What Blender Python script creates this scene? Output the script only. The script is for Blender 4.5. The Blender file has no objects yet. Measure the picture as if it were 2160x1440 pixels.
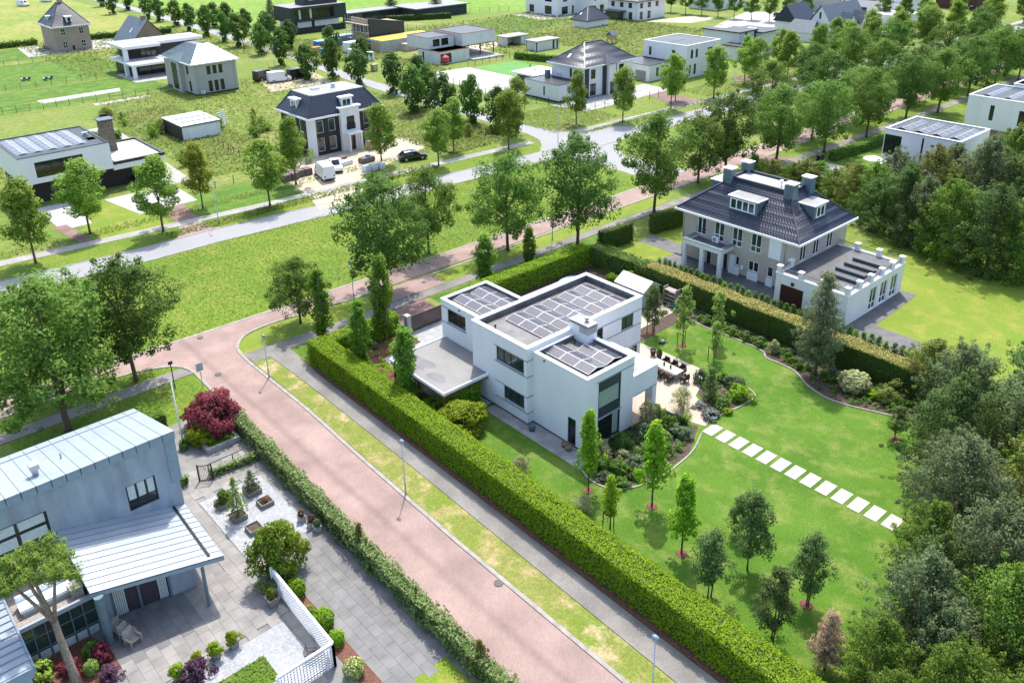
import bpy, bmesh, math, random
import numpy as np
from mathutils import Vector, Matrix
# ------------------------------------------------------------------ camera, world, sun, exposure
S = bpy.context.scene
COL = S.collection
CAMH, FPX, CXP, CYP = 42.0, 1814.0, 1080.0, 526.0        # camera height (m), focal length and principal point (photo px)
_p, _r, _a = (math.radians(v) for v in (22.87, 0.98, -48.68))
def _tov(e):
    ca, sa = math.cos(_a), math.sin(_a)
    return np.array([e[0]*ca+e[1]*sa, -e[0]*sa+e[1]*ca, e[2]])
_rt = np.array([1, 0, 0.]); _dn = np.array([0, -math.sin(_p), -math.cos(_p)]); _fw = np.array([0, math.cos(_p), -math.sin(_p)])
XC = _tov(math.cos(_r)*_rt+math.sin(_r)*_dn); YC = _tov(-math.sin(_r)*_rt+math.cos(_r)*_dn); ZC = _tov(_fw)
cam = bpy.data.cameras.new('camera'); camo = bpy.data.objects.new('camera', cam); COL.objects.link(camo)
camo.matrix_world = Matrix(((XC[0], -YC[0], -ZC[0], 0), (XC[1], -YC[1], -ZC[1], 0), (XC[2], -YC[2], -ZC[2], CAMH), (0, 0, 0, 1)))
cam.sensor_width = 36; cam.lens = FPX/2160*36; cam.shift_y = -(720-CYP)/2160; cam.clip_start = 0.5; cam.clip_end = 4000
S.camera = camo
SUN_AZ, SUN_EL = math.atan2(-0.70, 0.72), math.radians(60)
w = bpy.data.worlds.new('World'); S.world = w; w.use_nodes = True
_bg = w.node_tree.nodes['Background']; _sk = w.node_tree.nodes.new('ShaderNodeTexSky')
_sk.sky_type = 'NISHITA'; _sk.sun_disc = False; _sk.sun_elevation = SUN_EL; _sk.sun_rotation = SUN_AZ
_sk.air_density = 1.0; _sk.dust_density = 2.2; _sk.ozone_density = 1.0
w.node_tree.links.new(_sk.outputs[0], _bg.inputs[0]); _bg.inputs[1].default_value = 0.15
_sl = bpy.data.lights.new('sun', 'SUN'); _so = bpy.data.objects.new('sun', _sl); COL.objects.link(_so)
_sl.energy = 2.25; _sl.angle = math.radians(1.2); _sl.color = (1.0, 0.95, 0.87)
_so.location = (-60, 60, 120)
_so.rotation_euler = Vector((-math.sin(SUN_AZ)*math.cos(SUN_EL), -math.cos(SUN_AZ)*math.cos(SUN_EL), -math.sin(SUN_EL))).to_track_quat('-Z', 'Y').to_euler()
S.view_settings.view_transform = 'Standard'; S.view_settings.look = 'None'; S.view_settings.gamma = 1.0; S.view_settings.exposure = 1.32
try: S.view_settings.use_curve_mapping = False
except Exception: pass
S.render.engine = 'CYCLES'
S.cycles.max_bounces = 8; S.cycles.transparent_max_bounces = 8; S.cycles.sample_clamp_indirect = 6

# ------------------------------------------------------------------ pixel helpers (a pixel gives a direction, the ground or a height gives the place)
def ray(px, py): return (px-CXP)/FPX*XC+(py-CYP)/FPX*YC+ZC
def G(px, py, z=0.0):
    d = ray(px, py); t = (z-CAMH)/d[2]; return (float(d[0]*t), float(d[1]*t))
def hgt(bx, by, tx, ty):
    b = G(bx, by); d = ray(tx, ty); t = math.hypot(*b)/math.hypot(d[0], d[1]); return float(CAMH+d[2]*t)
rnd = random.Random(7)
NP = np.random.default_rng(11)
ORD = 'first second third fourth fifth sixth seventh eighth ninth tenth eleventh twelfth thirteenth fourteenth fifteenth sixteenth seventeenth eighteenth nineteenth twentieth'.split()
def ordn(i):
    if i < 20: return ORD[i]
    t = ['', '', 'twenty', 'thirty', 'forty', 'fifty', 'sixty', 'seventy', 'eighty', 'ninety'][(i+1)//10]
    u = (i+1) % 10
    return (t+'-'+ORD[u-1]) if u else t[:-1]+'ieth'

# ------------------------------------------------------------------ materials
MATS = {}
def mat(name, col, rough=0.7, var=0.12, scale=3.0, bump=0.0, metal=0.0, spec=0.4, col2=None, coords='obj', bscale=None, detail=4, mixlo=0.35, mixhi=0.65, stretch=None):
    """principled material whose colour wanders between col and col2 by noise"""
    if name in MATS: return MATS[name]
    m = bpy.data.materials.new(name); m.use_nodes = True; MATS[name] = m
    nt = m.node_tree; n = nt.nodes; L = nt.links; b = n['Principled BSDF']
    b.inputs['Roughness'].default_value = rough; b.inputs['Metallic'].default_value = metal
    b.inputs['Specular IOR Level'].default_value = spec
    if col2 is None: col2 = tuple(max(0, c*(1-var)) for c in col); c1 = tuple(min(1, c*(1+var*0.6)) for c in col)
    else: c1 = col
    geo = n.new('ShaderNodeNewGeometry') if coords == 'world' else n.new('ShaderNodeTexCoord')
    out = geo.outputs['Position'] if coords == 'world' else geo.outputs['Object']
    if stretch:
        mp = n.new('ShaderNodeMapping'); mp.inputs['Scale'].default_value = (1, 1, stretch); L.new(out, mp.inputs[0]); out = mp.outputs[0]
    ns = n.new('ShaderNodeTexNoise'); ns.inputs['Scale'].default_value = scale; ns.inputs['Detail'].default_value = detail; L.new(out, ns.inputs['Vector'])
    r = n.new('ShaderNodeValToRGB'); r.color_ramp.elements[0].position = mixlo; r.color_ramp.elements[1].position = mixhi
    r.color_ramp.elements[0].color = (*c1, 1); r.color_ramp.elements[1].color = (*col2, 1)
    L.new(ns.outputs[0], r.inputs[0]); L.new(r.outputs[0], b.inputs['Base Color'])
    if bump:
        n2 = n.new('ShaderNodeTexNoise'); n2.inputs['Scale'].default_value = bscale or scale*6; n2.inputs['Detail'].default_value = 3; L.new(out, n2.inputs['Vector'])
        bp = n.new('ShaderNodeBump'); bp.inputs['Strength'].default_value = bump; bp.inputs['Distance'].default_value = 0.05
        L.new(n2.outputs[0], bp.inputs['Height']); L.new(bp.outputs[0], b.inputs['Normal'])
    m['nodes_var'] = 1
    return m
def multi(name, cols, scales, rough=0.9, bump=0.3, bscale=8, spec=0.2, fine=None):
    """world-space ground material: large patches between cols[0]/cols[1], medium streaks of cols[2], fine grain"""
    if name in MATS: return MATS[name]
    m = bpy.data.materials.new(name); m.use_nodes = True; MATS[name] = m
    nt = m.node_tree; n = nt.nodes; L = nt.links; b = n['Principled BSDF']
    b.inputs['Roughness'].default_value = rough; b.inputs['Specular IOR Level'].default_value = spec
    geo = n.new('ShaderNodeNewGeometry')
    def noise(sc, det=5, rgh=0.6):
        t = n.new('ShaderNodeTexNoise'); t.inputs['Scale'].default_value = sc; t.inputs['Detail'].default_value = det; t.inputs['Roughness'].default_value = rgh
        L.new(geo.outputs['Position'], t.inputs['Vector']); return t.outputs[0]
    def ramp(src, lo, hi):
        t = n.new('ShaderNodeMapRange'); t.inputs[1].default_value = lo; t.inputs[2].default_value = hi; L.new(src, t.inputs[0]); return t.outputs[0]
    def mix(f, a, c):
        t = n.new('ShaderNodeMix'); t.data_type = 'RGBA'
        L.new(f, t.inputs[0])
        for i, v in ((6, a), (7, c)):
            if isinstance(v, tuple): t.inputs[i].default_value = (*v, 1)
            else: L.new(v, t.inputs[i])
        return t.outputs[2]
    c = mix(ramp(noise(scales[0]), .40, .60), cols[0], cols[1])
    if len(cols) > 2: c = mix(ramp(noise(scales[1], 6, .65), .48, .68), c, cols[2])
    if len(cols) > 3: c = mix(ramp(noise(scales[1]*.5, 6, .7), .55, .72), c, cols[3])
    f = n.new('ShaderNodeMix'); f.data_type = 'RGBA'; f.blend_type = 'MULTIPLY'; f.inputs[0].default_value = 1
    g = n.new('ShaderNodeMapRange'); L.new(noise(fine or scales[1]*9, 3, .7), g.inputs[0]); g.inputs[1].default_value = .25; g.inputs[2].default_value = .75; g.inputs[3].default_value = .62; g.inputs[4].default_value = 1.38
    L.new(c, f.inputs[6]); L.new(g.outputs[0], f.inputs[7]); L.new(f.outputs[2], b.inputs['Base Color'])
    bp = n.new('ShaderNodeBump'); bp.inputs['Strength'].default_value = bump; bp.inputs['Distance'].default_value = .08
    L.new(noise(bscale, 4, .7), bp.inputs['Height']); L.new(bp.outputs[0], b.inputs['Normal'])
    return m
def brickmat(name, c1, c2, mortar, bw, bh, ms=0.006, rough=0.9, rot=0.0, patch=0.12, wall=False, bump=0.25, off=0.5, streak=None):
    """paving or masonry: brick texture in world metres plus patchy weathering"""
    if name in MATS: return MATS[name]
    m = bpy.data.materials.new(name); m.use_nodes = True; MATS[name] = m
    nt = m.node_tree; n = nt.nodes; L = nt.links; b = n['Principled BSDF']; b.inputs['Roughness'].default_value = rough; b.inputs['Specular IOR Level'].default_value = .25
    geo = n.new('ShaderNodeNewGeometry'); mp = n.new('ShaderNodeMapping'); mp.inputs['Rotation'].default_value = (0, 0, rot)
    if wall:
        sx = n.new('ShaderNodeSeparateXYZ'); cx = n.new('ShaderNodeCombineXYZ'); ad = n.new('ShaderNodeMath'); L.new(geo.outputs['Position'], sx.inputs[0])
        L.new(sx.outputs[0], ad.inputs[0]); L.new(sx.outputs[1], ad.inputs[1]); L.new(ad.outputs[0], cx.inputs[0]); L.new(sx.outputs[2], cx.inputs[1]); L.new(cx.outputs[0], mp.inputs[0])
    else: L.new(geo.outputs['Position'], mp.inputs[0])
    t = n.new('ShaderNodeTexBrick'); t.offset = off; L.new(mp.outputs[0], t.inputs['Vector'])
    t.inputs['Color1'].default_value = (*c1, 1); t.inputs['Color2'].default_value = (*c2, 1); t.inputs['Mortar'].default_value = (*mortar, 1)
    t.inputs['Scale'].default_value = 1; t.inputs['Mortar Size'].default_value = ms; t.inputs['Brick Width'].default_value = bw; t.inputs['Row Height'].default_value = bh
    ns = n.new('ShaderNodeTexNoise'); ns.inputs['Scale'].default_value = .35; ns.inputs['Detail'].default_value = 6; L.new(geo.outputs['Position'], ns.inputs['Vector'])
    g = n.new('ShaderNodeMapRange'); g.inputs[1].default_value = .3; g.inputs[2].default_value = .7; g.inputs[3].default_value = 1-patch*1.6; g.inputs[4].default_value = 1+patch; L.new(ns.outputs[0], g.inputs[0])
    f = n.new('ShaderNodeMix'); f.data_type = 'RGBA'; f.blend_type = 'MULTIPLY'; f.inputs[0].default_value = 1; L.new(t.outputs[0], f.inputs[6]); L.new(g.outputs[0], f.inputs[7])
    last = f.outputs[2]
    if streak:                      # worn wheel track along x at given y values
        sx = n.new('ShaderNodeSeparateXYZ'); L.new(geo.outputs['Position'], sx.inputs[0])
        n3 = n.new('ShaderNodeTexNoise'); n3.inputs['Scale'].default_value = .5; L.new(geo.outputs['Position'], n3.inputs['Vector'])
        wv = n.new('ShaderNodeMath'); wv.operation = 'MULTIPLY_ADD'; wv.inputs[1].default_value = .5; L.new(n3.outputs[0], wv.inputs[0]); L.new(sx.outputs[1], wv.inputs[2])
        d = n.new('ShaderNodeMath'); d.operation = 'SUBTRACT'; d.inputs[1].default_value = streak+.25; L.new(wv.outputs[0], d.inputs[0])
        ab = n.new('ShaderNodeMath'); ab.operation = 'ABSOLUTE'; L.new(d.outputs[0], ab.inputs[0])
        q = n.new('ShaderNodeMapRange'); q.inputs[1].default_value = .05; q.inputs[2].default_value = .5; q.inputs[3].default_value = .80; q.inputs[4].default_value = 1.0; L.new(ab.outputs[0], q.inputs[0])
        f2 = n.new('ShaderNodeMix'); f2.data_type = 'RGBA'; f2.blend_type = 'MULTIPLY'; f2.inputs[0].default_value = 1; L.new(last, f2.inputs[6]); L.new(q.outputs[0], f2.inputs[7]); last = f2.outputs[2]
    L.new(last, b.inputs['Base Color'])
    bp = n.new('ShaderNodeBump'); bp.inputs['Strength'].default_value = bump; bp.inputs['Distance'].default_value = .02; L.new(t.outputs['Fac'], bp.inputs['Height']); bp.invert = True; L.new(bp.outputs[0], b.inputs['Normal'])
    return m
def leafmat(name, c1, c2, c3, trans=0.3, rough=0.55):
    """foliage: three tones by leaf, a little by plant, some light through"""
    if name in MATS: return MATS[name]
    m = bpy.data.materials.new(name); m.use_nodes = True; MATS[name] = m
    nt = m.node_tree; n = nt.nodes; L = nt.links; b = n['Principled BSDF']; b.inputs['Roughness'].default_value = .65; b.inputs['Specular IOR Level'].default_value = .16
    geo = n.new('ShaderNodeNewGeometry'); oi = n.new('ShaderNodeObjectInfo')
    r = n.new('ShaderNodeValToRGB'); e = r.color_ramp.elements; e[0].color = (*c1, 1); e[1].color = (*c3, 1); k = e.new(.5); k.color = (*c2, 1)
    L.new(geo.outputs['Random Per Island'], r.inputs[0])
    h = n.new('ShaderNodeHueSaturation'); L.new(r.outputs[0], h.inputs['Color'])
    mr = n.new('ShaderNodeMapRange'); mr.inputs[3].default_value = .82; mr.inputs[4].default_value = 1.25; L.new(oi.outputs['Random'], mr.inputs[0]); L.new(mr.outputs[0], h.inputs['Value'])
    mh = n.new('ShaderNodeMapRange'); mh.inputs[3].default_value = .492; mh.inputs[4].default_value = .514; L.new(oi.outputs['Random'], mh.inputs[0]); L.new(mh.outputs[0], h.inputs['Hue'])
    L.new(h.outputs[0], b.inputs['Base Color'])
    tr = n.new('ShaderNodeBsdfTranslucent'); L.new(h.outputs[0], tr.inputs[0]); mx = n.new('ShaderNodeMixShader'); mx.inputs[0].default_value = trans
    L.new(b.outputs[0], mx.inputs[1]); L.new(tr.outputs[0], mx.inputs[2]); L.new(mx.outputs[0], n['Material Output'].inputs[0])
    return m
def glassmat(name, col, rough=0.04):
    if name in MATS: return MATS[name]
    return mat(name, col, rough=rough, var=.3, scale=.6, spec=.8)

# ------------------------------------------------------------------ mesh builder
class MB:
    def __init__(s): s.v = []; s.f = []; s.sm = False
    def add(s, v, f):
        o = len(s.v); s.v += [tuple(map(float, p)) for p in v]; s.f += [tuple(i+o for i in q) for q in f]; return s
    def box(s, x0, y0, z0, x1, y1, z1):
        return s.add([(x0, y0, z0), (x1, y0, z0), (x1, y1, z0), (x0, y1, z0), (x0, y0, z1), (x1, y0, z1), (x1, y1, z1), (x0, y1, z1)],
                     [(0, 3, 2, 1), (4, 5, 6, 7), (0, 1, 5, 4), (1, 2, 6, 5), (2, 3, 7, 6), (3, 0, 4, 7)])
    def cbox(s, cx, cy, z0, sx, sy, h, rz=0.0):
        c, n = math.cos(rz), math.sin(rz); o = []
        for z in (z0, z0+h):
            for a, b in ((-1, -1), (1, -1), (1, 1), (-1, 1)):
                x, y = a*sx/2, b*sy/2; o.append((cx+x*c-y*n, cy+x*n+y*c, z))
        return s.add(o, [(0, 3, 2, 1), (4, 5, 6, 7), (0, 1, 5, 4), (1, 2, 6, 5), (2, 3, 7, 6), (3, 0, 4, 7)])
    def prism(s, pts, z0, z1):
        n = len(pts)
        a = sum(pts[i][0]*pts[(i+1) % n][1]-pts[(i+1) % n][0]*pts[i][1] for i in range(n))
        if a < 0: pts = pts[::-1]
        return s.add([(x, y, z0) for x, y in pts]+[(x, y, z1) for x, y in pts],
                     [tuple(range(n-1, -1, -1)), tuple(range(n, 2*n))]+[(i, (i+1) % n, n+(i+1) % n, n+i) for i in range(n)])
    def beam(s, a, b, w, h=None, up=(0, 0, 1)):
        h = h or w; a = Vector(a); b = Vector(b); d = (b-a).normalized(); u = Vector(up)
        if abs(d.dot(u)) > .99: u = Vector((1, 0, 0))
        x = d.cross(u).normalized(); y = x.cross(d).normalized(); o = []
        for p in (a, b):
            for i, j in ((-1, -1), (1, -1), (1, 1), (-1, 1)): o.append(tuple(p+x*(i*w/2)+y*(j*h/2)))
        return s.add(o, [(3, 2, 1, 0), (4, 5, 6, 7), (0, 1, 5, 4), (1, 2, 6, 5), (2, 3, 7, 6), (3, 0, 4, 7)])
    def tube(s, pts, rad, n=8, cap=True):
        pts = [Vector(p) for p in pts]; rad = rad if isinstance(rad, (list, tuple)) else [rad]*len(pts); o = []; ref = None
        for i, p in enumerate(pts):
            d = (pts[min(i+1, len(pts)-1)]-pts[max(i-1, 0)]).normalized()
            if ref is None: ref = Vector((1, 0, 0)) if abs(d.x) < .9 else Vector((0, 1, 0))
            x = (ref-d*ref.dot(d)).normalized(); y = d.cross(x); ref = x
            for k in range(n):
                t = 2*math.pi*k/n; o.append(tuple(p+(x*math.cos(t)+y*math.sin(t))*rad[i]))
        f = [(i*n+k, i*n+(k+1) % n, (i+1)*n+(k+1) % n, (i+1)*n+k) for i in range(len(pts)-1) for k in range(n)]
        if cap: f += [tuple(range(n-1, -1, -1)), tuple(range((len(pts)-1)*n, len(pts)*n))]
        return s.add(o, f)
    def lathe(s, prof, cx=0, cy=0, n=14, sq=1.0):
        o = [(cx+r*math.cos(2*math.pi*k/n), cy+r*sq*math.sin(2*math.pi*k/n), z) for r, z in prof for k in range(n)]
        f = [(i*n+k, i*n+(k+1) % n, (i+1)*n+(k+1) % n, (i+1)*n+k) for i in range(len(prof)-1) for k in range(n)]
        f += [tuple(range(n-1, -1, -1)), tuple(range((len(prof)-1)*n, len(prof)*n))]
        return s.add(o, f)
    def quad(s, a, b, c, d): return s.add([a, b, c, d], [(0, 1, 2, 3)])
    def mesh(s, name, m, smooth=None):
        me = bpy.data.meshes.new(name); me.from_pydata(s.v, [], s.f); me.materials.append(m)
        if smooth if smooth is not None else s.sm: me.polygons.foreach_set('use_smooth', [True]*len(me.polygons))
        me.update(); return me
def link(name, data, parent=None):
    o = bpy.data.objects.new(name, data); COL.objects.link(o)
    if parent is not None: o.parent = parent
    return o
def tag(o, label=None, cat=None, group=None, kind=None):
    if label: o['label'] = label
    if cat: o['category'] = cat
    if group: o['group'] = group
    if kind: o['kind'] = kind
    return o
def part(name, mb, m, parent=None, smooth=None, label=None):
    o = link(name, mb.mesh(name, m, smooth), parent)
    if label: o['label'] = label
    return o
def thing(name, label, cat, loc=(0, 0, 0), rz=0.0, group=None):
    o = link(name, None); o.empty_display_size = .3; o.location = loc; o.rotation_euler = (0, 0, rz); return tag(o, label, cat, group)
def npmesh(name, v, f, m, smooth=False, nrm=None):
    me = bpy.data.meshes.new(name); v = np.asarray(v, np.float32); f = np.asarray(f, np.int32); k = f.shape[1]
    me.vertices.add(len(v)); me.vertices.foreach_set('co', v.ravel()); me.loops.add(f.size); me.loops.foreach_set('vertex_index', f.ravel())
    me.polygons.add(len(f)); me.polygons.foreach_set('loop_start', np.arange(0, f.size, k, dtype=np.int32)); me.polygons.foreach_set('loop_total', np.full(len(f), k, np.int32))
    if smooth: me.polygons.foreach_set('use_smooth', np.ones(len(f), bool))
    me.materials.append(m); me.update(); me.validate()
    if nrm is not None:
        me.polygons.foreach_set('use_smooth', np.ones(len(me.polygons), bool)); me.normals_split_custom_set_from_vertices(np.asarray(nrm, np.float32))
    return me
def sheet(name, pts, z, m, kind='structure', thick=0.0):
    mb = MB()
    if thick: mb.prism(pts, z-thick, z)
    else:
        n = len(pts); a = sum(pts[i][0]*pts[(i+1) % n][1]-pts[(i+1) % n][0]*pts[i][1] for i in range(n))
        if a < 0: pts = pts[::-1]
        mb.add([(x, y, z) for x, y in pts], [tuple(range(n))])
    return tag(part(name, mb, m), kind=kind)
def rect(x0, y0, x1, y1): return [(x0, y0), (x1, y0), (x1, y1), (x0, y1)]
def strip(pl, wd, side=1):
    """polygon of a band of width wd along polyline pl"""
    L = []; R = []
    for i, p in enumerate(pl):
        a = Vector(pl[max(i-1, 0)]); b = Vector(pl[min(i+1, len(pl)-1)]); d = (b-a).normalized(); nrm = Vector((-d.y, d.x))
        L.append(tuple(Vector(p)+nrm*wd*(0 if side > 0 else -1)*1.0)); R.append(tuple(Vector(p)+nrm*wd*(1 if side > 0 else 0)))
    return L, R
def band(name, pl, wd, z0, z1, m, kind='structure', parent=None):
    """raised band (kerb, edging) centred on a polyline"""
    mb = MB(); n = len(pl); o = []
    for i, p in enumerate(pl):
        a = Vector(pl[max(i-1, 0)]); b = Vector(pl[min(i+1, n-1)]); d = (b-a).normalized(); nr = Vector((-d.y, d.x))*wd/2; p = Vector(p)
        o += [(p.x-nr.x, p.y-nr.y, z0), (p.x+nr.x, p.y+nr.y, z0), (p.x+nr.x, p.y+nr.y, z1), (p.x-nr.x, p.y-nr.y, z1)]
    f = [tuple(i*4+k for k in (0, 3, 2, 1)) if i == 0 else None for i in range(1)]
    f = [(0, 3, 2, 1)]+[((i*4)+k, (i*4)+(k+1) % 4, (i*4)+4+(k+1) % 4, (i*4)+4+k) for i in range(n-1) for k in range(4)]+[tuple((n-1)*4+k for k in (0, 1, 2, 3))]
    f = [q[::-1] if 0 < j <= (n-1)*4 else q for j, q in enumerate(f)]
    mb.add(o, f); ob = part(name, mb, m, parent)
    if kind and parent is None: tag(ob, kind=kind)
    return ob
def spline(pts, k=6):
    """Catmull-Rom through pts"""
    out = []; P = [np.array(p, float) for p in pts]; P = [2*P[0]-P[1]]+P+[2*P[-1]-P[-2]]
    for i in range(1, len(P)-2):
        for t in np.linspace(0, 1, k, endpoint=False):
            a, b, c, d = P[i-1:i+3]; out.append(tuple(.5*((2*b)+(-a+c)*t+(2*a-5*b+4*c-d)*t*t+(-a+3*b-3*c+d)*t**3)))
    out.append(tuple(P[-2])); return out
# ------------------------------------------------------------------ palette
WHITE = mat('white_render', (.785, .765, .77), .75, .05, .5, bump=.04, bscale=20, coords='world', col2=(.725, .705, .705), stretch=.22, detail=7)
WHITE2 = mat('white_trim', (.82, .82, .82), .5, .03, 1)
DARKF = mat('anthracite_frame', (.018, .024, .028), .4, .1, 2)
GLASS = glassmat('dark_glass', (.012, .018, .020))
GLASSG = glassmat('green_glass', (.03, .05, .045))
BITUM = mat('bitumen', (.10, .095, .092), .45, .25, .8, bump=.05, col2=(.17, .165, .16))
BITUM2 = mat('grey_roofing', (.30, .30, .29), .5, .2, .6, col2=(.22, .215, .205))
CONC = mat('concrete', (.42, .41, .39), .85, .16, 1.2, bump=.15)
CONCL = mat('light_concrete', (.365, .355, .335), .9, .2, .9, bump=.15)
BLACKM = mat('black_metal', (.012, .012, .014), .45, .1)
GREYM = mat('galvanised', (.42, .45, .47), .4, .1, 3, metal=.6)
ZINC = mat('zinc_grey_blue', (.115, .165, .185), .45, .12, 1.5)
BARK = mat('bark', (.14, .10, .07), .9, .3, 9, bump=.6)
BARKL = mat('bark_pale', (.32, .25, .19), .85, .35, 7, bump=.6, col2=(.18, .14, .11))
SOIL = mat('soil', (.085, .06, .045), .95, .35, 4, bump=.5, coords='world')
MULCH = mat('red_mulch', (.17, .075, .05), .95, .35, 7, bump=.6, coords='world')
WOOD = mat('brown_wood', (.16, .07, .04), .6, .25, 5)
TIMB = mat('pale_timber', (.45, .32, .19), .7, .2, 4)
GREYW = mat('weathered_timber', (.33, .29, .25), .8, .25, 6)
TILEB = mat('black_glazed_tile', (.022, .030, .050), .42, .25, 3, spec=.45)
TILEG = mat('grey_slate_tile', (.10, .12, .14), .5, .2, 2)
MEADOW = multi('meadow_grass', [(.145, .20, .032), (.115, .182, .026), (.20, .218, .055), (.25, .235, .09)], (.03, .12), bscale=3, bump=.6)
MEDIAN = multi('verge_grass', [(.130, .200, .018), (.100, .175, .015), (.19, .215, .036)], (.05, .28), bscale=4, bump=.6)
LAWN = multi('lawn', [(.084, .172, .015), (.060, .138, .010), (.165, .210, .045)], (.16, .5), bscale=14, bump=.35, fine=9)
LAWNY = multi('dry_lawn', [(.17, .23, .028), (.14, .215, .022), (.25, .25, .05)], (.12, .5), bscale=14, bump=.35, fine=9)
VERGE = multi('worn_verge', [(.20, .215, .05), (.155, .21, .03), (.36, .28, .13), (.44, .36, .22)], (.2, .5), bscale=9, bump=.5, fine=7)
SAND = multi('sand', [(.50, .42, .31), (.44, .37, .27), (.56, .49, .38)], (.2, .7), bscale=6, bump=.5)
PINK = brickmat('pink_clinker', (.345, .242, .212), (.30, .208, .182), (.30, .235, .205), .21, .105, .008, rot=math.pi/4, patch=.15, streak=25.6)
PINKB = brickmat('pink_clinker_blvd', (.34, .236, .21), (.295, .20, .178), (.33, .25, .23), .21, .105, .008, rot=math.pi/4, patch=.10)
PINKD = brickmat('brown_clinker', (.27, .165, .15), (.23, .14, .125), (.2, .14, .12), .21, .105, .01, patch=.2)
ASPH = mat('pale_asphalt', (.30, .30, .30), .9, .1, .12, bump=.1, bscale=30, coords='world', col2=(.275, .275, .28))
TILE = brickmat('pavement_tile', (.37, .36, .34), (.33, .322, .305), (.24, .235, .215), .30, .30, .012, patch=.16)
KLINK = brickmat('grey_clinker', (.265, .25, .228), (.225, .213, .196), (.17, .16, .142), .24, .12, .012, rot=math.pi/2, patch=.18)
KERB = mat('kerb_concrete', (.31, .288, .255), .9, .2, 1.5, bump=.2, coords='world')
GRAVEL = multi('pale_gravel', [(.38, .39, .40), (.33, .34, .35), (.46, .47, .48)], (.4, 3), bscale=18, bump=.8, fine=14)
GRAVELD = multi('grey_gravel', [(.34, .35, .35), (.29, .30, .30), (.42, .42, .42)], (.25, 1.2), bscale=16, bump=.5, fine=12)
SLAB = mat('bluestone_slab', (.36, .34, .32), .75, .3, .8, bump=.15, coords='world', col2=(.22, .21, .20), detail=7)
SLABD = mat('dark_slab', (.12, .12, .125), .7, .2, 1, coords='world')
PATIO = brickmat('beige_patio', (.47, .39, .315), (.44, .37, .30), (.36, .30, .24), .9, .9, .008, patch=.06)
STONE = mat('pale_stone', (.40, .375, .335), .8, .07, 2, coords='world')
TERR = mat('terrace_membrane', (.075, .075, .08), .5, .3, .7, col2=(.12, .118, .115))

# ------------------------------------------------------------------ the setting
sheet('ground', rect(-2200, -1600, 900, 2200), 0, MEADOW)
# boulevard: far carriageway (pale asphalt), median, near carriageway (pink clinker)
fx = [(-220, -109), (15.4, -104.6), (31, -103.2), (40, -103.1), (52, -102.1), (59, -101.3), (74, -100.4), (96, -98.9), (142, -98.2), (215, -96), (420, -91)]
fw = 4.8
lo = [(x, y) for y, x in fx]; hi = [(x-fw, y) for y, x in fx]
sheet('road_far', lo+hi[::-1], .020, ASPH)
band('kerb', lo, .22, 0, .06, KERB); 
band('kerb', [(x, y) for x, y in hi if y < 98], .22, 0, .06, KERB); band('kerb', [(x, y) for x, y in hi if y > 120], .22, 0, .06, KERB)
sw = [(-x_, y) for x_, y in ()]
fs = [(-122, -220), (-116.1, 17), (-114.1, 38.5), (-112.9, 52), (-112.1, 67), (-111.3, 81), (-109.8, 101)]; fs2 = [(-109.2, 110), (-107.8, 142), (-104.6, 215), (-99, 420)]
for pl in (fs, fs2): sheet('pavement_far', pl+[(x+1.85, y) for x, y in pl[::-1]], .05, TILE, thick=.05)
nb = [(-82.2, -220), (-81.0, 8), (-80.6, 18), (-80.2, 32), (-79.7, 60), (-79.4, 94), (-79.6, 112), (-80.5, 420)]
nw = [(-77.0, -220), (-76.6, 8), (-76.5, 40), (-75.6, 94), (-75.4, 112), (-75.5, 420)]
rc = spline([(-76.7, 42.2), (-77.0, 38.5), (-77.4, 34), (-76.9, 31.0), (-75.5, 29.5), (-74.0, 28.9), (-71.4, 28.7)])
lc = spline([(-73.0, 24.0), (-74.5, 23.76), (-75.9, 22.76), (-77.1, 20.2), (-77.6, 17.0), (-77.6, 15), (-77.4, 8.4)])
poly = nb+[(-75.5, 420), (-75.4, 112), (-75.6, 94), (-76.5, 48)]+rc+[(-60, 28.6), (-51.3, 28.3), (-38.6, 27.95), (-22.7, 27.95), (40, 27.4), (40, 23.2), (-22, 23.3), (-45, 23.6), (-60, 23.9)]+lc+[(-77.0, -220)]
sheet('road_near', poly, .024, PINK)
band('kerb', nb, .35, 0, .05, KERB); band('kerb', rc+[(-60, 28.75), (-51.3, 28.42), (-38.6, 28.12), (-22.7, 28.08), (40, 27.5)], .30, 0, .08, KERB)
band('kerb', [(-60, 23.75)]+lc+[(-77.2, -220)], .30, 0, .07, KERB); band('kerb', [(-76.55, 42.4), (-76.5, 48.5)], .30, 0, .07, KERB); band('kerb', [(-75.7, 53.5), (-75.5, 94), (-75.25, 112), (-75.4, 420)], .30, 0, .06, KERB)
# pavements on the near side
sheet('pavement_near', [(-74.9, -220), (-74.7, 7.6), (-74.8, 20), (-74.9, 23.3), (-73.1, 23.9), (-73.0, 7.3), (-73.1, -220)], .055, KLINK, thick=.055)
sheet('pavement_near', [(-73.2, 28.95), (-73.1, 31.4), (-72.85, 36.6), (-72.6, 48), (-72.6, 60), (-72.4, 79), (-71.6, 120), (-70.5, 170), (-69, 420), (-67.1, 420), (-68.8, 170), (-70, 120), (-70.9, 79), (-71.1, 60), (-71.1, 48), (-71.1, 36), (-71.1, 32.9), (-69, 32.75), (-65.1, 32.45), (-47.5, 32.3), (-20, 32.0), (20, 31.6), (20, 29.9), (-21, 30.2), (-48.5, 30.75), (-65, 30.85), (-71.0, 30.7), (-71.0, 29.0)], .055, KLINK, thick=.055)
sheet('hedge_soil', [(-66, 32.5), (-47.5, 32.35), (-20, 32.05), (20, 31.65), (20, 34.5), (-66, 34.7)], .07, MULCH)
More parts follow.
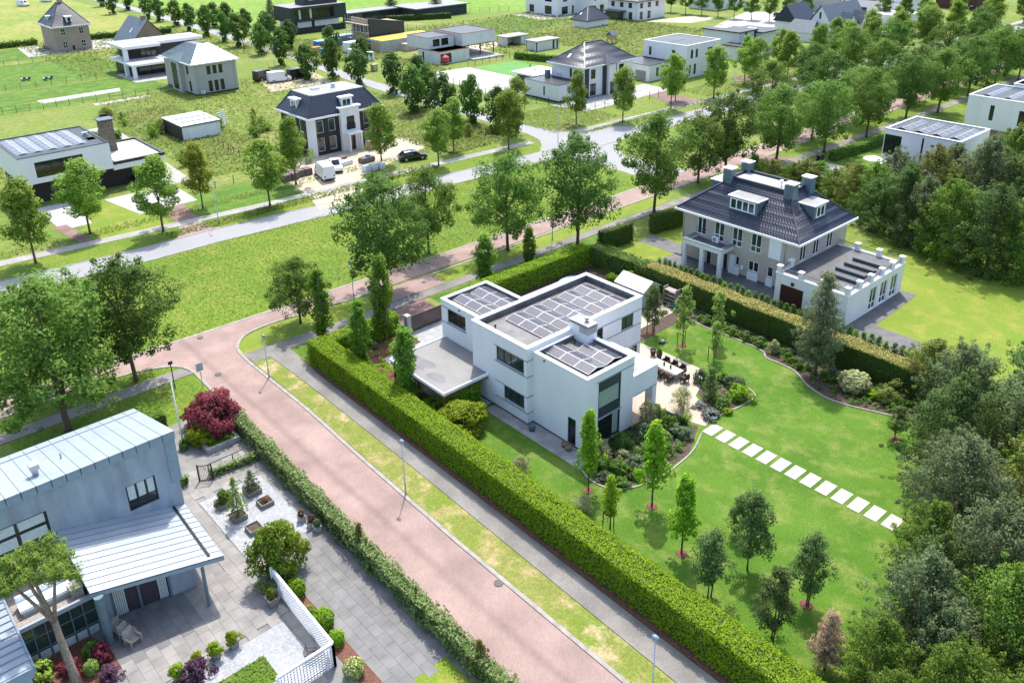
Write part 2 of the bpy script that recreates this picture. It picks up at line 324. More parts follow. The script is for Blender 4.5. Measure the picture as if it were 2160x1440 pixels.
sheet('verge', [(-71.0, 28.95), (-60, 28.95), (-51, 28.62), (-38.6, 28.3), (-22.7, 28.25), (20, 27.8), (20, 29.85), (-21, 30.15), (-48.5, 30.7), (-65, 30.8), (-70.9, 30.65)], .06, VERGE)
# side street to the upper left
NL = [(-103.3, 97.5), (-104.6, 99), (-106.3, 100.9), (-109, 102.9), (-113, 104.0), (-124, 104.6), (-148, 105.0), (-177, 106.3), (-215, 110.6), (-260, 113.6), (-340, 117.5), (-400, 118.5), (-600, 122)]
NR = [(-600, 126), (-400, 122.6), (-340, 121.6), (-260, 117.6), (-215, 114.6), (-177, 110.3), (-160, 109.7), (-129, 108.2), (-117.7, 108.2), (-110.5, 109.5), (-107.5, 112), (-106.2, 116), (-105.8, 120)]
sheet('side_road', NL+NR+[(-102.5, 122), (-101.5, 110), (-101.5, 98)], .016, ASPH)
band('kerb', NL[1:], .2, 0, .05, KERB); band('kerb', NR[:-1], .2, 0, .05, KERB)
# link across the median behind the tall trees
sheet('median_link', [(-99.2, 96), (-99.2, 104), (-98.9, 114), (-97, 109.5), (-92, 106.5), (-85, 106), (-79.6, 107.5), (-79.5, 98), (-84, 99.5), (-92, 99.8), (-97.5, 98.8)], .012, ASPH)
# median and verge turf
sheet('verge', [(-121.5, -200), (-115.9, 17), (-112.2, 38.5), (-111, 52), (-110.2, 67), (-109.4, 81), (-108, 101), (-106.5, 100.8), (-104.9, 98.5), (-104, 95.5), (-105.5, 74), (-106.5, 59), (-107.2, 52), (-108.2, 40), (-108.4, 31), (-109.8, 15), (-114, -200)][1:-1], .010, MEDIAN)
sheet('median', [(-108.4, -200), (-104.35, 15.4), (-102.95, 31), (-102.85, 40), (-101.85, 52), (-101.05, 59), (-100.15, 74), (-98.8, 94), (-96, 97.6), (-84, 98.7), (-79.9, 96), (-79.95, 60), (-80.45, 32), (-80.85, 18), (-81.3, 8), (-82.4, -200)], .008, MEDIAN)
sheet('verge', [(-76.9, -200), (-77.35, 8.4), (-77.45, 17), (-76.95, 20.2), (-75.8, 22.6), (-75.0, 23.2), (-74.95, 7), (-75, -200)], .010, MEDIAN)
sheet('verge', [(-73.0, 8), (-73.0, 23.7), (-71.5, 23.6), (-67, 23.2), (-66, 17.5), (-67, 8)], .010, MEDIAN)
sheet('verge', [(-76.8, 42)]+[(x+.2, y+.1) for x, y in rc[1:-4]]+[(-73.3, 29.2), (-72.9, 40), (-72.7, 45.5)], .012, LAWNY)
sheet('verge', [(-75.5, 54), (-75.3, 94), (-72.4, 94), (-72.7, 54)], .012, LAWNY)
sheet('verge', [(-71.0, 33), (-70.9, 43.6), (-68.4, 43.6), (-67.8, 34), (-69, 32.9)], .012, LAWN)
sheet('verge', [(-70.9, 50), (-70.7, 78), (-66.3, 75), (-66.3, 50)], .012, LAWN)
sheet('verge', [(-75.2, 100), (-75.2, 300), (-70, 300), (-72, 120), (-72.2, 100)], .012, MEDIAN)
sheet('verge', [(-69.9, 96), (-69.7, 118), (-68.6, 170), (-67, 300), (-60, 300), (-60, 96)], .010, MEDIAN)
# crossings into the plots
sheet('driveway', [(-76.0, 48.6), (-76.0, 53.6), (-72.75, 53.6), (-72.75, 46.2)], .028, PINKB)
sheet('driveway', [(-71.0, 44.2), (-71.0, 49.3), (-66.0, 48.6), (-66.0, 43.9)], .028, PINKD)
sheet('driveway', [(-75.8, 117), (-75.8, 123), (-67.5, 127), (-67.5, 121)], .028, PINKD)
sheet('driveway', [(-114.0, 38.6), (-113.7, 41.6), (-121.2, 42.4), (-120.4, 39.1)], .03, PINKD)
sheet('driveway', [(-107.8, 35.4), (-107.7, 42.6), (-108.6, 41.4), (-112.0, 41.3), (-112.1, 38.2), (-108.8, 37)], .03, PINKB)
sheet('driveway', [(-113.6, 26.5), (-113.4, 28.2), (-124, 27.2), (-124, 25.5)], .03, PINKD)
sheet('driveway', [(-107.8, 140), (-106.8, 148), (-118, 148.5), (-118, 144)], .03, PINKD)
sheet('driveway', [(-106, 166), (-105.3, 174), (-116, 175.5), (-116, 170)], .03, PINKD)
# villa plot
sheet('garden_lawn', [(-50.2, 35), (-50, 66.9), (-47.1, 66.4), (-43.2, 66.5), (-38.8, 66.3), (-37.9, 65.4), (-35.1, 65.4), (-32.9, 64.1), (-31, 63.4), (-29.2, 63.4), (-26.7, 64.2), (-20, 66.5), (-5, 66.5), (-5, 34.8)], .02, LAWN)
sheet('garden_border', [(-50, 66.9), (-47.1, 66.4), (-43.2, 66.5), (-38.8, 66.3), (-37.9, 65.4), (-35.1, 65.4), (-32.9, 64.1), (-31, 63.4), (-29.2, 63.4), (-26.7, 64.2), (-20, 66.5), (-20, 68.8), (-50, 68.8)], .03, SOIL)
band('edging', spline([(-47.1, 66.4), (-45.2, 66.35), (-43.2, 66.5), (-40.8, 66.5), (-38.8, 66.3), (-37.9, 65.5), (-36.5, 65.5), (-35.1, 65.4), (-34, 64.9), (-32.9, 64.1), (-31, 63.4), (-29.2, 63.4), (-26.7, 64.2), (-23, 65.7)], 4), .14, 0, .10, KERB)
sheet('gravel_yard', [(-65.8, 35.6), (-65.8, 48), (-50, 48), (-50, 35.6)], .024, GRAVELD)
sheet('planting_bed', [(-66.6, 34.8), (-66.6, 43.4), (-63.2, 43.2), (-63.0, 38.6), (-56, 38.0), (-49, 37.6), (-49, 34.8)], .034, MULCH)
sheet('back_yard', rect(-66, 48, -48.2, 69), .022, SOIL)
sheet('paved_path', [(-52, 56.2), (-49.9, 56.2), (-50, 67.2), (-52, 67.2)], .046, PATIO)
sheet('side_path', [(-49.6, 40.1), (-38.1, 40.1), (-38.1, 43.2), (-39.2, 43.2), (-39.2, 42), (-49.6, 42)], .036, SLAB)
# neighbour plots
sheet('neighbour_yard', [(-60, 74.9), (-60, 79.6), (-43, 79.6), (-43, 75.8), (-26.5, 75.8), (-26.5, 74.9)], .03, SLABD)
sheet('neighbour_yard', [(-36.2, 75.9), (-36.2, 89.2), (-34.3, 89.2), (-34.0, 79.2), (-27.4, 79.2), (-27.4, 75.9)], .034, SLABD)
sheet('neighbour_lawn', [(-45, 75), (-45, 100), (-5, 108), (-5, 75)], .014, LAWNY)
sheet('neighbour_lawn', [(-65.4, 75.2), (-65.4, 96), (-60, 96), (-60, 75.2)], .014, LAWNY)
sheet('neighbour_drive', [(-65.6, 79.3), (-65.6, 82.2), (-59, 82.2), (-59, 79.3)], .03, SLABD)
sheet('neighbour_lawn', rect(-66, 127, -58.2, 142), .014, LAWN)
sheet('neighbour_drive', [(-68, 119), (-68, 126.5), (-57, 126.5), (-50, 124), (-50, 118)], .03, CONC)
# blue house plot
TBED = sheet('terrace', [(-66, 7), (-66, 22.8), (-27, 22.2), (-27, 0), (-66, 0)], .015, mat('grey_bed', (.21, .205, .195), .85, .2, 1, coords='world'))
# far plots
sheet('sand_yard', [(-104.5, 55.6), (-103.6, 63.6), (-108, 65), (-111, 66), (-114, 69), (-120, 86), (-128, 88), (-129.5, 64), (-120, 58.5), (-112, 57.6)], .034, SAND)
sheet('sand_yard', [(-181, 87), (-180, 103), (-197, 106), (-197, 92)], .014, SAND)
sheet('concrete_yard', [(-172, 123), (-171, 136.8), (-154, 137), (-139, 137), (-139, 120)], .018, CONCL)
sheet('concrete_yard', [(-126.4, 122.5), (-126.4, 152), (-118.5, 152), (-117.5, 124)], .022, CONCL)
sheet('artificial_lawn', [(-169.5, 137.2), (-169, 151), (-155, 151), (-154, 137.3)], .018, mat('green_turf', (.10, .26, .05), .9, .1, .3, coords='world'))
sheet('house_drive', [(-131, 34.5), (-131, 44.8), (-121, 44.6), (-121, 36.2)], .026, CONC)
sheet('house_drive', [(-134, 26), (-122, 26), (-122, 30), (-134, 31)], .026, CONC)
sheet('house_drive', [(-131, 44.6), (-131, 48), (-176, 50.5), (-176, 43), (-153, 43)], .022, CONCL)
sheet('front_lawn', [(-113.7, 29), (-113.2, 38.2), (-121, 37.5), (-131, 34), (-131, 30.4), (-122, 30.2), (-122, 28.6)], .016, LAWNY)
sheet('front_lawn', [(-113, 42), (-112.4, 57), (-124, 59), (-124, 45.2)], .016, LAWN)
sheet('back_lawn', [(-202, 30), (-202, 74), (-224, 72), (-224, 26)], .012, LAWN)
sheet('back_lawn', [(-228, 36), (-226, 74), (-262, 74), (-262, 36)], .012, LAWN)
sheet('back_lawn', [(-268, 40), (-268, 62), (-290, 62), (-292, 40)], .012, LAWN)
sheet('pool_deck', [(-206.5, 46), (-207, 63), (-211, 64), (-210.6, 46)], .03, CONCL)
sheet('pavement_slab', [(-214, 69), (-212.5, 88), (-226, 90), (-228, 69)], .03, CONCL)
sheet('house_yard', [(-272, 60), (-271, 86), (-290, 88), (-292, 62)], .016, CONCL)
sheet('garden_strip', [(-196, 54), (-196.4, 66), (-198.6, 66), (-198.2, 54)], .03, CONCL)
sheet('far_lawn', [(-196, 168), (-212, 214), (-236, 214), (-222, 166)], .012, LAWN)
sheet('villa_terrace', [(-217, 206), (-213, 222), (-232, 222), (-234, 208)], .03, CONCL)
sheet('villa_yard', [(-190, 226), (-186, 246), (-176, 250), (-176, 234)], .02, SAND)
sheet('construction_floor', [(-188, 150), (-188, 164), (-200, 168), (-200, 150)], .014, SAND)
sheet('car_yard', [(-166, 232), (-178, 268), (-152, 290), (-138, 256)], .016, CONC)
sheet('car_yard', [(-137, 246), (-150, 276), (-136, 284), (-126, 252)], .02, SAND)
sheet('distant_field', [(-520, -100), (-300, -60), (-292, 60), (-300, 112), (-520, 112)], .006, multi('pale_field', [(.22, .25, .05), (.17, .23, .035), (.30, .27, .09)], (.012, .06), bscale=1))
sheet('distant_field', [(-520, 128), (-285, 124), (-262, 170), (-236, 230), (-300, 420), (-520, 420)], .006, multi('green_field', [(.15, .26, .03), (.13, .24, .025), (.2, .26, .05)], (.01, .05), bscale=1))
# ------------------------------------------------------------------ building helpers
class House:
    def __init__(s, name, label, cat, loc, group=None):
        s.loc = loc; s.root = thing(name, label, cat, loc, 0, group); s.wb = {}
    def p(s, name, mb, m, parent=None, smooth=None, label=None):
        lx, ly, lz = s.loc; mb.v = [(x-lx, y-ly, z-lz) for x, y, z in mb.v]
        return part(name, mb, m, parent or s.root, smooth, label)
def pm(ax, c, out):
    return (lambda a, z, d: (c+out*d, a, z)) if ax == 'X' else (lambda a, z, d: (a, c+out*d, z))
def pbox(mb, P, a0, a1, z0, z1, d0, d1):
    A = P(a0, z0, d0); B = P(a1, z1, d1)
    return mb.box(*(min(u, v) for u, v in zip(A, B)), *(max(u, v) for u, v in zip(A, B)))
def wall(mb, ax, c, out, a0, a1, z0, z1, ops=(), rec=.14):
    """wall face with real openings and reveals; ops = (a0,a1,z0,z1)"""
    P = pm(ax, c, out); A = sorted({a0, a1, *[v for o in ops for v in o[:2]]}); Z = sorted({z0, z1, *[v for o in ops for v in o[2:4]]})
    flip = (out > 0) == (ax == 'X')
    def q(*pts): mb.add(pts, [(0, 1, 2, 3) if flip else (3, 2, 1, 0)])
    for i in range(len(A)-1):
        for j in range(len(Z)-1):
            ca, cz = (A[i]+A[i+1])/2, (Z[j]+Z[j+1])/2
            if any(o[0] < ca < o[1] and o[2] < cz < o[3] for o in ops): continue
            q(P(A[i], Z[j], 0), P(A[i+1], Z[j], 0), P(A[i+1], Z[j+1], 0), P(A[i], Z[j+1], 0))
    for o in ops:
        b0, b1, y0, y1 = o[:4]
        q(P(b0, y0, 0), P(b0, y1, 0), P(b0, y1, -rec), P(b0, y0, -rec)); q(P(b1, y1, 0), P(b1, y0, 0), P(b1, y0, -rec), P(b1, y1, -rec))
        q(P(b0, y1, 0), P(b1, y1, 0), P(b1, y1, -rec), P(b0, y1, -rec)); q(P(b1, y0, 0), P(b0, y0, 0), P(b0, y0, -rec), P(b1, y0, -rec))
def window(H, ax, c, out, a0, a1, z0, z1, fm=None, gm=None, n=1, bars=(), fw=.07, rec=.10, name='window', sill=None, curtain=None, blind=None):
    """frame with mullions (n lights, bars at z fractions), panes, optional sill / curtain"""
    P = pm(ax, c, out); fm = fm or DARKF; gm = gm or GLASS; f = MB()
    pbox(f, P, a0, a1, z0, z0+fw, -rec-.04, -rec+.03); pbox(f, P, a0, a1, z1-fw, z1, -rec-.04, -rec+.03)
    pbox(f, P, a0, a0+fw, z0+fw, z1-fw, -rec-.04, -rec+.03); pbox(f, P, a1-fw, a1, z0+fw, z1-fw, -rec-.04, -rec+.03)
    xs = [a0+(a1-a0)*k/n for k in range(n+1)] if isinstance(n, int) else [a0+(a1-a0)*k for k in [0]+list(n)+[1]]
    for x in xs[1:-1]: pbox(f, P, x-fw/2, x+fw/2, z0+fw, z1-fw, -rec-.035, -rec+.025)
    for b in bars:
        zz = z0+(z1-z0)*b; pbox(f, P, a0+fw, a1-fw, zz-fw/2, zz+fw/2, -rec-.03, -rec+.02)
    w = H.p(name, f, fm)
    zs = [z0+fw/2]+[z0+(z1-z0)*b for b in bars]+[z1-fw/2]
    for i in range(len(xs)-1):
        g = MB(); pbox(g, P, xs[i]+fw*.3, xs[i+1]-fw*.3, z0+fw*.3, z1-fw*.3, -rec-.06, -rec-.012); H.p('pane', g, gm, w)
    if sill:
        m = MB(); pbox(m, P, a0-.06, a1+.06, z0-.06, z0-.003, -.05, .06); H.p('sill', m, sill, w)
    return w
def flat_roof(H, x0, y0, x1, y1, zt, drop=.45, pw=.3, cap=None, deck=None, inner=None, ov=.04, fascia=.10):
    """parapet ring with cap and sunken deck"""
    cap = cap or WHITE2; d = MB(); d.box(x0+pw*.5, y0+pw*.5, zt-drop-.1, x1-pw*.5, y1-pw*.5, zt-drop); r = H.p('roof', d, deck or BITUM)
    u = MB(); 
    for a in ((x0+.02, y0+.02, x1-.02, y0+pw), (x0+.02, y1-pw, x1-.02, y1-.02), (x0+.02, y0+pw, x0+pw, y1-pw), (x1-pw, y0+pw, x1-.02, y1-pw)): u.box(a[0], a[1], zt-drop-.2, a[2], a[3], zt-.02)
    H.p('upstand', u, inner or BITUM, r)
    k = MB(); x0 -= ov; y0 -= ov; x1 += ov; y1 += ov; q = pw+ov*2
    k.box(x0, y0, zt-fascia, x1, y0+q, zt); k.box(x0, y1-q, zt-fascia, x1, y1, zt); k.box(x0, y0+q, zt-fascia, x0+q, y1-q, zt); k.box(x1-q, y0+q, zt-fascia, x1, y1-q, zt)
    H.p('parapet_cap', k, cap, r); return r
def plain_walls(H, x0, y0, x1, y1, z0, z1, m, opsX=(), opsY=(), opsX0=(), opsY1=(), rec=.14, name='wall'):
    mb = MB(); wall(mb, 'X', x1, 1, y0, y1, z0, z1, opsX, rec); wall(mb, 'Y', y0, -1, x0, x1, z0, z1, opsY, rec)
    wall(mb, 'X', x0, -1, y0, y1, z0, z1, opsX0, rec); wall(mb, 'Y', y1, 1, x0, x1, z0, z1, opsY1, rec)
    inner = MB(); inner.box(x0+.3, y0+.3, z0+.02, x1-.3, y1-.3, z1-.05)
    o = H.p(name, mb, m); H.p('core', inner, DARKF, o); return o
def tiled(mb, A, B, C, D, row=.36, col=.30, amp=.035, step=.035):
    """tiled roof plane: eave A->B, top D->C (D above A, C above B); wavy courses with stepped laps"""
    A, B, C, D = (np.array(p, float) for p in (A, B, C, D)); n = np.cross(B-A, D-A); 
    if np.linalg.norm(n) < 1e-6: n = np.cross(B-A, C-A)
    n /= np.linalg.norm(n); 
    if n[2] < 0: n = -n
    up = (D-A); e = (B-A)/np.linalg.norm(B-A); upv = up-e*np.dot(up, e); L = np.linalg.norm(upv); R = max(2, int(round(L/row)))
    for r in range(R):
        t0, t1 = r/R, min(1, (r+1)/R+.02); l0 = A+(D-A)*t0; r0 = B+(C-B)*t0; l1 = A+(D-A)*t1; r1 = B+(C-B)*t1
        W = np.linalg.norm(r0-l0); k = max(1, int(round(W/(col/2)))); o = []
        s0 = np.dot(l0-A, e)
        for i in range(k+1):
            u = i/k; p = l0+(r0-l0)*u; q = l1+(r1-l1)*u
            wv = amp*math.sin((s0+W*u)/col*2*math.pi)
            o += [tuple(p+n*(wv+step+.02)), tuple(q+n*(wv+.02)), tuple(p+n*(wv*.3-.02))]
        f = []
        for i in range(k):
            a, b = i*3, i*3+3; f += [(a, b, b+1, a+1), (a+2, b+2, b, a)]
        mb.add(o, f)
def hip_roof(H, x0, y0, x1, y1, ze, zt, ins, m, top=None, gutter=None, row=.36, col=.30, amp=.035, topm=None, gh=.22):
    """hipped roof with eaves rect, flat top (or ridge) inset by ins=(ix0,iy0,ix1,iy1)"""
    tx0, ty0, tx1, ty1 = x0+ins[0], y0+ins[1], x1-ins[2], y1-ins[3]; mb = MB()
    E = [(x0, y0, ze), (x1, y0, ze), (x1, y1, ze), (x0, y1, ze)]; T = [(tx0, ty0, zt), (tx1, ty0, zt), (tx1, ty1, zt), (tx0, ty1, zt)]
    for i in range(4): tiled(mb, E[i], E[(i+1) % 4], T[(i+1) % 4], T[i], row, col, amp)
    r = H.p('roof', mb, m)
    b = MB(); b.add([(p[0], p[1], p[2]-.05) for p in E]+[(p[0], p[1], p[2]-.05) for p in T], [(3, 2, 1, 0), (0, 1, 5, 4), (1, 2, 6, 5), (2, 3, 7, 6), (3, 0, 4, 7), (4, 5, 6, 7)]); H.p('underlay', b, BITUM, r)
    rg = MB()
    for i in range(4): rg.beam(E[i][:2]+(ze+.05,), T[i][:2]+(zt+.07,), .2, .12)
    if abs(ty1-ty0) < .1: rg.beam((tx0, ty0, zt+.07), (tx1, ty1, zt+.07), .22, .14)
    if abs(tx1-tx0) < .1: rg.beam((tx0, ty0, zt+.07), (tx1, ty1, zt+.07), .22, .14)
    H.p('ridge_tiles', rg, m, r)
    if gutter:
        g = MB(); o = .16
        g.box(x0-o, y0-o, ze-gh, x1+o, y0+.1, ze+.02); g.box(x0-o, y1-.1, ze-gh, x1+o, y1+o, ze+.02); g.box(x0-o, y0+.1, ze-gh, x0+.1, y1-.1, ze+.02); g.box(x1-.1, y0+.1, ze-gh, x1+o, y1-.1, ze+.02); g.box(x0+.1, y0+.1, ze-gh, x1-.1, y1-.1, ze-gh+.04)
        H.p('gutter', g, gutter, r)
    return r
PCELL = None
def cellmat():
    m = bpy.data.materials.new('solar_cells'); m.use_nodes = True; nt = m.node_tree; n = nt.nodes; L = nt.links; b = n['Principled BSDF']
    tc = n.new('ShaderNodeTexCoord'); t = n.new('ShaderNodeTexBrick'); t.offset = 0; L.new(tc.outputs['Object'], t.inputs['Vector'])
    t.inputs['Color1'].default_value = (.062, .058, .072, 1); t.inputs['Color2'].default_value = (.052, .049, .062, 1); t.inputs['Mortar'].default_value = (.17, .17, .19, 1)
    t.inputs['Scale'].default_value = 1; t.inputs['Mortar Size'].default_value = .012; t.inputs['Brick Width'].default_value = .158; t.inputs['Row Height'].default_value = .158
    L.new(t.outputs[0], b.inputs['Base Color']); b.inputs['Roughness'].default_value = .18; b.inputs['Specular IOR Level'].default_value = .6; return m
CELLS = cellmat(); ALU = mat('aluminium', (.62, .62, .63), .35, .05, 2)
_f = MB(); _l, _w = 1.66, .99
for _a in ((0, 0, _l, .035), (0, _w-.035, _l, _w), (0, .035, .035, _w-.035), (_l-.035, .035, _l, _w-.035)): _f.box(_a[0], _a[1], -.02, _a[2], _a[3], .022)
PFRAME = _f.mesh('panel_frame', ALU); PCELL = MB().box(.03, .03, -.015, _l-.03, _w-.03, .012).mesh('panel_cells', CELLS)
def panel(H, M):
    """one solar panel; M maps its local frame (length x, width y) into the world"""
    o = link('solar_panel', PFRAME, H.root); M = Matrix.Translation(-Vector(H.loc)) @ M
    o.matrix_local = M; link('cells', PCELL, o)
def tent(H, xr, yr, zr, n, tilt=.25, along='X', one=False):
    """ridge of paired panels; n long"""
    rail = MB()
    for k in range(n):
        for sgn in ((-1,) if one else (-1, 1)):
            c, s = math.cos(tilt), math.sin(tilt)
            if along == 'X':
                ex = Vector((1, 0, 0)); ey = Vector((0, sgn*c, -s)); o = Vector((xr+k*1.675, yr+sgn*.02, zr))
                if sgn < 0: o = o+ex*1.66; ex = -ex
            else:
                ex = Vector((0, 1, 0)); ey = Vector((sgn*c, 0, -s)); o = Vector((xr+sgn*.02, yr+k*1.675, zr))
                if sgn > 0: o = o+ex*1.66; ex = -ex
            ez = ex.cross(ey); panel(H, Matrix(((ex.x, ey.x, ez.x, o.x), (ex.y, ey.y, ez.y, o.y), (ex.z, ey.z, ez.z, o.z), (0, 0, 0, 1))))
    for k in range(n+1):
        a = k*1.675
        if along == 'X': rail.beam((xr+a-.02, yr, zr-.25), (xr+a-.02, yr, zr-.03), .04); rail.box(xr+a-.04, yr-.95, zr-.30, xr+a, yr+.95, zr-.25)
        else: rail.beam((xr, yr+a-.02, zr-.25), (xr, yr+a-.02, zr-.03), .04); rail.box(xr-.95, yr+a-.04, zr-.30, xr+.95, yr+a, zr-.25)
    H.p('panel_rail', rail, BLACKM)
def downpipe(H, x, y, z0, z1, m=None):
    H.p('downpipe', MB().tube([(x, y, z0), (x, y, z1)], .05, 8), m or GREYM)
def ac_unit(H, x, y, z, ax='X', out=1):
    b = MB(); P = pm(ax, x if ax == 'X' else y, out); a = y if ax == 'X' else x
    pbox(b, P, a-.42, a+.42, z, z+.65, .06, .36); pbox(b, P, a-.3, a-.2, z-.12, z, .1, .3); pbox(b, P, a+.2, a+.3, z-.12, z, .1, .3); o = H.p('air_conditioner', b, WHITE2)
    f = MB(); pts = [P(a-.1, z+.32, .355), P(a-.1, z+.32, .375)]; f.tube(pts, .24, 14); H.p('fan_grille', f, GREYM, o)

# ------------------------------------------------------------------ the white villa in the middle
V = House('white_villa', 'white cubic villa with solar panels on three flat roofs behind the clipped hedge', 'villa', (-48, 48, 0))
ops_m = [(-49.17, -45.7, 4.78, 6.13), (-48.26, -45.7, 1.35, 2.71)]
opX_m = [(52.85, 54.47, 4.72, 6.05), (49.55, 50.42, 4.3, 6.05)]
mb = MB()
wall(mb, 'Y', 41.25, -1, -52.4, -45.3, .18, 7.28, ops_m); wall(mb, 'X', -45.3, 1, 41.25, 55.6, .18, 7.28, opX_m+[(54.2, 55.2, .2, 2.45)]); wall(mb, 'X', -52.4, -1, 41.25, 55.6, .18, 7.28); wall(mb, 'Y', 55.6, 1, -52.4, -45.3, .18, 7.28)
H_w = V.p('wall', mb, WHITE); c = MB().box(-52.1, 41.55, 0, -45.6, 55.3, 6.5); V.p('core', c, DARKF, H_w)
flat_roof(V, -52.4, 41.25, -45.3, 55.6, 7.36, .62, .34)
window(V, 'Y', 41.25, -1, -49.17, -45.7, 4.78, 6.13, n=4, sill=GREYM, gm=GLASSG); window(V, 'Y', 41.25, -1, -48.26, -45.7, 1.35, 2.71, n=3, sill=GREYM, gm=GLASSG)
window(V, 'X', -45.3, 1, 52.85, 54.47, 4.72, 6.05, n=(.45,), sill=GREYM, gm=GLASSG); window(V, 'X', -45.3, 1, 49.55, 50.42, 4.3, 6.05, n=1, fw=.1); window(V, 'X', -45.3, 1, 54.2, 55.2, .2, 2.45, n=1)
BG = mat('band_grey', (.30, .32, .34), .6, .1)                # dark shadow-gap bands that wrap the corner
for z in (6.17, 4.64, 2.73, 1.14): V.p('string_course', pbox(pbox(MB(), pm('Y', 41.25, -1), -49.4, -45.25, z-.035, z+.035, -.02, .05), pm('X', -45.3, 1), 41.2, 41.88, z-.036, z+.036, -.02, .05), BG)
for z, a, b in ((6.08, 49.4, 55.62), (4.62, 50.7, 55.62), (2.6, 52.5, 55.62)): V.p('string_course', pbox(MB(), pm('X', -45.3, 1), a, b, z-.035, z+.035, -.02, .05), BG)
pl = MB()
for a in (('Y', 41.25, -1, -52.4, -45.32), ('X', -45.3, 1, 41.27, 41.9), ('Y', 41.9, -1, -45.2, -39.14), ('X', -39.12, 1, 41.92, 47.36)): pbox(pl, pm(*a[:3]), a[3], a[4], 0, .2, -.1, -.012)
V.p('plinth', pl, BLACKM)
# front (garden) block
mb = MB(); wall(mb, 'Y', 41.9, -1, -45.3, -39.12, .18, 6.84, [(-41.2, -40.3, .2, 2.64)]); wall(mb, 'X', -39.12, 1, 41.9, 47.4, .18, 6.84, [(43.2, 45.86, .25, 6.16)]); wall(mb, 'Y', 47.4, 1, -45.3, -39.12, .18, 6.84)
V.p('wall', mb, WHITE); V.p('core', MB().box(-45.2, 42.3, 0, -39.5, 47.1, 6.2), DARKF)
flat_roof(V, -45.3, 41.9, -39.12, 47.4, 6.93, .5, .26)
window(V, 'Y', 41.9, -1, -41.2, -40.3, .2, 2.64, n=1, fw=.12, name='door')
cur = MB(); pbox(cur, pm('Y', 41.9, -1), -40.95, -40.62, .3, 2.5, -.155, -.12); CURT = mat('curtain', (.42, .52, .44), .8, .3, 9); V.p('curtain', cur, CURT)
f = MB(); P = pm('X', -39.12, 1)
for a, b, z0, z1 in ((43.2, 43.32, .25, 6.16), (45.74, 45.86, .25, 6.16), (43.32, 45.74, 5.15, 6.16), (43.32, 45.74, 2.75, 3.55), (43.32, 45.74, .25, .38)): pbox(f, P, a, b, z0, z1, -.14, -.04)
tw = V.p('tall_window', f, mat('dark_teal_metal', (.028, .042, .05), .45, .1)); V.p('pane', pbox(MB(), P, 43.3, 45.76, 3.5, 5.2, -.2, -.12), GLASSG, tw); V.p('pane', pbox(MB(), P, 43.3, 45.76, .35, 2.8, -.2, -.12), GLASS, tw)
cm = MB()
for k in range(22): a = 43.4+k*.106; pbox(cm, P, a, a+.07, 3.62, 5.1, -.118, -.10-.012*(k % 2))
for k in range(7): a = 45.05+k*.095; pbox(cm, P, a, a+.06, .5, 2.7, -.118, -.10-.012*(k % 2))
V.p('curtain', cm, CURT)
[V.p('lintel', pbox(MB(), P, *a), mat('band_grey', (.3, .32, .34))) for a in ((43.0, 47.42, 6.13, 6.2, -.02, .06), (43.1, 45.95, 2.66, 2.74, -.03, .08))]
# balcony box and post to the right
mb = MB(); wall(mb, 'X', -39.12, 1, 47.4, 50.5, 3.06, 4.9); mb.box(-42.6, 50.2, 3.06, -39.13, 50.5, 4.9); mb.box(-42.5, 47.4, 3.06, -39.14, 50.2, 3.3); mb.box(-39.5, 47.36, 3.3, -39.13, 50.2, 4.9); mb.box(-39.9, 49.95, 0, -39.12, 50.46, 3.06)
V.p('balcony', mb, WHITE); V.p('balcony_cap', MB().box(-39.54, 47.42, 4.9, -39.08, 50.54, 4.97).box(-42.6, 50.16, 4.9, -39.54, 50.54, 4.97), WHITE2)
V.p('balcony_soffit', MB().box(-39.5, 47.42, 3.0, -39.06, 50.5, 3.06), mat('band_grey', (.3, .32, .34)))
V.p('balcony_floor', MB().box(-45.28, 47.42, 3.08, -42.5, 50.2, 3.3), WHITE); V.p('balcony_parapet', MB().box(-45.28, 50.2, 3.08, -42.6, 50.5, 4.9), WHITE); V.p('garden_room', MB().box(-45.28, 47.42, .02, -42.9, 50.3, 3.07), GLASS)
# chimney
V.p('chimney', MB().box(-45.6, 46.45, 6.2, -43.42, 47.55, 7.98), WHITE)
cc = MB().box(-45.66, 46.4, 8.1, -43.36, 47.62, 8.2)
for z in (7.98, 7.86, 7.72, 7.58, 7.44): cc.box(-44.4 if z < 7.97 else -45.62, 46.39, z-.03, -43.36, 47.6, z+.03)
V.p('chimney_cap', cc, CONCL); V.p('flue', MB().lathe([(.14, 8.2), (.14, 8.45), (.2, 8.45), (.2, 8.62), (.05, 8.66)], -44.2, 47.1), GREYM)
# north annex
mb = MB(); wall(mb, 'Y', 42.65, -1, -58.7, -52.4, 0, 6.66, [(-57.76, -55.1, 4.6, 5.97)]); wall(mb, 'X', -58.7, -1, 42.65, 48.2, 0, 6.66); wall(mb, 'Y', 48.2, 1, -58.7, -52.4, 0, 6.66)
V.p('wall', mb, WHITE); V.p('core', MB().box(-58.4, 43, 0, -52.5, 47.9, 6.0), DARKF); flat_roof(V, -58.7, 42.65, -52.42, 48.2, 6.74, .42, .26)
window(V, 'Y', 42.65, -1, -57.76, -55.1, 4.6, 5.97, n=3, sill=GREYM)
[V.p('string_course', pbox(MB(), pm('Y', 42.65, -1), -58.72, -55.05, z-.035, z+.035, -.02, .05), mat('band_grey', (.3, .32, .34))) for z in (6.03, 4.42)]
V.p('side_roof', MB().box(-54.2, 48.22, 0, -52.42, 54.8, 5.9), WHITE); flat_roof(V, -54.3, 48.22, -52.44, 54.9, 6.3, .3, .24)
for y in (53.6, 51.47, 49.32, 47.2, 45.07): tent(V, -51.2, y, 7.08, 3)
for y in (46.8, 44.68): tent(V, -58.2, y, 6.62, 3)
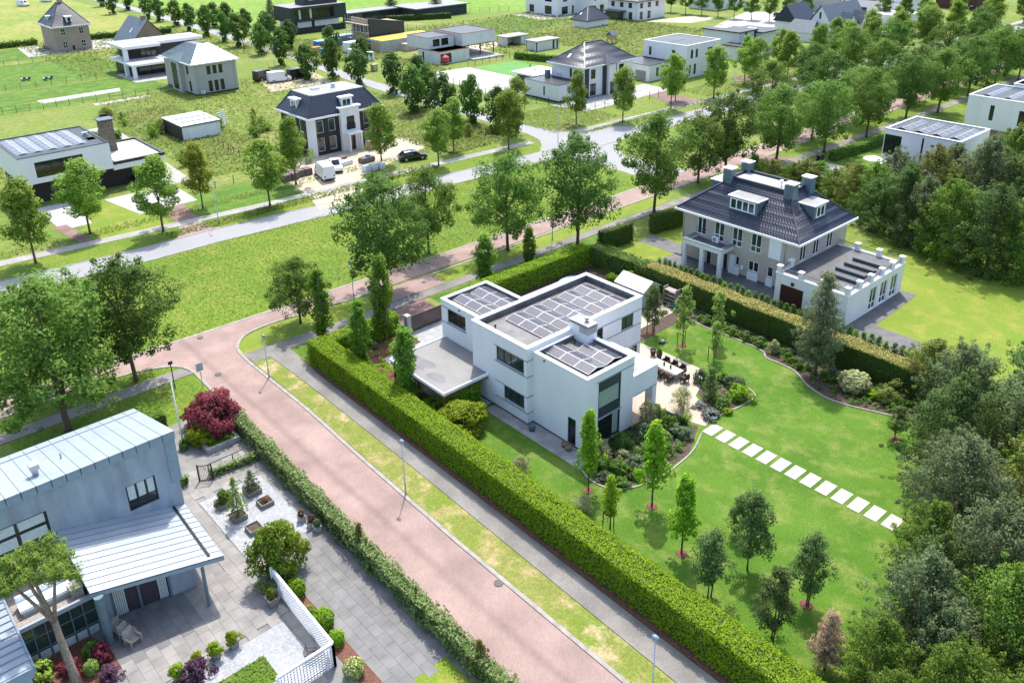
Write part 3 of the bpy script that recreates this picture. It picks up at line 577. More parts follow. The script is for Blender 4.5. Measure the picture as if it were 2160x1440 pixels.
tent(V, -45.05, 43.95, 6.78, 3); tent(V, -43.4, 46.05, 6.78, 2)
V.p('roof_vent', MB().lathe([(.05, 6.45), (.05, 6.75), (.1, 6.75), (.1, 6.85), (.03, 6.9)], -44.4, 45.9), BLACKM); V.p('roof_vent', MB().lathe([(.05, 6.75), (.05, 7.0), (.1, 7.0), (.1, 7.1), (.03, 7.15)], -50.6, 42.4), BLACKM)
for x, y, z in ((-45.8+1.9, 41.9, 6.6), (-55.9, 42.65, 6.45)): V.p('wall_spout', pbox(MB(), pm('Y', y, -1), x-.06, x+.06, z-.05, z+.05, 0, .12), BLACKM)
# carport
Cp = House('carport', 'open carport with flat grey roof, rain puddles and brown timber posts by the white villa', 'carport', (-55, 39, 0))
mb = MB().box(-58.2, 36.4, 2.62, -50.4, 42.6, 2.84); Cp.p('roof', mb, mat('puddled_roofing', (.215, .21, .20), .5, .12, .5, col2=(.17, .166, .16), coords='world'))
e = MB(); e.box(-58.3, 36.3, 2.66, -50.3, 36.42, 2.93); e.box(-58.3, 36.42, 2.66, -58.18, 42.6, 2.93); e.box(-50.42, 36.42, 2.66, -50.3, 41.24, 2.93); Cp.p('roof_edge', e, WHITE2)
Cp.p('fascia', MB().box(-58.26, 36.34, 2.42, -50.34, 36.5, 2.655).box(-50.5, 36.5, 2.42, -50.34, 41.2, 2.655).box(-58.26, 36.5, 2.42, -58.1, 42.5, 2.655), WOOD)
for x, y in ((-50.55, 36.6), (-54.4, 36.6), (-58.0, 36.6), (-58.0, 41.8)): Cp.p('post', MB().box(x-.09, y-.09, 0, x+.09, y+.09, 2.62), WOOD)
WET = mat('puddle', (.16, .15, .15), .06, .2, .8, spec=.6)
for cx, cy, r, s in ((-55.9, 38.0, 1.55, 5), (-53.0, 37.6, 1.0, 9)):
    rr = random.Random(s); n = 22; pts = [(cx+r*(1+.28*math.sin(3*t+s)+.15*math.sin(5*t))*math.cos(t), cy+.62*r*(1+.25*math.sin(2*t+1))*math.sin(t)) for t in [2*math.pi*i/n for i in range(n)]]
    Cp.p('puddle', MB().prism(pts, 2.835, 2.847), WET)
# sliding gate and its wall
gt = thing('sliding_gate', 'dark slatted sliding gate between the villa hedge and the white villa', 'gate', (-65.6, 45.6, 0))
part('gate_frame', MB().box(-.06, -1.9, .08, .06, 2.1, .16).box(-.06, -1.9, 1.72, .06, 2.1, 1.8).box(-.06, -1.98, 0, .06, -1.9, 1.85).box(-.06, 2.1, 0, .06, 2.18, 1.85), BLACKM, gt)
_s = MB().box(-.03, -.04, .16, .03, .04, 1.72).mesh('gate_slat', mat('gate_grey', (.05, .045, .05), .5))
for k in range(30): o = link('slat', _s, gt); o.location = (0, -1.82+k*.133, 0)
tag(part('gate_pillar', MB().box(-65.95, 43.15, 0, -65.35, 43.6, 2.0).box(-66, 43.1, 2.0, -65.3, 43.65, 2.08), CONCL), 'pale brick pillar at the hedge end of the sliding gate', 'pillar')
# ------------------------------------------------------------------ the brick villa with the glazed black roof
BRICKP = brickmat('pale_brick', (.50, .43, .365), (.44, .375, .315), (.46, .41, .355), .21, .06, .008, wall=True, patch=.06, bump=.1)
B = House('brick_villa', 'pale brick villa with glazed black hipped roof, four zinc chimneys and a roof terrace', 'villa', (-51, 84, 0))
x0, x1, y0, y1 = -58.95, -43.8, 79.4, 90.2
up = [(-56.9, -55.6, 3.6, 5.75), (-54.48, -53.06, 3.45, 5.78), (-52.0, -50.6, 3.5, 5.82), (-49.5, -48.1, 3.5, 5.82)]
lowr = [(-51.3, -50.72, 1.2, 2.4), (-49.56, -48.17, 1.13, 2.4), (-47.1, -46.3, 1.15, 2.42), (-55.4, -54.6, .1, 2.3), (-53.0, -52.3, .1, 2.3)]
drs = [(80.3, 81.6, 3.6, 5.75), (83.0, 84.3, 3.6, 5.75), (85.9, 87.2, 3.6, 5.75)]
plain_walls(B, x0, y0, x1, y1, .0, 6.15, BRICKP, opsX=drs, opsY=up+lowr)
B.p('plinth', MB().box(x0-.03, y0-.03, 0, x1, y0-.004, .3), SLABD)
for i, o in enumerate(up): window(B, 'Y', y0, -1, *o, fm=WHITE2, n=2, bars=() if i == 0 else (.32,), gm=GLASSG, sill=CONC, fw=.1)
for i, o in enumerate(lowr): window(B, 'Y', y0, -1, *o, fm=WHITE2, n=2 if i == 1 else 1, sill=CONC if i < 3 else None, fw=.1, name='window' if i < 3 else 'door')
for o in drs: window(B, 'X', x1, 1, *o, fm=WHITE2, n=2, fw=.11, name='french_door')
for a in ((-47.1, -45.6, 3.5, 5.92), (-52.1, -51.34, .05, 2.42), (-51.32, -50.66, .05, 1.12), (-49.56, -48.17, .05, 1.05), (-47.1, -46.25, .05, 1.07)): B.p('white_panel', pbox(MB(), pm('Y', y0, -1), *a, 0, .045), WHITE2)
rl = MB(); P = pm('Y', y0, -1)
for z in (4.0, 4.35): pbox(rl, P, -57.0, -55.5, z-.02, z+.02, .02, .06)
B.p('window_rail', rl, BLACKM)
hip_roof(B, -59.6, 78.75, -43.15, 90.85, 6.3, 10.0, (4.4, 4.4, 4.4, 4.4), TILEB, gutter=WHITE2, row=.38, col=.36, amp=.045)
t = MB().box(-55.2, 83.15, 9.9, -47.55, 86.45, 10.0); dk = B.p('flat_top', t, mat('pale_roofing', (.46, .45, .43), .7, .1))
k = MB(); [k.box(*a) for a in ((-55.4, 82.95, 9.95, -47.35, 83.2, 10.3), (-55.4, 86.4, 9.95, -47.35, 86.65, 10.3), (-55.4, 83.2, 9.95, -55.15, 86.4, 10.3), (-47.6, 83.2, 9.95, -47.35, 86.4, 10.3))]; B.p('kerb_flashing', k, TILEB, dk)
B.p('roof_vent', MB().lathe([(.12, 10), (.12, 10.5), (.2, 10.5), (.2, 10.75), (.05, 10.8)], -49.5, 84.6), WHITE2, dk)
for cx, cy in ((-55.4, 83.0), (-55.4, 86.6), (-47.3, 83.0), (-47.3, 86.6)):
    c = B.p('chimney', MB().box(cx-.58, cy-.5, 8.3, cx+.58, cy+.5, 11.05), ZINC); s = MB()
    for d in (-.2, .2): s.box(cx+d-.02, cy-.53, 8.4, cx+d+.02, cy-.5, 11.0)
    B.p('seam', s, ZINC, c); B.p('cowl', MB().box(cx-.4, cy-.34, 11.05, cx+.4, cy+.34, 11.2).box(cx-.68, cy-.6, 11.22, cx+.68, cy+.6, 11.3), WHITE2, c)
def dormer(a0, a1, c, zb, zt, ax, out, back, wn, wops):
    P = pm(ax, c, out); d = MB(); pbox(d, P, a0, a1, zb-.2, zt, -back, 0); o = B.p('dormer', d, ZINC)
    B.p('dormer_roof', pbox(MB(), P, a0-.12, a1+.12, zt+.002, zt+.12, -back, .14), WHITE2, o); B.p('dormer_deck', pbox(MB(), P, a0+.05, a1-.05, zt+.12, zt+.135, -back, 0), BITUM2, o)
    f = MB(); b0, b1, z0, z1 = wops; w = (b1-b0)/wn
    pbox(f, P, b0-.1, b1+.1, z0-.1, z0, 0, .07); pbox(f, P, b0-.1, b1+.1, z1, z1+.1, 0, .07)
    for k in range(wn+1): pbox(f, P, b0+k*w-.07, b0+k*w+.07, z0, z1, 0, .07)
    wf = B.p('dormer_window', f, WHITE2, o)
    B.p('dormer_glass', pbox(MB(), P, b0, b1, z0, z1, .005, .02), GLASSG, o)
dormer(-53.3, -49.5, 80.1, 7.55, 9.05, 'Y', -1, 2.2, 4, (-53.0, -49.85, 7.75, 8.8)); dormer(83.5, 86.1, -44.5, 7.55, 9.05, 'X', 1, 2.2, 2, (84.0, 85.6, 7.75, 8.8)); dormer(83.5, 86.1, -58.2, 7.55, 9.05, 'X', -1, 2.2, 2, (84.0, 85.6, 7.75, 8.8))
for x in (-58.8, -45.1): downpipe(B, x, y0-.08, .3, 6.1)
# entrance porch
po = B.p('porch', MB().box(-57.1, 76.95, 3.05, -51.6, 77.4, 3.55).box(-57.1, 77.4, 3.05, -56.65, 79.38, 3.55).box(-52.05, 77.4, 3.05, -51.6, 79.38, 3.55).box(-56.65, 77.4, 3.1, -52.05, 79.38, 3.25), WHITE)
B.p('porch_deck', MB().box(-56.65, 77.4, 3.26, -52.05, 79.38, 3.3), TERR, po); B.p('porch_cap', MB().box(-57.15, 76.9, 3.552, -51.55, 77.42, 3.62).box(-57.15, 77.42, 3.552, -56.6, 79.38, 3.62).box(-52.1, 77.42, 3.552, -51.55, 79.38, 3.62), ZINC, po)
for x in (-56.85, -54.35, -51.85): B.p('pillar', MB().box(x-.23, 77.0, 0, x+.23, 77.4, 3.04), WHITE)
ac_unit(B, -54.0, 79.4, 3.35, 'Y', -1)
B.p('charger', MB().box(-50.4, 79.2, 1.0, -50.1, 79.398, 1.45), WHITE2)
# terrace wing
T = House('terrace_wing', 'white garage wing with balustrade roof terrace beside the pale brick villa', 'garage', (-40, 82, 0))
tx0, tx1, ty0, ty1 = -44.25, -36.0, 76.6, 88.7
wo = [(81.4, 82.9, .15, 2.75), (83.7, 85.2, .15, 2.75), (86.0, 87.5, .15, 2.75)]
mb = MB(); wall(mb, 'Y', ty0, -1, tx0, tx1, 0, 3.4, [(-43.6, -40.9, .02, 2.35)]); wall(mb, 'X', tx1, 1, ty0, ty1, 0, 3.4, wo); wall(mb, 'Y', ty1, 1, -43.8, tx1, 0, 3.4); wall(mb, 'X', tx0, -1, ty0, 79.4, 0, 3.4)
T.p('wall', mb, WHITE); T.p('core', MB().box(tx0+.3, ty0+.3, 0, tx1-.3, ty1-.3, 3.2), DARKF)
T.p('garage_door', MB().box(-43.6, 76.7, .02, -40.9, 76.78, 2.35), mat('dark_red_door', (.05, .012, .014), .5)); T.p('wall_lamp', MB().lathe([(.16, 2.6), (.16, 2.9)], -42.2, 76.5), BLACKM)
for o in wo: window(T, 'X', tx1, 1, *o, fm=WHITE2, n=2, bars=(.3,), fw=.12, gm=GLASSG)
T.p('deck', MB().box(tx0+.2, ty0+.2, 3.35, tx1-.2, ty1-.2, 3.45), TERR)
T.p('ledge', MB().box(tx0-.06, ty0-.06, 3.402, tx1+.06, ty0+.4, 3.55).box(tx1-.4, ty0+.4, 3.402, tx1+.06, ty1+.06, 3.55).box(-43.7, ty1-.4, 3.402, tx1-.4, ty1+.06, 3.55).box(tx0-.06, ty0+.4, 3.402, tx0+.4, 79.3, 3.55), WHITE2)
pts = [(-44.02, 76.85), (-41.5, 76.85), (-38.9, 76.85), (-36.25, 76.85)]+[(-36.25, y) for y in (79.2, 81.55, 83.9, 86.2, 88.45)]+[(-38.85, 88.45), (-41.4, 88.45), (-44.02, 79.1)]
for x, y in pts:
    o = T.p('post', MB().box(x-.23, y-.23, 3.4 if (x, y) != pts[3] else 3.3, x+.23, y+.23, 4.22), WHITE); T.p('post_cap', MB().box(x-.29, y-.29, 4.221, x+.29, y+.29, 4.32), WHITE2, o)
def rail(H, a, b):
    m = MB(); a, b = Vector(a), Vector(b); L = (b-a).length; n = int(L/.13)
    for z in (3.62, 4.02, 4.12): m.beam((a.x, a.y, z), (b.x, b.y, z), .035)
    for i in range(1, n): q = a+(b-a)*i/n; m.beam((q.x, q.y, 3.62), (q.x, q.y, 4.02), .018)
    H.p('railing', m, mat('rail_grey', (.13, .14, .15), .5))
ring = pts[:3]+pts[3:9]+pts[9:11]
for a, b in zip(ring[:-1], ring[1:]): rail(T, a, b)
rail(T, pts[10], (-43.75, 88.45)); rail(T, pts[0], pts[11])
for y in (85.5, 83.65, 81.8, 79.95):
    T.p('skylight', MB().box(-40.3, y-.16, 3.45, -37.0, y+.16, 3.8), mat('skylight_frame', (.05, .065, .08), .35)); T.p('skylight_glass', MB().add([(-40.25, y-.14, 3.81), (-37.05, y-.14, 3.81), (-37.05, y+.95, 3.5), (-40.25, y+.95, 3.5)], [(0, 1, 2, 3)]), mat('pale_glass', (.22, .24, .25), .08, .2, 1.2, spec=.7))

# ------------------------------------------------------------------ the blue rendered house with metal roofs (lower left)
BLUE = mat('blue_render', (.33, .385, .435), .85, .25, 1.1, bump=.25, col2=(.235, .275, .315), coords='world', detail=9, stretch=.28)
SEAM = mat('pale_zinc_roof', (.335, .38, .42), .45, .08, .7, metal=.1, col2=(.30, .345, .385))
SEAMD = mat('seam_line', (.25, .295, .34), .4)
Z = House('blue_house', 'blue-grey rendered house with pale standing-seam metal roofs in the lower left corner', 'house', (-52, 8, 0))
mb = MB(); wall(mb, 'X', -52, 1, -12, 14.75, 0, 8.2, [(11.27, 13.22, 3.76, 5.78), (3.0, 6.56, 3.02, 6.55)], rec=.18)
mb.add([(-60.2, 14.75, 0), (-52, 14.75, 0), (-52, 14.75, 8.2), (-60.2, 14.75, 6.1)], [(3, 2, 1, 0)]); mb.add([(-60.2, 14.75, 0), (-60.2, 14.75, 6.1), (-60.2, -12, 6.1), (-60.2, -12, 0)], [(0, 1, 2, 3)])
Z.p('wall', mb, BLUE); Z.p('core', MB().box(-59.9, -11.7, 0, -52.35, 14.4, 5.9), DARKF)
def rz(x): return 6.25+(x+60.4)*(8.72-6.25)/8.75
for k in range(30):
    ya, yb = 14.92-k*.86, 14.92-(k+1)*.86+.05
    o = Z.p('roof_panel', MB().add([(-60.5, yb, rz(-60.5)), (-51.65, yb, rz(-51.65)), (-51.65, ya, rz(-51.65)), (-60.5, ya, rz(-60.5)), (-60.5, yb, rz(-60.5)-.06), (-51.65, yb, rz(-51.65)-.06), (-51.65, ya, rz(-51.65)-.06), (-60.5, ya, rz(-60.5)-.06)], [(0, 1, 2, 3), (7, 6, 5, 4), (0, 4, 5, 1), (1, 5, 6, 2), (2, 6, 7, 3), (3, 7, 4, 0)]), SEAM)
    Z.p('seam', MB().beam((-60.5, yb-.025, rz(-60.5)+.005), (-51.65, yb-.025, rz(-51.65)+.005), .024, .035), SEAMD, o)
    Z.p('fascia_panel', MB().box(-51.99, yb, 8.05, -51.7, ya, 8.62), mat('fascia_zinc', (.22, .295, .35), .45, .1))
Z.p('gutter_line', MB().beam((-59.2, -11, rz(-59.2)+.03), (-59.2, 14.9, rz(-59.2)+.03), .08, .06), SEAMD)
Z.p('corner_flashing', MB().box(-51.998, 14.2, 4.6, -51.9, 14.9, 8.04), mat('fascia_zinc', (.22, .295, .35)))
Z.p('roof_vent', MB().box(-54.0, 6.6, rz(-53.8)-.1, -53.6, 6.95, rz(-53.8)+.55).box(-54.15, 6.5, rz(-53.8)+.56, -53.45, 7.05, rz(-53.8)+.9), GREYM); Z.p('roof_pipe', MB().tube([(-55.2, 8.6, 7.6), (-55.2, 8.6, 8.15)], .05), SEAMD)
w1 = window(Z, 'X', -52, 1, 11.27, 13.22, 3.76, 5.78, n=3, fw=.11, rec=.14)
BLIND = mat('pale_blind', (.55, .60, .58), .8, .1, 5)
for k in range(3): a = 11.35+k*.64; Z.p('blind', pbox(MB(), pm('X', -52, 1), a+.04, a+.52, 4.55, 5.66, -.152, -.13), BLIND)
window(Z, 'X', -52, 1, 3.0, 6.56, 3.02, 6.55, n=2, bars=(.74,), fw=.13, rec=.14)
for a, b, z0, z1 in ((3.2, 4.68, 5.75, 6.4), (4.9, 6.4, 5.75, 6.4), (3.2, 4.68, 4.75, 5.5), (4.9, 6.4, 4.8, 5.5)): Z.p('blind', pbox(MB(), pm('X', -52, 1), a, b, z0, z1, -.152, -.13), BLIND)
# porch roof: warped metal sheet
UL, UR, LR, LL = (np.array(p) for p in ((-51.98, 6.8, 4.78), (-51.98, 14.75, 2.52), (-44.3, 14.25, 3.35), (-46.0, 6.82, 3.95)))
def bl(u, v): return tuple((UL*(1-u)+UR*u)*(1-v)+(LL*(1-u)+LR*u)*v)
npan = 11
for k in range(npan):
    v0, v1 = k/npan, (k+1)/npan-.004; q = MB()
    for i in range(6):
        a, b = i/6, (i+1)/6; q.quad(bl(a, v1), bl(b, v1), bl(b, v0), bl(a, v0))
    o = Z.p('roof_panel', q, SEAM); s = MB(); pp = [Vector(bl(i/6, v1))+Vector((0, 0, .018)) for i in range(7)]
    if k < npan-1: [s.beam(pp[i], pp[i+1], .024, .035) for i in range(6)]; Z.p('seam', s, SEAMD, o)
und = MB(); _e = lambda u, v, dz: tuple(Vector(bl(u, v))-Vector((0, 0, dz)))
for i in range(6):
    a, b = i/6, (i+1)/6; und.quad(_e(a, 1, .05), _e(b, 1, .05), _e(b, 1, .34), _e(a, 1, .34)); und.quad(_e(b, 0, .34), _e(a, 0, .34), _e(a, 1, .34), _e(b, 1, .34))
und.quad(_e(1, 1, .02), _e(1, 0, .02), _e(1, 0, .34), _e(1, 1, .34)); und.quad(_e(0, 0, .02), _e(0, 1, .02), _e(0, 1, .34), _e(0, 0, .34)); e4 = [bl(0, 0), bl(1, 0), bl(1, 1), bl(0, 1)]; Z.p('porch_fascia', und, mat('fascia_zinc', (.22, .295, .35)))
Z.p('rain_channel', MB().beam(tuple(Vector(bl(.90, .02))+Vector((0, 0, .05))), tuple(Vector(bl(.90, .95))+Vector((0, 0, .05))), .16, .06), BLACKM)
Z.p('steel_post', MB().tube([(-44.5, 12.87, 0), (-44.55, 12.9, 3.05)], .11, 12), ZINC); Z.p('steel_post', MB().tube([(-45.75, 7.15, 0), (-45.75, 7.15, 3.7)], .28, 14), ZINC)
dw = [(-47.6, 7.3), (-46.7, 13.05)]; d = Vector(dw[1])-Vector(dw[0]); d.normalize(); nn = Vector((d.y, -d.x)); A0 = Vector(dw[0])
def along(a, w, z0, z1, off, th): c = A0+d*(a+w/2)+nn*off; return MB().cbox(c.x, c.y, z0, th, w, z1-z0, math.atan2(d.y, d.x)-math.pi/2)
Z.p('entry_wall', along(0, .75, 0, 3.2, -.1, .25), BLUE); Z.p('entry_wall', along(4.2, 1.6, 0, 2.9, -.1, .25), BLUE); Z.p('entry_wall_back', along(.75, 3.45, 0, 3.0, -.3, .1), DARKF)
es = Z.p('sliding_door', along(.75, .12, 0, 3.0, 0, .12), ZINC)
for a in (2.3, 4.1): Z.p('door_frame', along(a, .14, 0, 2.95, .01, .12), ZINC, es)
Z.p('door_frame', along(.87, 3.3, 2.6, 3.0, -.02, .1), ZINC, es)
Z.p('door_panel', along(1.6, .7, .05, 2.6, -.1, .06), mat('plum_panel', (.06, .045, .055), .4)); Z.p('door_panel', along(2.44, 1.0, .05, 2.6, -.1, .06), mat('plum_panel', (.06, .045, .055)))
for a, w_ in ((.9, .7), (3.5, .55)):
    for k in range(6): Z.p('curtain', along(a+k*w_/6, w_/8, .1, 2.6, -.06-.03*(k % 2), .05), BLIND)
# roof deck with the glazed wall below
Z.p('core', MB().box(-51.9, 3.0, 0, -47.6, 6.7, 2.8), DARKF)
for k in range(24): a = -51.9+k*.2; Z.p('deck_plank', MB().box(a, 2.9, 2.92, a+.185, 6.75, 3.0), GREYW)
Z.p('deck_edge', MB().box(-47.15, 2.85, 2.75, -46.95, 7.0, 3.05), SEAM)
for k in range(6):
    a = 2.95+k*.69; o = Z.p('glazing_bar', MB().box(-47.3, a-.035, 0, -47.15, a+.035, 2.75), ZINC)
    for z0, z1 in ((.05, .75), (.8, 1.75), (1.8, 2.7)): Z.p('pane', MB().box(-47.27, a+.04, z0, -47.22, a+.65, z1), GLASSG, o)
    Z.p('blind', MB().box(-47.21, a+.06, .05, -47.19, a+.63, .62), BLIND, o)
for z in (.78, 1.78): Z.p('glazing_rail', MB().box(-47.29, 2.95, z-.03, -47.17, 7.05, z+.03), ZINC)
# left wing roof
for k in range(13):
    xa = -51.2+k*.62; o = Z.p('roof_panel', MB().box(xa, -8, 3.42, xa+.60, 2.86, 3.5), SEAM); Z.p('seam', MB().box(xa+.58, -8, 3.45, xa+.62, 2.86, 3.58), SEAMD, o)
Z.p('wing_fascia', MB().box(-51.2, 2.87, 3.15, -43.1, 2.98, 3.56).box(-43.14, -8, 2.9, -43.0, 2.86, 3.54), mat('fascia_zinc', (.22, .295, .35))); Z.p('wing_wall', MB().box(-51.2, -8, 0, -43.6, 2.7, 3.4), BLUE)
# ------------------------------------------------------------------ houses beyond the boulevard
BRK = brickmat('brown_brick', (.30, .20, .14), (.25, .165, .115), (.3, .24, .19), .21, .06, .01, wall=True, patch=.08, bump=.1)
BRKT = brickmat('taupe_brick', (.40, .30, .235), (.35, .265, .205), (.38, .3, .25), .21, .06, .01, wall=True, patch=.08, bump=.1)
BRKG = brickmat('grey_brick', (.42, .40, .375), (.37, .355, .33), (.42, .40, .38), .21, .06, .01, wall=True, patch=.06, bump=.1)
BRKD = brickmat('dark_red_brick', (.12, .045, .04), (.1, .04, .035), (.1, .06, .05), .21, .06, .01, wall=True, bump=.1)
DARKW = mat('dark_cladding', (.032, .024, .024), .7, .15, 2)
CHAR = mat('charcoal_cladding', (.030, .036, .044), .55, .1, 1)
SLATE = mat('slate_blue', (.10, .125, .15), .5, .2, 1.5)
def box_house(H, x0, y0, x1, y1, z0, z1, m=None, wx=(), wy=(), flat=True, fm=None, gm=None, drop=.3, cap=None, deck=None, pw=.25, n=1, plinth=True):
    plain_walls(H, x0, y0, x1, y1, z0, z1-(.05 if flat else 0), m or WHITE, opsX=[o[:4] for o in wx], opsY=[o[:4] for o in wy])
    for o in wx: window(H, 'X', x1, 1, *o[:4], fm=fm, gm=gm, n=o[4] if len(o) > 4 else n, bars=o[5] if len(o) > 5 else ())
    for o in wy: window(H, 'Y', y0, -1, *o[:4], fm=fm, gm=gm, n=o[4] if len(o) > 4 else n, bars=o[5] if len(o) > 5 else ())
    if flat: flat_roof(H, x0, y0, x1, y1, z1, drop, pw, cap=cap or DARKF, deck=deck or BITUM2, inner=BITUM2)
# left: white modern house with the stone chimney
h = House('modern_house', 'white flat-roofed house with tall rough stone chimney at the left edge', 'house', (-141, 32, 0))
box_house(h, -148.2, 25.2, -134.6, 37.8, 3.4, 7.5, wx=[(27.2, 33.8, 4.2, 6.5, 3)], drop=.35, deck=BITUM2)
h.p('ground_floor', MB().box(-147.5, 25.6, 0, -136.4, 44.8, 3.4), DARKW); h.p('window', MB().box(-136.5, 29, .2, -136.3, 34, 3.0), GLASS)
h.p('wall', MB().box(-147, 37.82, 3.0, -134.7, 45.6, 3.9), WHITE); flat_roof(h, -147.1, 37.85, -134.6, 45.7, 4.3, .25, .3, cap=DARKF, deck=mat('gravel_roof', (.50, .46, .40), .9, .12, 2), inner=DARKF)
STN = mat('rough_stone', (.30, .24, .17), .9, .5, 5, bump=1.0, col2=(.10, .08, .06), bscale=9)
c = h.p('chimney', MB().box(-143.6, 39.2, 3.9, -141.9, 41.0, 8.9), STN); sc = MB(); r_ = random.Random(3)
for k in range(90):
    z = 4.1+(k//6)*.32; a = 39.3+(k % 6)*.29+r_.uniform(-.05, .05); sc.box(-141.95, a, z, -141.86+r_.uniform(0, .06), a+.25, z+.26)
for k in range(75):
    z = 4.1+(k//5)*.32; a = -143.5+(k % 5)*.33+r_.uniform(-.05, .05); sc.box(a, 39.14-r_.uniform(0, .05), z, a+.28, 39.25, z+.26)
tag(h.p('chimney_stones', sc, STN, c), kind='stuff'); h.p('chimney_cap', MB().box(-143.9, 38.9, 9.05, -141.6, 41.3, 9.25).box(-143.4, 39.5, 8.9, -142.1, 40.7, 9.05), SLATE, c)
for y in (26.6, 28.6, 30.6, 32.6, 34.6):
    tent(h, -147.0, y, 7.52, 6, tilt=.15)
ac_unit(h, -142, 36.6, 7.25, 'X', 1); h.p('roof_light', MB().box(-140, 36, 7.15, -138.2, 37.2, 7.4), WHITE2)
# its low flat garage building
h = House('white_garage', 'low white box garage with flat panelled roof standing in tall grass', 'garage', (-158.5, 60, 0))
h.p('wall', MB().box(-163.3, 56.2, 0, -154.2, 63.4, 2.65), WHITE); h.p('side_cladding', MB().box(-163.2, 56.14, .05, -154.3, 56.196, 2.6), DARKW)
flat_roof(h, -163.4, 56.1, -154.1, 63.5, 2.85, .15, .25, cap=WHITE2, deck=mat('pale_panel_roof', (.62, .63, .64), .5, .08, .4)); h.p('garage_door', MB().box(-154.19, 57.3, .05, -154.12, 62.6, 2.3), WHITE2)
for x in (-160.3, -157.2): h.p('roof_strip', MB().box(x-.4, 56.5, 2.705, x+.4, 63.1, 2.72), SLATE)
for q in range(2):
    st = thing('timber_rack', ('taller' if q else 'shorter')+' white slatted rack leaning behind the low white garage', 'rack', (-158-q*1.5, 65.2+q*1.3, 0), .2)
    for k in range(7): part('slat', MB().box(-.05, -.8, .5+k*.42, .05, .8, .64+k*.42), WHITE2, st)
    part('upright', MB().box(-.09, -.6, 0, -.05, -.5, 3.4).box(-.09, .5, 0, -.05, .6, 3.4), GREYW, st)
# dark mansard villa under construction
h = House('mansard_villa', 'dark clad villa with black mansard roof, dormers and white entrance bay', 'villa', (-133, 75.4, 0))
y0, y1, x0, x1 = 68.1, 81.8, -138.4, -128.3
w4 = [(69.3, 70.6, 3.9, 6.0, 1), (71.6, 72.9, 3.9, 6.0, 1), (69.3, 70.6, .7, 3.0, 1), (71.6, 72.9, .7, 3.0, 1), (78.6, 79.8, 3.9, 6, 1), (78.6, 79.8, .7, 3, 1)]
box_house(h, x0, y0, x1, y1, 0, 6.6, DARKW, wx=w4, wy=[(-136.5, -135.4, 3.9, 6, 1), (-132, -130.9, 3.9, 6, 1), (-132, -130.9, .7, 3, 1)], flat=False, fm=WHITE2, gm=GLASSG)
h.p('corner_pier', MB().box(-129.5, 68.02, 0, -128.2, 69.1, 6.5), WHITE); h.p('corner_pier', MB().box(-129.5, 80.7, 0, -128.2, 81.88, 6.5), WHITE)
h.p('entrance_bay', MB().box(-128.29, 73.7, 0, -127.6, 77.4, 7.5), WHITE); h.p('bay_cornice', MB().box(-129.2, 73.4, 7.5, -127.3, 77.7, 7.75), WHITE2)
h.p('balcony_window', MB().box(-127.6, 74.8, 3.7, -127.55, 76.3, 6.0), GLASS); h.p('balcony_rail', MB().box(-127.55, 74.7, 3.7, -127.5, 76.4, 4.7), BLACKM)
h.p('porch_roof', MB().box(-127.6, 74.2, 3.1, -126.2, 77.0, 3.35), WHITE2); h.p('porch_pier', MB().box(-126.7, 74.25, 0, -126.3, 74.6, 3.1), WHITE); h.p('porch_pier', MB().box(-126.7, 76.6, 0, -126.3, 76.95, 3.1), WHITE); h.p('door', MB().box(-127.6, 75.0, 0, -127.56, 76.2, 2.6), GLASS)
hip_roof(h, x0-.5, y0-.5, x1+.5, y1+.5, 6.75, 10.0, (2.2, 2.2, 2.2, 2.2), TILEB, gutter=WHITE2, row=.45, col=.5, amp=.03, gh=.3)
h.p('flat_top', MB().box(x0+1.6, y0+1.6, 9.9, x1-1.6, y1-1.6, 10.02), BITUM2); ac_unit(h, -133.5, 76, 10.1, 'X', 1); h.p('roof_light', MB().box(-135, 72.4, 10.0, -134, 73.8, 10.3), WHITE2)
for (ax, c, a0) in (('X', -127.9, 74.5), ('Y', 67.7, -134.8)):
    P = pm(ax, c, 1 if ax == 'X' else -1); d = h.p('dormer', pbox(MB(), P, a0, a0+2.2, 7.3, 9.1, -2.2, -.55), WHITE); h.p('dormer_roof', pbox(MB(), P, a0-.25, a0+2.45, 9.1, 9.3, -2.3, -.3), WHITE2, d)
    for k in range(2): h.p('dormer_glass', pbox(MB(), P, a0+.35+k*.8, a0+1.0+k*.8, 7.65, 8.75, -.55, -.51), GLASS, d)
# grey brick house with shiny metal roof
h = House('grey_brick_house', 'pale grey brick house with sunlit metal hipped roof and two roof windows', 'house', (-197, 79, 0))
x0, x1, y0, y1 = -206, -189.3, 73.6, 83.6
box_house(h, x0, y0, x1, y1, .3, 6.9, BRKG, wx=[(76.6, 77.5, 4.3, 6.2, 2), (78.0, 78.9, 4.3, 6.2, 2), (79.4, 80.3, 4.3, 6.2, 2), (76.6, 77.5, .5, 2.9, 2), (78.0, 78.9, .5, 2.9, 2), (79.4, 80.3, .5, 2.9, 2)], wy=[(-193.4, -192.2, 4.3, 6.2, 2), (-192.8, -191.6, .5, 2.9, 2)], flat=False)
h.p('plinth', MB().box(x0, y0-.04, 0, x1+.04, y1, .3), DARKF); h.p('bay', MB().box(-200.5, 72.6, 0, -195, 73.62, 6.9), BRKG)
wd = h.p('stair_window', MB().box(-198.9, 72.52, .6, -196.4, 72.6, 6.4), GLASSG)
for k in range(4): h.p('glazing_bar', MB().box(-198.9+k*.8, 72.46, .6, -198.8+k*.8, 72.52, 6.4), DARKF, wd)
SHINY = mat('sunlit_sheen_roof', (.62, .62, .66), .22, .05, 1, metal=.35); TEAL = mat('steel_blue_roof', (.105, .145, .165), .65, .12, 1, spec=.2)
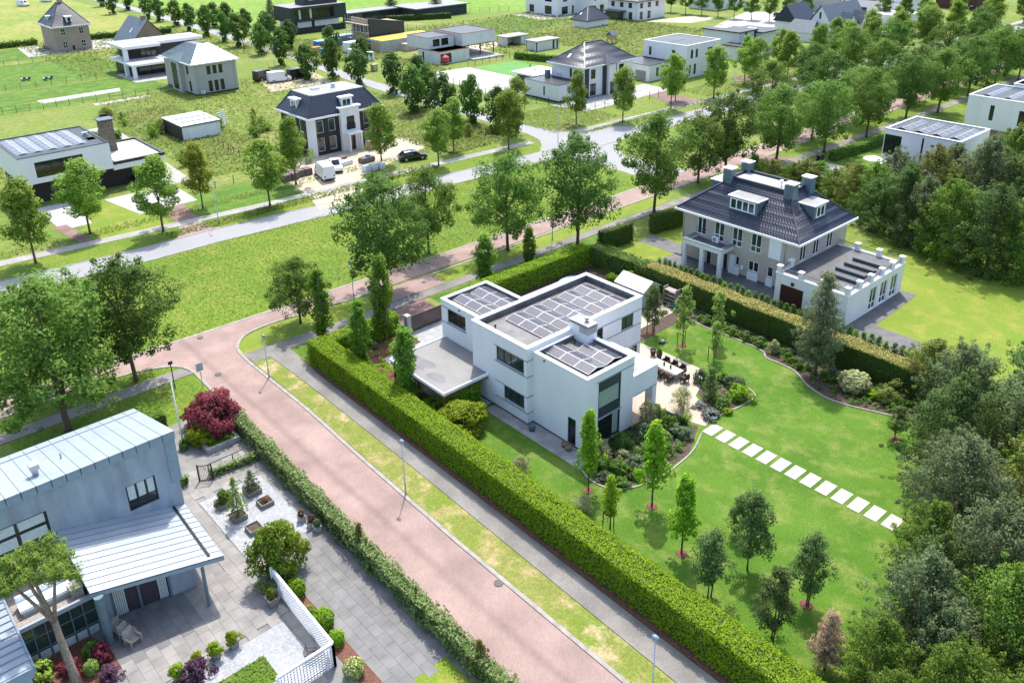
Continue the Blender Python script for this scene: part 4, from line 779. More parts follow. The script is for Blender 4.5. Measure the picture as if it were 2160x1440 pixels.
hip_roof(h, x0-.6, y0-.7, x1+.6, y1+.6, 7.0, 10.2, (5.6, 4.6, 5.6, 4.6), TEAL, gutter=WHITE2, row=.5, col=.6, amp=.03)
E4 = [(x1+.62, y0-.5, 7.1), (x1+.62, y1+.5, 7.1), (x1-4.7, y1-3.7, 10.3), (x1-4.7, y0+3.7, 10.3)]; h.p('sunlit_roof_slope', MB().add(E4+[(p[0]-.1, p[1], p[2]-.1) for p in E4], [(0, 1, 2, 3), (7, 6, 5, 4), (0, 4, 5, 1), (1, 5, 6, 2), (2, 6, 7, 3), (3, 7, 4, 0)]), SHINY)  # sunlit sheen of this one slope put into a paler roof colour
for y in (77.3, 79.3): h.p('roof_window', MB().beam((x1-1.9, y, 8.78), (x1-3.1, y, 9.5), .8, .12, up=(.5, 0, .85)), mat('roof_window_violet', (.06, .05, .12), .2))
h.p('bay_roof', MB().add([(-201, 72.3, 7.05), (-194.5, 72.3, 7.05), (-197.7, 75.8, 9.0), (-201, 74, 7.05), (-194.5, 74, 7.05)], [(0, 1, 2), (1, 4, 2), (3, 0, 2)]), TEAL); ac_unit(h, x1, 75.0, .3, 'X', 1); downpipe(h, x1+.08, 82.9, .3, 6.8); downpipe(h, x1+.08, 74.4, .3, 6.8)
# white modern terrace house behind it
h = House('terrace_house', 'white modern house with recessed dark upper terrace and glazed garden room', 'house', (-226, 78, 0))
h.p('ground_floor', MB().box(-233, 71, 0, -222.5, 90, 3.0), DARKF); h.p('upper_wall', MB().box(-233.5, 72.5, 3.4, -226.5, 90, 6.4), DARKW)
h.p('slab', MB().box(-234, 70.0, 3.0, -217.8, 90, 3.5), WHITE); h.p('roof', MB().box(-235, 70.4, 6.4, -223.3, 79.5, 7.1).box(-235, 79.5, 6.4, -226.5, 92, 7.1), WHITE); h.p('roof_deck', MB().box(-234.6, 70.8, 7.1, -223.7, 79.2, 7.13).box(-234.6, 79.9, 7.1, -226.9, 91.6, 7.13), BITUM2)
for a in ((-218.4, 70.0, -217.9, 70.9), (-224, 70.0, -223.3, 70.9), (-218.4, 84.5, -217.9, 86)): h.p('pier', MB().box(a[0], a[1], 0, a[2], a[3], 3.0), WHITE)
h.p('pier', MB().box(-224.5, 70.4, 3.5, -223.6, 71.4, 6.4), WHITE); h.p('terrace_floor', MB().box(-226.5, 70.4, 3.5, -218.2, 89, 3.55), CONC)
for k in range(4): h.p('sliding_door', MB().box(-222.4, 73+k*3.2, .1, -222.3, 76+k*3.2, 2.8), GLASS)
for k in range(3): h.p('window', MB().box(-226.45, 75.5+k*1.3, 3.7, -226.4, 76.6+k*1.3, 5.9), GLASSG)
# steep brick gable house
h = House('gable_house', 'steep slate-roofed house with brown brick gable behind the white terrace house', 'house', (-255, 86, 0))
h.p('wall', MB().box(-262, 80.9, 0, -248.2, 91.1, 3.6), BRK); g = [(-248.2, 80.7, 3.6), (-248.2, 91.3, 3.6), (-248.2, 86, 9.6)]; h.p('gable', MB().add(g+[(-248.7, *p[1:]) for p in g], [(0, 1, 2), (5, 4, 3), (0, 3, 4, 1), (1, 4, 5, 2), (2, 5, 3, 0)]), BRK)
mb = MB(); tiled(mb, (-262.4, 80.3, 3.4), (-247.9, 80.3, 3.4), (-247.9, 86, 9.8), (-262.4, 86, 9.8), .5, .5, .02); tiled(mb, (-247.9, 91.7, 3.4), (-262.4, 91.7, 3.4), (-262.4, 86, 9.8), (-247.9, 86, 9.8), .5, .5, .02); h.p('roof', mb, SLATE)
h.p('chimney', MB().box(-252, 85.5, 9, -251, 86.6, 10.6), BRK); h.p('roof_window', MB().beam((-254, 82.6, 6.1), (-254, 83.6, 7.2), .5, .1, up=(0, -.7, .7)), WHITE2); window(h, 'X', -248.2, 1, 85.2, 87.2, 3.9, 5.0, n=2, rec=-.05)
# brick tower villa
h = House('brick_tower_villa', 'tall taupe brick villa with steep pyramid roof and white dormers in the top left', 'villa', (-280, 73, 0))
x0, x1, y0, y1 = -287.2, -274.3, 68.4, 78.0
box_house(h, x0, y0, x1, y1, 0, 7.0, BRKT, wx=[(70.2, 71.4, 4.5, 6.3, 2, (.5,)), (75.2, 76.4, 4.5, 6.3, 2, (.5,)), (70.2, 71.4, .9, 2.7, 2, (.5,)), (75.2, 76.4, .9, 2.7, 2, (.5,)), (72.4, 73.4, .1, 1.6)], flat=False, fm=WHITE2)
hip_roof(h, x0-.5, y0-.5, x1+.5, y1+.5, 7.1, 13.0, (6.2, 4.6, 6.2, 4.6), TILEB, gutter=WHITE2, row=.5, col=.5, amp=.02, gh=.35)
h.p('chimney', MB().box(-281.2, 72.6, 12, -280.1, 73.9, 14.3), BRKT)
for ax, c, a0, out in (('X', -274.4, 72.4, 1), ('Y', 68.6, -281.4, -1)):
    P = pm(ax, c, out); d = h.p('dormer', pbox(MB(), P, a0, a0+1.5, 7.6, 9.4, -1.8, -.2), WHITE); h.p('dormer_roof', pbox(MB(), P, a0-.25, a0+1.75, 9.4, 9.65, -2, 0), WHITE2, d); h.p('dormer_glass', pbox(MB(), P, a0+.35, a0+1.15, 7.9, 9.2, -.2, -.16), GLASS, d)
# black and white cube house
h = House('black_cube_house', 'charcoal cube house cantilevered over white walls behind a black fence', 'house', (-258, 141, 0))
h.p('ground_floor', MB().box(-263, 133.5, 0, -254.6, 149, 3.4), DARKF); h.p('white_wall', MB().box(-262.5, 132.6, .2, -258.5, 132.9, 3.3).box(-254.5, 134.5, .2, -254.2, 139.5, 3.3).box(-254.5, 140.6, .2, -254.2, 149.6, 3.3), WHITE)
mb = MB(); wall(mb, 'X', -253.2, 1, 132, 152, 3.4, 7.9, [(133, 147.5, 4.0, 7.2)], rec=1.2); wall(mb, 'Y', 132, -1, -264.5, -253.2, 3.4, 7.9); wall(mb, 'Y', 152, 1, -264.5, -253.2, 3.4, 7.9); h.p('upper_wall', mb, CHAR)
h.p('roof', MB().box(-264.5, 132, 7.8, -253.2, 152, 7.95), mat('cube_roof', (.22, .23, .24), .6)); h.p('soffit', MB().box(-264.5, 132, 3.38, -253.2, 152, 3.5), CHAR); h.p('recess_glass', MB().box(-254.5, 133.1, 4, -254.4, 147.4, 7.2), GLASS)
for y in (135.3, 139.2): h.p('recess_curtain', MB().box(-254.39, y, 4.05, -254.3, y+.7, 7.15), BLIND)
h.p('penthouse', MB().box(-262, 138.5, 7.95, -256, 150.5, 10.8), CHAR); h.p('penthouse_window', MB().box(-255.98, 140.2, 9.4, -255.9, 142, 10.4), WHITE2)
f = thing('black_garden_fence', 'low black board fence in front of the charcoal cube house', 'fence', (-251.5, 141, 0))
for k in range(19): part('board', MB().box(-.06, -9.5+k*1.0, 0, .06, -8.56+k*1.0, 1.9), BLACKM, f)
f = thing('black_garden_fence', 'black board fence on the left side of the charcoal cube house', 'fence', (-262, 130.5, 0))
for k in range(14): part('board', MB().box(-9+k*1.3, -.06, 0, -7.76+k*1.3, .06, 1.9), BLACKM, f)
# half-built houses
h = House('half_built_house', 'half-built house with timber front, black gable wall and yellow roof membrane', 'house', (-210, 141, 0))
h.p('grey_block', MB().box(-212.5, 133, 0, -204.3, 150, 3.1), CONC); h.p('yellow_roof', MB().box(-212.3, 133.2, 3.1, -204.5, 152, 3.2), mat('yellow_membrane', (.52, .40, .03), .6, .06))
h.p('black_wall', MB().add([(-213.2, 135, 3.1), (-213.2, 147, 3.1), (-213.2, 147, 6.3), (-213.2, 135, 8.2), (-214.2, 135, 3.1), (-214.2, 147, 3.1), (-214.2, 147, 6.3), (-214.2, 135, 8.2)], [(0, 1, 2, 3), (7, 6, 5, 4), (0, 4, 5, 1), (1, 5, 6, 2), (2, 6, 7, 3), (3, 7, 4, 0)]), CHAR); h.p('timber_front', MB().box(-222, 134.6, 3.1, -213.6, 134.9, 8.0).box(-222, 134.9, 0, -214.3, 147, 6.2), TIMB)
for k in range(4): h.p('opening', MB().box(-221+k*2, 134.52, 4.2, -219.8+k*2, 134.6, 6.4), DARKF)
for k in range(3): h.p('opening', MB().box(-211.5+k*2.2, 132.9, .2, -210+k*2.2, 133, 2.6), TIMB if k else DARKF)
sc = thing('scaffold', 'steel scaffold around the timber front of the half-built house', 'scaffold', (-217, 133.6, 0))
for k in range(5): part('standard', MB().tube([(-5.5+k*2.6, -.6, 0), (-5.5+k*2.6, -.6, 8.6)], .06, 6).tube([(-5.5+k*2.6, .3, 0), (-5.5+k*2.6, .3, 8.6)], .06, 6), GREYM, sc)
for z in (2.2, 4.4, 6.6): part('platform', MB().box(-6, -.7, z, 5.4, .4, z+.12), GREYW, sc); part('guard_rail', MB().beam((-6, -.6, z+1), (5.4, -.6, z+1), .07), GREYM, sc)
tag(part('brick_pallet', MB().box(-203, 138.5, 0, -200.8, 142, 2.1), mat('wrapped_brick', (.50, .38, .34), .5, .15, 3)), 'pink wrapped brick pallet before the half-built house', 'pallet')
tag(part('brick_pallet', MB().box(-203, 143, 0, -200.8, 148, 1.9).box(-202.6, 144, 1.9, -201, 147, 2.4), CONC), 'grey block pallet stack right of the pink pallet', 'pallet')
h = House('concrete_shell_house', 'unfinished white concrete house with rusty roof edges and open steel posts', 'house', (-184, 141, 0))
RUST = mat('rusty_steel', (.16, .05, .035), .7, .25, 2)
PANEL = mat('precast_panel', (.62, .61, .585), .85, .08, .4)
box_house(h, -187.8, 133.4, -178.6, 143.2, 0, 3.2, PANEL, wy=[(-186, -185.2, .3, 2.6)], drop=.1, cap=RUST, deck=RUST); h.p('red_bundle', MB().lathe([(.4, .3), (1.3, .8), (1.1, 1.9), (.3, 2.4)], -178.3, 134.9, 10), mat('red_sheet', (.42, .05, .04), .6, .2)); h.p('opening', MB().box(-178.58, 133.8, .3, -178.5, 137.2, 2.6), DARKF)
box_house(h, -193, 133.6, -183.6, 142.2, 3.2, 6.2, PANEL, wx=[(135.2, 137.4, 3.8, 5.6, 3), (138.0, 140.3, 3.8, 5.6, 3)], drop=.15, cap=RUST, deck=CONCL)
box_house(h, -193, 142.6, -180.6, 154, 3.4, 6.6, PANEL, drop=.15, cap=RUST, deck=CONCL); h.p('rim', MB().box(-193.2, 142.4, 3.25, -180.4, 154.2, 3.4), RUST)
for x, y in ((-181, 144), (-181, 149), (-181, 153.6), (-192, 153.6)): h.p('steel_post', MB().box(x-.12, y-.12, .3, x+.12, y+.12, 3.25), RUST)
h.p('floor_slab', MB().prism([(-193, 143), (-193, 155), (-176, 153), (-176.5, 143)], 0, .35), CONCL)
for i, (x0, y0, x1, y1, lb) in enumerate(((-190.2, 163, -186, 171, 'left'), (-178.8, 163.8, -174.6, 172.3, 'right'))):
    h = House('concrete_shed', lb+' of two small pale concrete sheds in the overgrown plot', 'shed', ((x0+x1)/2, (y0+y1)/2, 0))
    mb = MB(); mb.box(x0, y0, 0, x0+.2, y1, 2.5); mb.box(x0, y0, 0, x1, y0+.2, 2.5); mb.box(x0, y1-2.6, 0, x1, y1, 2.5)
    if i: mb.box(x1-.2, y0, 0, x1, y1-2.6, 2.5)
    h.p('wall', mb, PANEL); h.p('roof', MB().box(x0-.3, y0-.3, 2.5, x1+.3, y1+.3, 2.75), CONCL)
    if i: h.p('opening', MB().box(x1, y1-2.4, .1, x1+.03, y1-1.7, 2.4).box(x1, y1-.9, .1, x1+.03, y1-.3, 2.4), DARKF)
h = House('black_bungalow', 'long low black bungalow with pale flat roof far behind the half-built house', 'house', (-262, 180, 0))
h.p('wall', MB().box(-266, 158, 0, -261, 186, 3.0).box(-262, 178, 0, -250, 200, 3.2), CHAR); h.p('roof', MB().box(-267, 157, 3.0, -260, 187, 3.35).box(-263, 177, 3.4, -249, 201, 3.7), mat('cube_roof', (.22, .23, .24)))
for k in range(5): h.p('window', MB().box(-260.95, 160+k*3.2, .4, -260.9, 162.6+k*3.2, 2.7), GLASSG)
# top: white villas
h = House('white_manor', 'white three-bay villa with tall dark windows at the top edge', 'villa', (-223, 228, 0))
box_house(h, -236, 216, -219.5, 226, 0, 8.6, WHITE, wx=[(218, 221, .4, 3.0, 2), (223, 224, .2, 3), (218.5, 220.6, 4.6, 7.2, 2)], wy=[(-234, -231.5, .4, 3, 2), (-226, -222.5, .4, 3.2, 2), (-226, -222.5, 4.6, 7, 2)], drop=.2)
box_house(h, -230, 226, -213.5, 246, 0, 8.6, WHITE, wx=[(228, 229, .2, 3), (231, 233, .4, 3, 2), (236, 238.5, .4, 3, 2), (242, 244, .4, 3, 2), (228, 229.2, 4.6, 7), (231.5, 233, 4.6, 7), (236.5, 238, 4.6, 7), (241, 242.5, 4.6, 7)], drop=.2)
h = House('white_hip_villa', 'white two-storey villa with dark hipped roof and black canopy at the top edge', 'villa', (-197, 230, 0))
box_house(h, -205, 225.8, -191.8, 240, 0, 6.2, WHITE, wx=[(227, 228.6, 3.9, 5.6, 2), (231, 232.6, 3.9, 5.6, 2), (227, 228.6, .4, 2.8, 2), (231, 232.6, .4, 2.8, 2), (235, 236.6, 3.9, 5.6, 2)], wy=[(-203.5, -202, 3.9, 5.6, 2), (-199.6, -198, 3.9, 5.6, 2), (-195.8, -194.2, 3.9, 5.6, 2), (-195.6, -194, .2, 2.6, 2)], flat=False)
hip_roof(h, -205.7, 225.1, -191.1, 240.7, 6.3, 9.6, (7.2, 5.5, 7.2, 5.5), TILEB, gutter=DARKF, row=.6, col=.6, amp=.02); h.p('canopy', MB().box(-205, 222.6, 2.7, -196.6, 225.8, 2.95), DARKF); h.p('garden_room', MB().box(-204, 223.4, 0, -198, 225.8, 2.7), GLASSG)
h = House('hip_roof_garage', 'white square garage with black pyramid roof in the meadow', 'garage', (-196, 207.5, 0))
h.p('wall', MB().box(-199, 202.6, 0, -192.6, 212.4, 2.4), WHITE); hip_roof(h, -199.5, 202.1, -192.1, 212.9, 2.45, 6.2, (3.7, 4.2, 3.7, 4.2), TILEB, gutter=DARKF, row=.5, col=.5, amp=.02); h.p('roof_window', MB().beam((-196.6, 203.6, 3.9), (-196.6, 204.3, 4.5), .5, .1, up=(0, -.7, .7)), WHITE2)
# white house with black hipped roof
h = House('hip_roof_villa', 'white villa with large black hipped roof and flat side annex across the boulevard', 'villa', (-131, 136, 0))
x0, x1, y0, y1 = -135.6, -125.6, 131.6, 147
box_house(h, x0, y0, x1, y1, .2, 6.6, WHITE, wx=[(133.6, 135.0, 3.9, 5.9, 1), (142.5, 144, 3.9, 5.9, 1), (133.4, 135.2, .3, 2.9, 2), (142.5, 144.4, .3, 2.9, 2)], wy=[(-130.0, -129.3, 3.9, 6.0)], flat=False)
for y in (131.7, 137.2, 140.4): h.p('dark_pilaster', MB().box(-125.58, y, 0, -125.2, y+.9, 6.5), CHAR)
h.p('entrance_bay', MB().box(-125.58, 138.1, 0, -124.6, 140.4, 6.5), WHITE); h.p('entrance_door', MB().box(-124.6, 138.6, .1, -124.55, 139.9, 2.8), GLASS)
hip_roof(h, x0-.6, y0-.6, x1+.6, y1+.6, 6.7, 10.6, (5.6, 5.6, 5.6, 5.6), TILEB, gutter=WHITE2, row=.45, col=.42, amp=.03)
h.p('bay_roof', MB().add([(-124.2, 137, 6.8), (-124.2, 141.5, 6.8), (-127, 139.2, 8.5), (-129, 137, 6.9), (-129, 141.5, 6.9)], [(0, 1, 2), (1, 4, 2), (3, 0, 2)]), TILEB); h.p('roof_window', MB().beam((-131.5, 132.6, 7.9), (-131.5, 133.5, 8.6), .6, .1, up=(0, -.6, .75)), WHITE2)
box_house(h, -137.5, 125.3, -126.9, 131.58, .3, 3.7, WHITE, wy=[(-131.6, -131.1, .9, 2.9)], drop=.2, cap=DARKF, deck=mat('dark_gravel_roof', (.10, .11, .11), .9, .2, 3)); h.p('plinth', MB().box(-137.4, 125.26, 0, -126.86, 131.5, .32), DARKF)
h.p('garden_room', MB().box(-145, 130, 0, -137.6, 137, 3.2), DARKF); h.p('garden_room_roof', MB().box(-146, 129, 3.2, -137.5, 138, 3.55), WHITE); ac_unit(h, -133, 131.6, 4.0, 'Y', -1); h.p('flue', MB().box(-135.5, 129.5, 3.6, -134.6, 130.4, 5.2), ZINC)
# white cube with dark solar roof
h = House('white_cube_house', 'white cube house with dark panelled roof between the boulevard trees', 'house', (-129, 169, 0))
box_house(h, -136, 163, -123.2, 176, 0, 7.6, WHITE, wx=[(164.6, 165.5, 4.4, 6.4), (166.4, 167.3, 4.4, 6.4), (164.2, 164.9, .6, 3.0), (166, 166.9, .6, 3.0), (171, 173, 4.4, 6.2)], wy=[(-134.4, -133.6, 4.2, 6.2), (-127.5, -126.5, 4.2, 6.2)], drop=.25, cap=WHITE2, deck=SLATE)
for k in range(7): h.p('roof_strip', MB().box(-135.3+k*.85, 163.6, 7.36, -134.75+k*.85, 170.5, 7.55), mat('dark_panel', (.035, .045, .06), .25, spec=.6))
box_house(h, -137, 154.5, -127, 162.98, 0, 3.7, WHITE, wx=[(157, 157.9, .9, 2.9), (160.4, 161.4, .9, 2.9)], drop=.2, cap=DARKF); h.p('garage_door', MB().box(-131, 154.4, .1, -128, 154.5, 2.3), mat('grey_door', (.25, .25, .26)))
# low white brick house with black roof edge
h = House('low_white_house', 'low white brick house with black flat roof edges beside a black fence', 'house', (-134, 201, 0))
for a, z in (((-141, 193.5, -130, 201), 6.2), ((-137, 201.02, -128, 208), 5.6), ((-132, 190, -126, 199), 3.4)):
    h.p('wall', MB().box(a[0], a[1], 0, a[2], a[3], z), mat('white_brick', (.62, .62, .62), .8, .08, 2)); h.p('roof', MB().box(a[0]-.5, a[1]-.5, z, a[2]+.5, a[3]+.5, z+.3), CHAR)
h.p('dark_strip', MB().box(-131, 200.4, 0, -129.9, 201.4, 6.1).box(-129.95, 196.2, 3.6, -129.9, 197, 6.0), CHAR); h.p('solar_panel', MB().box(-140, 196, 6.5, -136.5, 200, 6.6).box(-135, 202.5, 5.9, -132.5, 205.5, 6.0), mat('pale_panel_roof', (.62, .63, .64)))
f = thing('black_garden_fence', 'tall black board fence around the garden behind the low white brick house', 'fence', (-148, 200, 0))
for k in range(20): part('board', MB().box(-.06, -14+k*1.55, 0, .06, -12.5+k*1.55, 2.2), BLACKM, f)
for k in range(7): part('board', MB().box(.1+k*1.2, -14.06, 0, 1.26+k*1.2, -13.94, 2.2), BLACKM, f)
# slate-roofed country house
h = House('slate_gable_house', 'country house with steep grey slate roof and white gable among boulevard trees', 'house', (-129, 241, 0))
h.p('wall', MB().box(-133, 231.4, 0, -125.2, 250, 4.2), WHITE); g = [(-132.8, 231.4, 4.2), (-125.3, 231.4, 4.2), (-129, 231.4, 9.4)]; h.p('gable', MB().add(g+[(p[0], 231.9, p[2]) for p in g], [(0, 1, 2), (5, 4, 3), (0, 3, 4, 1), (1, 4, 5, 2), (2, 5, 3, 0)]), WHITE)
mb = MB(); tiled(mb, (-124.6, 231, 3.6), (-124.6, 251, 3.6), (-129, 251, 9.7), (-129, 231, 9.7), .5, .5, .02); tiled(mb, (-133.4, 251, 3.6), (-133.4, 231, 3.6), (-129, 231, 9.7), (-129, 251, 9.7), .5, .5, .02); h.p('roof', mb, SLATE)
h.p('side_roof', MB().add([(-137, 226, 2.6), (-128, 226, 2.6), (-128, 233, 2.6), (-137, 233, 2.6), (-136, 229.5, 5.6), (-129, 229.5, 5.6)], [(0, 1, 5, 4), (2, 3, 4, 5), (1, 2, 5), (3, 0, 4)]), SLATE); h.p('side_wall', MB().box(-136.5, 226.5, 0, -128.5, 232.5, 2.6), WHITE)
for y in (240, 247): h.p('cross_gable', MB().add([(-123.6, y-2.2, 3.6), (-123.6, y+2.2, 3.6), (-123.6, y, 7.2), (-129, y, 7.2)], [(0, 1, 2), (0, 2, 3), (1, 3, 2)]), SLATE); h.p('gable_face', MB().add([(-123.55, y-1.8, 3.6), (-123.55, y+1.8, 3.6), (-123.55, y, 6.5)], [(0, 1, 2)]), WHITE)
h.p('gable_window', MB().box(-129.4, 231.35, 6, -128.8, 231.4, 7.8), DARKF)
h = House('far_slate_block', 'dark slate roofed side house left of the white gable', 'house', (-141, 238, 0)); h.p('wall', MB().box(-145, 234, 0, -138, 244, 4), WHITE); h.p('roof', MB().add([(-145.6, 233.5, 3.8), (-137.4, 233.5, 3.8), (-137.4, 244.5, 3.8), (-145.6, 244.5, 3.8), (-141.5, 233.5, 8.6), (-141.5, 244.5, 8.6)], [(0, 1, 4), (1, 2, 5, 4), (2, 3, 5), (3, 0, 4, 5)]), TILEB)
# far top right
h = House('far_brick_building', 'grey and white brick building at the top edge behind parked cars', 'building', (-160, 292, 0)); box_house(h, -170, 284, -152, 306, 0, 9, BRKG, wx=[(286, 288, .5, 3, 2), (292, 294, .5, 3, 2), (298, 300, .5, 3, 2), (286, 288, 4.5, 7, 2), (292, 294, 4.5, 7, 2), (298, 300, 4.5, 7, 2)])
for k in range(5): h.p('white_pilaster', MB().box(-152, 285+k*4.6, 0, -151.6, 286+k*4.6, 9), WHITE)
h = House('far_white_villa', 'small white villa at the top edge left of parked cars', 'villa', (-192, 272, 0)); box_house(h, -200, 264, -188, 282, 0, 7, WHITE, wx=[(266, 268, .5, 3, 2), (272, 274, .5, 3, 2), (278, 280, .5, 3, 2), (266, 268, 4, 6, 2), (272, 274, 4, 6, 2)])
h = House('red_brick_house', 'dark red brick house by the top right boulevard trees', 'house', (-128, 335, 0)); box_house(h, -136, 322, -122, 346, 0, 9, BRKD, wx=[(325, 327, 4.5, 7, 2), (333, 335, 4.5, 7, 2)], wy=[(-132, -130, 4.5, 7.5, 2)])
h = House('far_flat_house', 'white flat-roofed house half hidden by the top right trees', 'house', (-140, 292, 0)); box_house(h, -150, 284, -130, 302, 0, 5.4, WHITE, deck=CONCL, wy=[(-145, -142, .5, 3, 2)]); h.p('low_wing', MB().box(-134, 272, 0, -124, 284, 3), WHITE)
h = House('far_white_barn', 'white hall with parked vans at the top left corner', 'building', (-330, 50, 0)); box_house(h, -345, 30, -318, 62, 0, 7, WHITE, wx=[(34, 37, .3, 3.5, 2), (50, 53, .3, 3.5, 2)], deck=CONCL)
# right side: two white houses past the brick villa
h = House('panel_roof_house', 'white cube house with tilted solar panels half hidden by woodland on the right', 'house', (-52, 131, 0))
box_house(h, -57.6, 126.3, -46.4, 136.4, 2.7, 7.5, WHITE, wy=[(-57.5, -54.9, 3.5, 6.6, 2), (-51.9, -51.6, 2.75, 7.0)], drop=.3, cap=WHITE2, deck=CONCL); h.p('ground_floor', MB().box(-56.6, 127.3, 0, -47, 135.6, 2.7), BRK); h.p('low_wing', MB().box(-56, 119, 0, -49.5, 127.2, 2.8), WHITE); flat_roof(h, -56, 119, -49.5, 126.2, 3.1, .25, .25, cap=WHITE2)
h.p('roof_line', MB().box(-57.66, 126.24, 7.34, -46.34, 126.25, 7.39), DARKF)
for x in (-55.7, -53.1, -50.5, -47.9): tent(h, x, 127.6, 7.62, 4, along='Y')
h = House('overhang_house', 'white upper storey over brown brick at the right edge of the picture', 'house', (-50, 163, 0))
box_house(h, -57.8, 156.6, -39, 168.4, 2.3, 7.7, WHITE, wy=[(-54.0, -53.3, 3.8, 6.4), (-49.4, -46, 3.6, 6.2, 2)], drop=.25, cap=WHITE2, deck=CONCL); h.p('ground_floor', MB().box(-55.5, 157.6, 0, -40, 167, 2.3), BRKT); h.p('upper_block', MB().box(-55, 168.42, 2.3, -39, 176, 8.0), WHITE); flat_roof(h, -55, 168.42, -39, 176, 8.2, .2, .25, cap=WHITE2, deck=CONCL)
for x in (-55.4, -52, -48.6): tent(h, x, 158, 7.8, 5, along='Y')
# ------------------------------------------------------------------ vegetation
def lm(n, c, s=.28, t=.48):     # three tones round a base colour
    return leafmat(n, tuple(v*(1-s) for v in c), c, tuple(min(1, v*(1+s*1.5)) for v in c), t)
L_ASH = lm('leaf_ash', (0.148, 0.242, 0.041)); L_ASHD = lm('leaf_ash_dark', (0.108, 0.197, 0.036)); L_YOUNG = lm('leaf_young', (0.225, 0.331, 0.048)); L_YEL = lm('leaf_yellowish', (0.29, 0.345, 0.045))
L_DARK = lm('leaf_dark', (0.086, 0.154, 0.036)); L_COL = lm('leaf_oak', (0.155, 0.275, 0.028)); L_LIQ = lm('leaf_liquidambar', (0.225, 0.396, 0.024)); L_BIR = lm('leaf_birch', (0.135, 0.20, 0.06), .35)
L_FOR = lm('leaf_wood', (0.105, 0.172, 0.045), .4); L_FOR2 = lm('leaf_wood_bright', (0.153, 0.250, 0.036), .4); L_FOR3 = lm('leaf_wood_grey', (0.150, 0.195, 0.085), .4); L_FOR4 = lm('leaf_wood_olive', (0.207, 0.234, 0.055), .4)
L_HEDGE = lm('leaf_hedge', (0.25, 0.40, 0.013), .25); L_THUJA = lm('leaf_thuja', (0.090, 0.141, 0.022), .3); L_THUJAT = lm('leaf_thuja_top', (0.406, 0.328, 0.109), .3); L_BOX = lm('leaf_box', (0.195, 0.335, 0.018), .3); L_LAUR = lm('leaf_ivy', (0.207, 0.267, 0.096), .4)
L_RED = lm('leaf_red_maple', (0.211, 0.047, 0.070), .35); L_PURP = lm('leaf_purple', (0.118, 0.059, 0.097), .4); L_LIME = lm('leaf_lime', (0.27, 0.365, 0.022), .25); L_GREY = lm('leaf_grey', (0.359, 0.378, 0.185), .3); L_PINE = lm('needle_pine', (0.153, 0.186, 0.076), .35, .1); L_PINEB = lm('needle_bright', (0.15, 0.245, 0.035), .35, .15)
L_FIR = lm('needle_fir', (0.215, 0.322, 0.048), .3, .1); L_BROWN = lm('needle_dead', (0.312, 0.203, 0.133), .35, .1); L_AMEL = lm('leaf_light', (0.251, 0.339, 0.076), .3); L_SHRUB = lm('leaf_shrub', (0.126, 0.226, 0.038), .35); L_SHRUB2 = lm('leaf_shrub_blue', (0.171, 0.234, 0.117), .35)
L_PHOT = leafmat('leaf_photinia', (.09, .13, .03), (.14, .15, .03), (.30, .12, .06)); L_MAG = lm('leaf_magnolia', (0.20, 0.30, 0.028), .45); L_ORN = leafmat('leaf_rust', (.25, .10, .06), (.22, .15, .08), (.14, .10, .05)); L_FLOW = leafmat('flower_hydrangea', (.16, .26, .03), (.18, .28, .03), (.75, .55, .42)); L_LAV = leafmat('flower_lavender', (.10, .13, .08), (.14, .17, .12), (.40, .38, .42))
CORE = mat('hedge_core', (.045, .085, .012), .95, .3, 3)
def leafcloud(rng, cen, rad, per, size, outw=.55, up=.25, asp=.55, shell=.5, flat=1.0):
    cen = np.asarray(cen, float); rad = np.asarray(rad, float); N = len(cen); per = np.full(N, per) if np.isscalar(per) else per
    idx = np.repeat(np.arange(N), per); M = len(idx)
    d = rng.normal(size=(M, 3)); d /= np.linalg.norm(d, axis=1)[:, None]
    r = rad[idx]*(shell+(1-shell)*rng.random(M)**.6); off = d*r[:, None]; off[:, 2] *= flat
    return leafquads(rng, cen[idx]+off, d, size, outw, up, asp, cen[idx])
def leafquads(rng, p, nrm, size, outw, up, asp, cc=None):
    M = len(p); n = nrm*outw+rng.normal(size=(M, 3))*(1-outw)*.8; n[:, 2] += up; n /= np.linalg.norm(n, axis=1)[:, None]+1e-9; n *= np.sign(np.sum(n*nrm, 1)+.25*n[:, 2]+1e-6)[:, None]
    t = rng.normal(size=(M, 3)); t -= n*np.sum(t*n, 1)[:, None]; t /= np.linalg.norm(t, axis=1)[:, None]+1e-9; b = np.cross(n, t)
    L = (size*(.6+.8*rng.random(M))*.5)[:, None]; W = L*asp
    v = np.stack([p-t*L, p-b*W, p+t*L+n*L*.15, p+b*W], 1).reshape(-1, 3); f = np.arange(M*4).reshape(-1, 4)
    if cc is not None:
        ax = cc.copy(); ax[:, 2] -= ax[:, 2].mean(); ax /= np.linalg.norm(ax, axis=1)[:, None]+.3
    else: ax = nrm
    N = nrm*.50+ax*.30+n*.35; N[:, 2] += .32; N /= np.linalg.norm(N, axis=1)[:, None]+1e-9
    return v, f, np.repeat(N, 4, 0)
def crown_pts(rng, n, prof, z0, z1, wmax, rough=.18, fill=.35):
    """clump centres filling a crown; prof(t)->relative radius, t in 0..1 from bottom"""
    out = []; k = 0; p1, p2, p3 = rng.random(3)*6.283
    while len(out) < n:
        t = (k+.5)/n; k += 1
        t = rng.random() if k > n else t
        a = rng.random()*6.283+k*2.4; R = prof(t)*wmax/2*(1+.20*math.sin(2*a+p1+3*t)+.12*math.sin(5*a+p2+5*t))
        rr = R*(1-rough*rng.random()*2) if rng.random() > fill else R*rng.random()**.5*.75
        out.append((rr*math.cos(a), rr*math.sin(a), z0+(z1-z0)*t))
    return np.array(out)
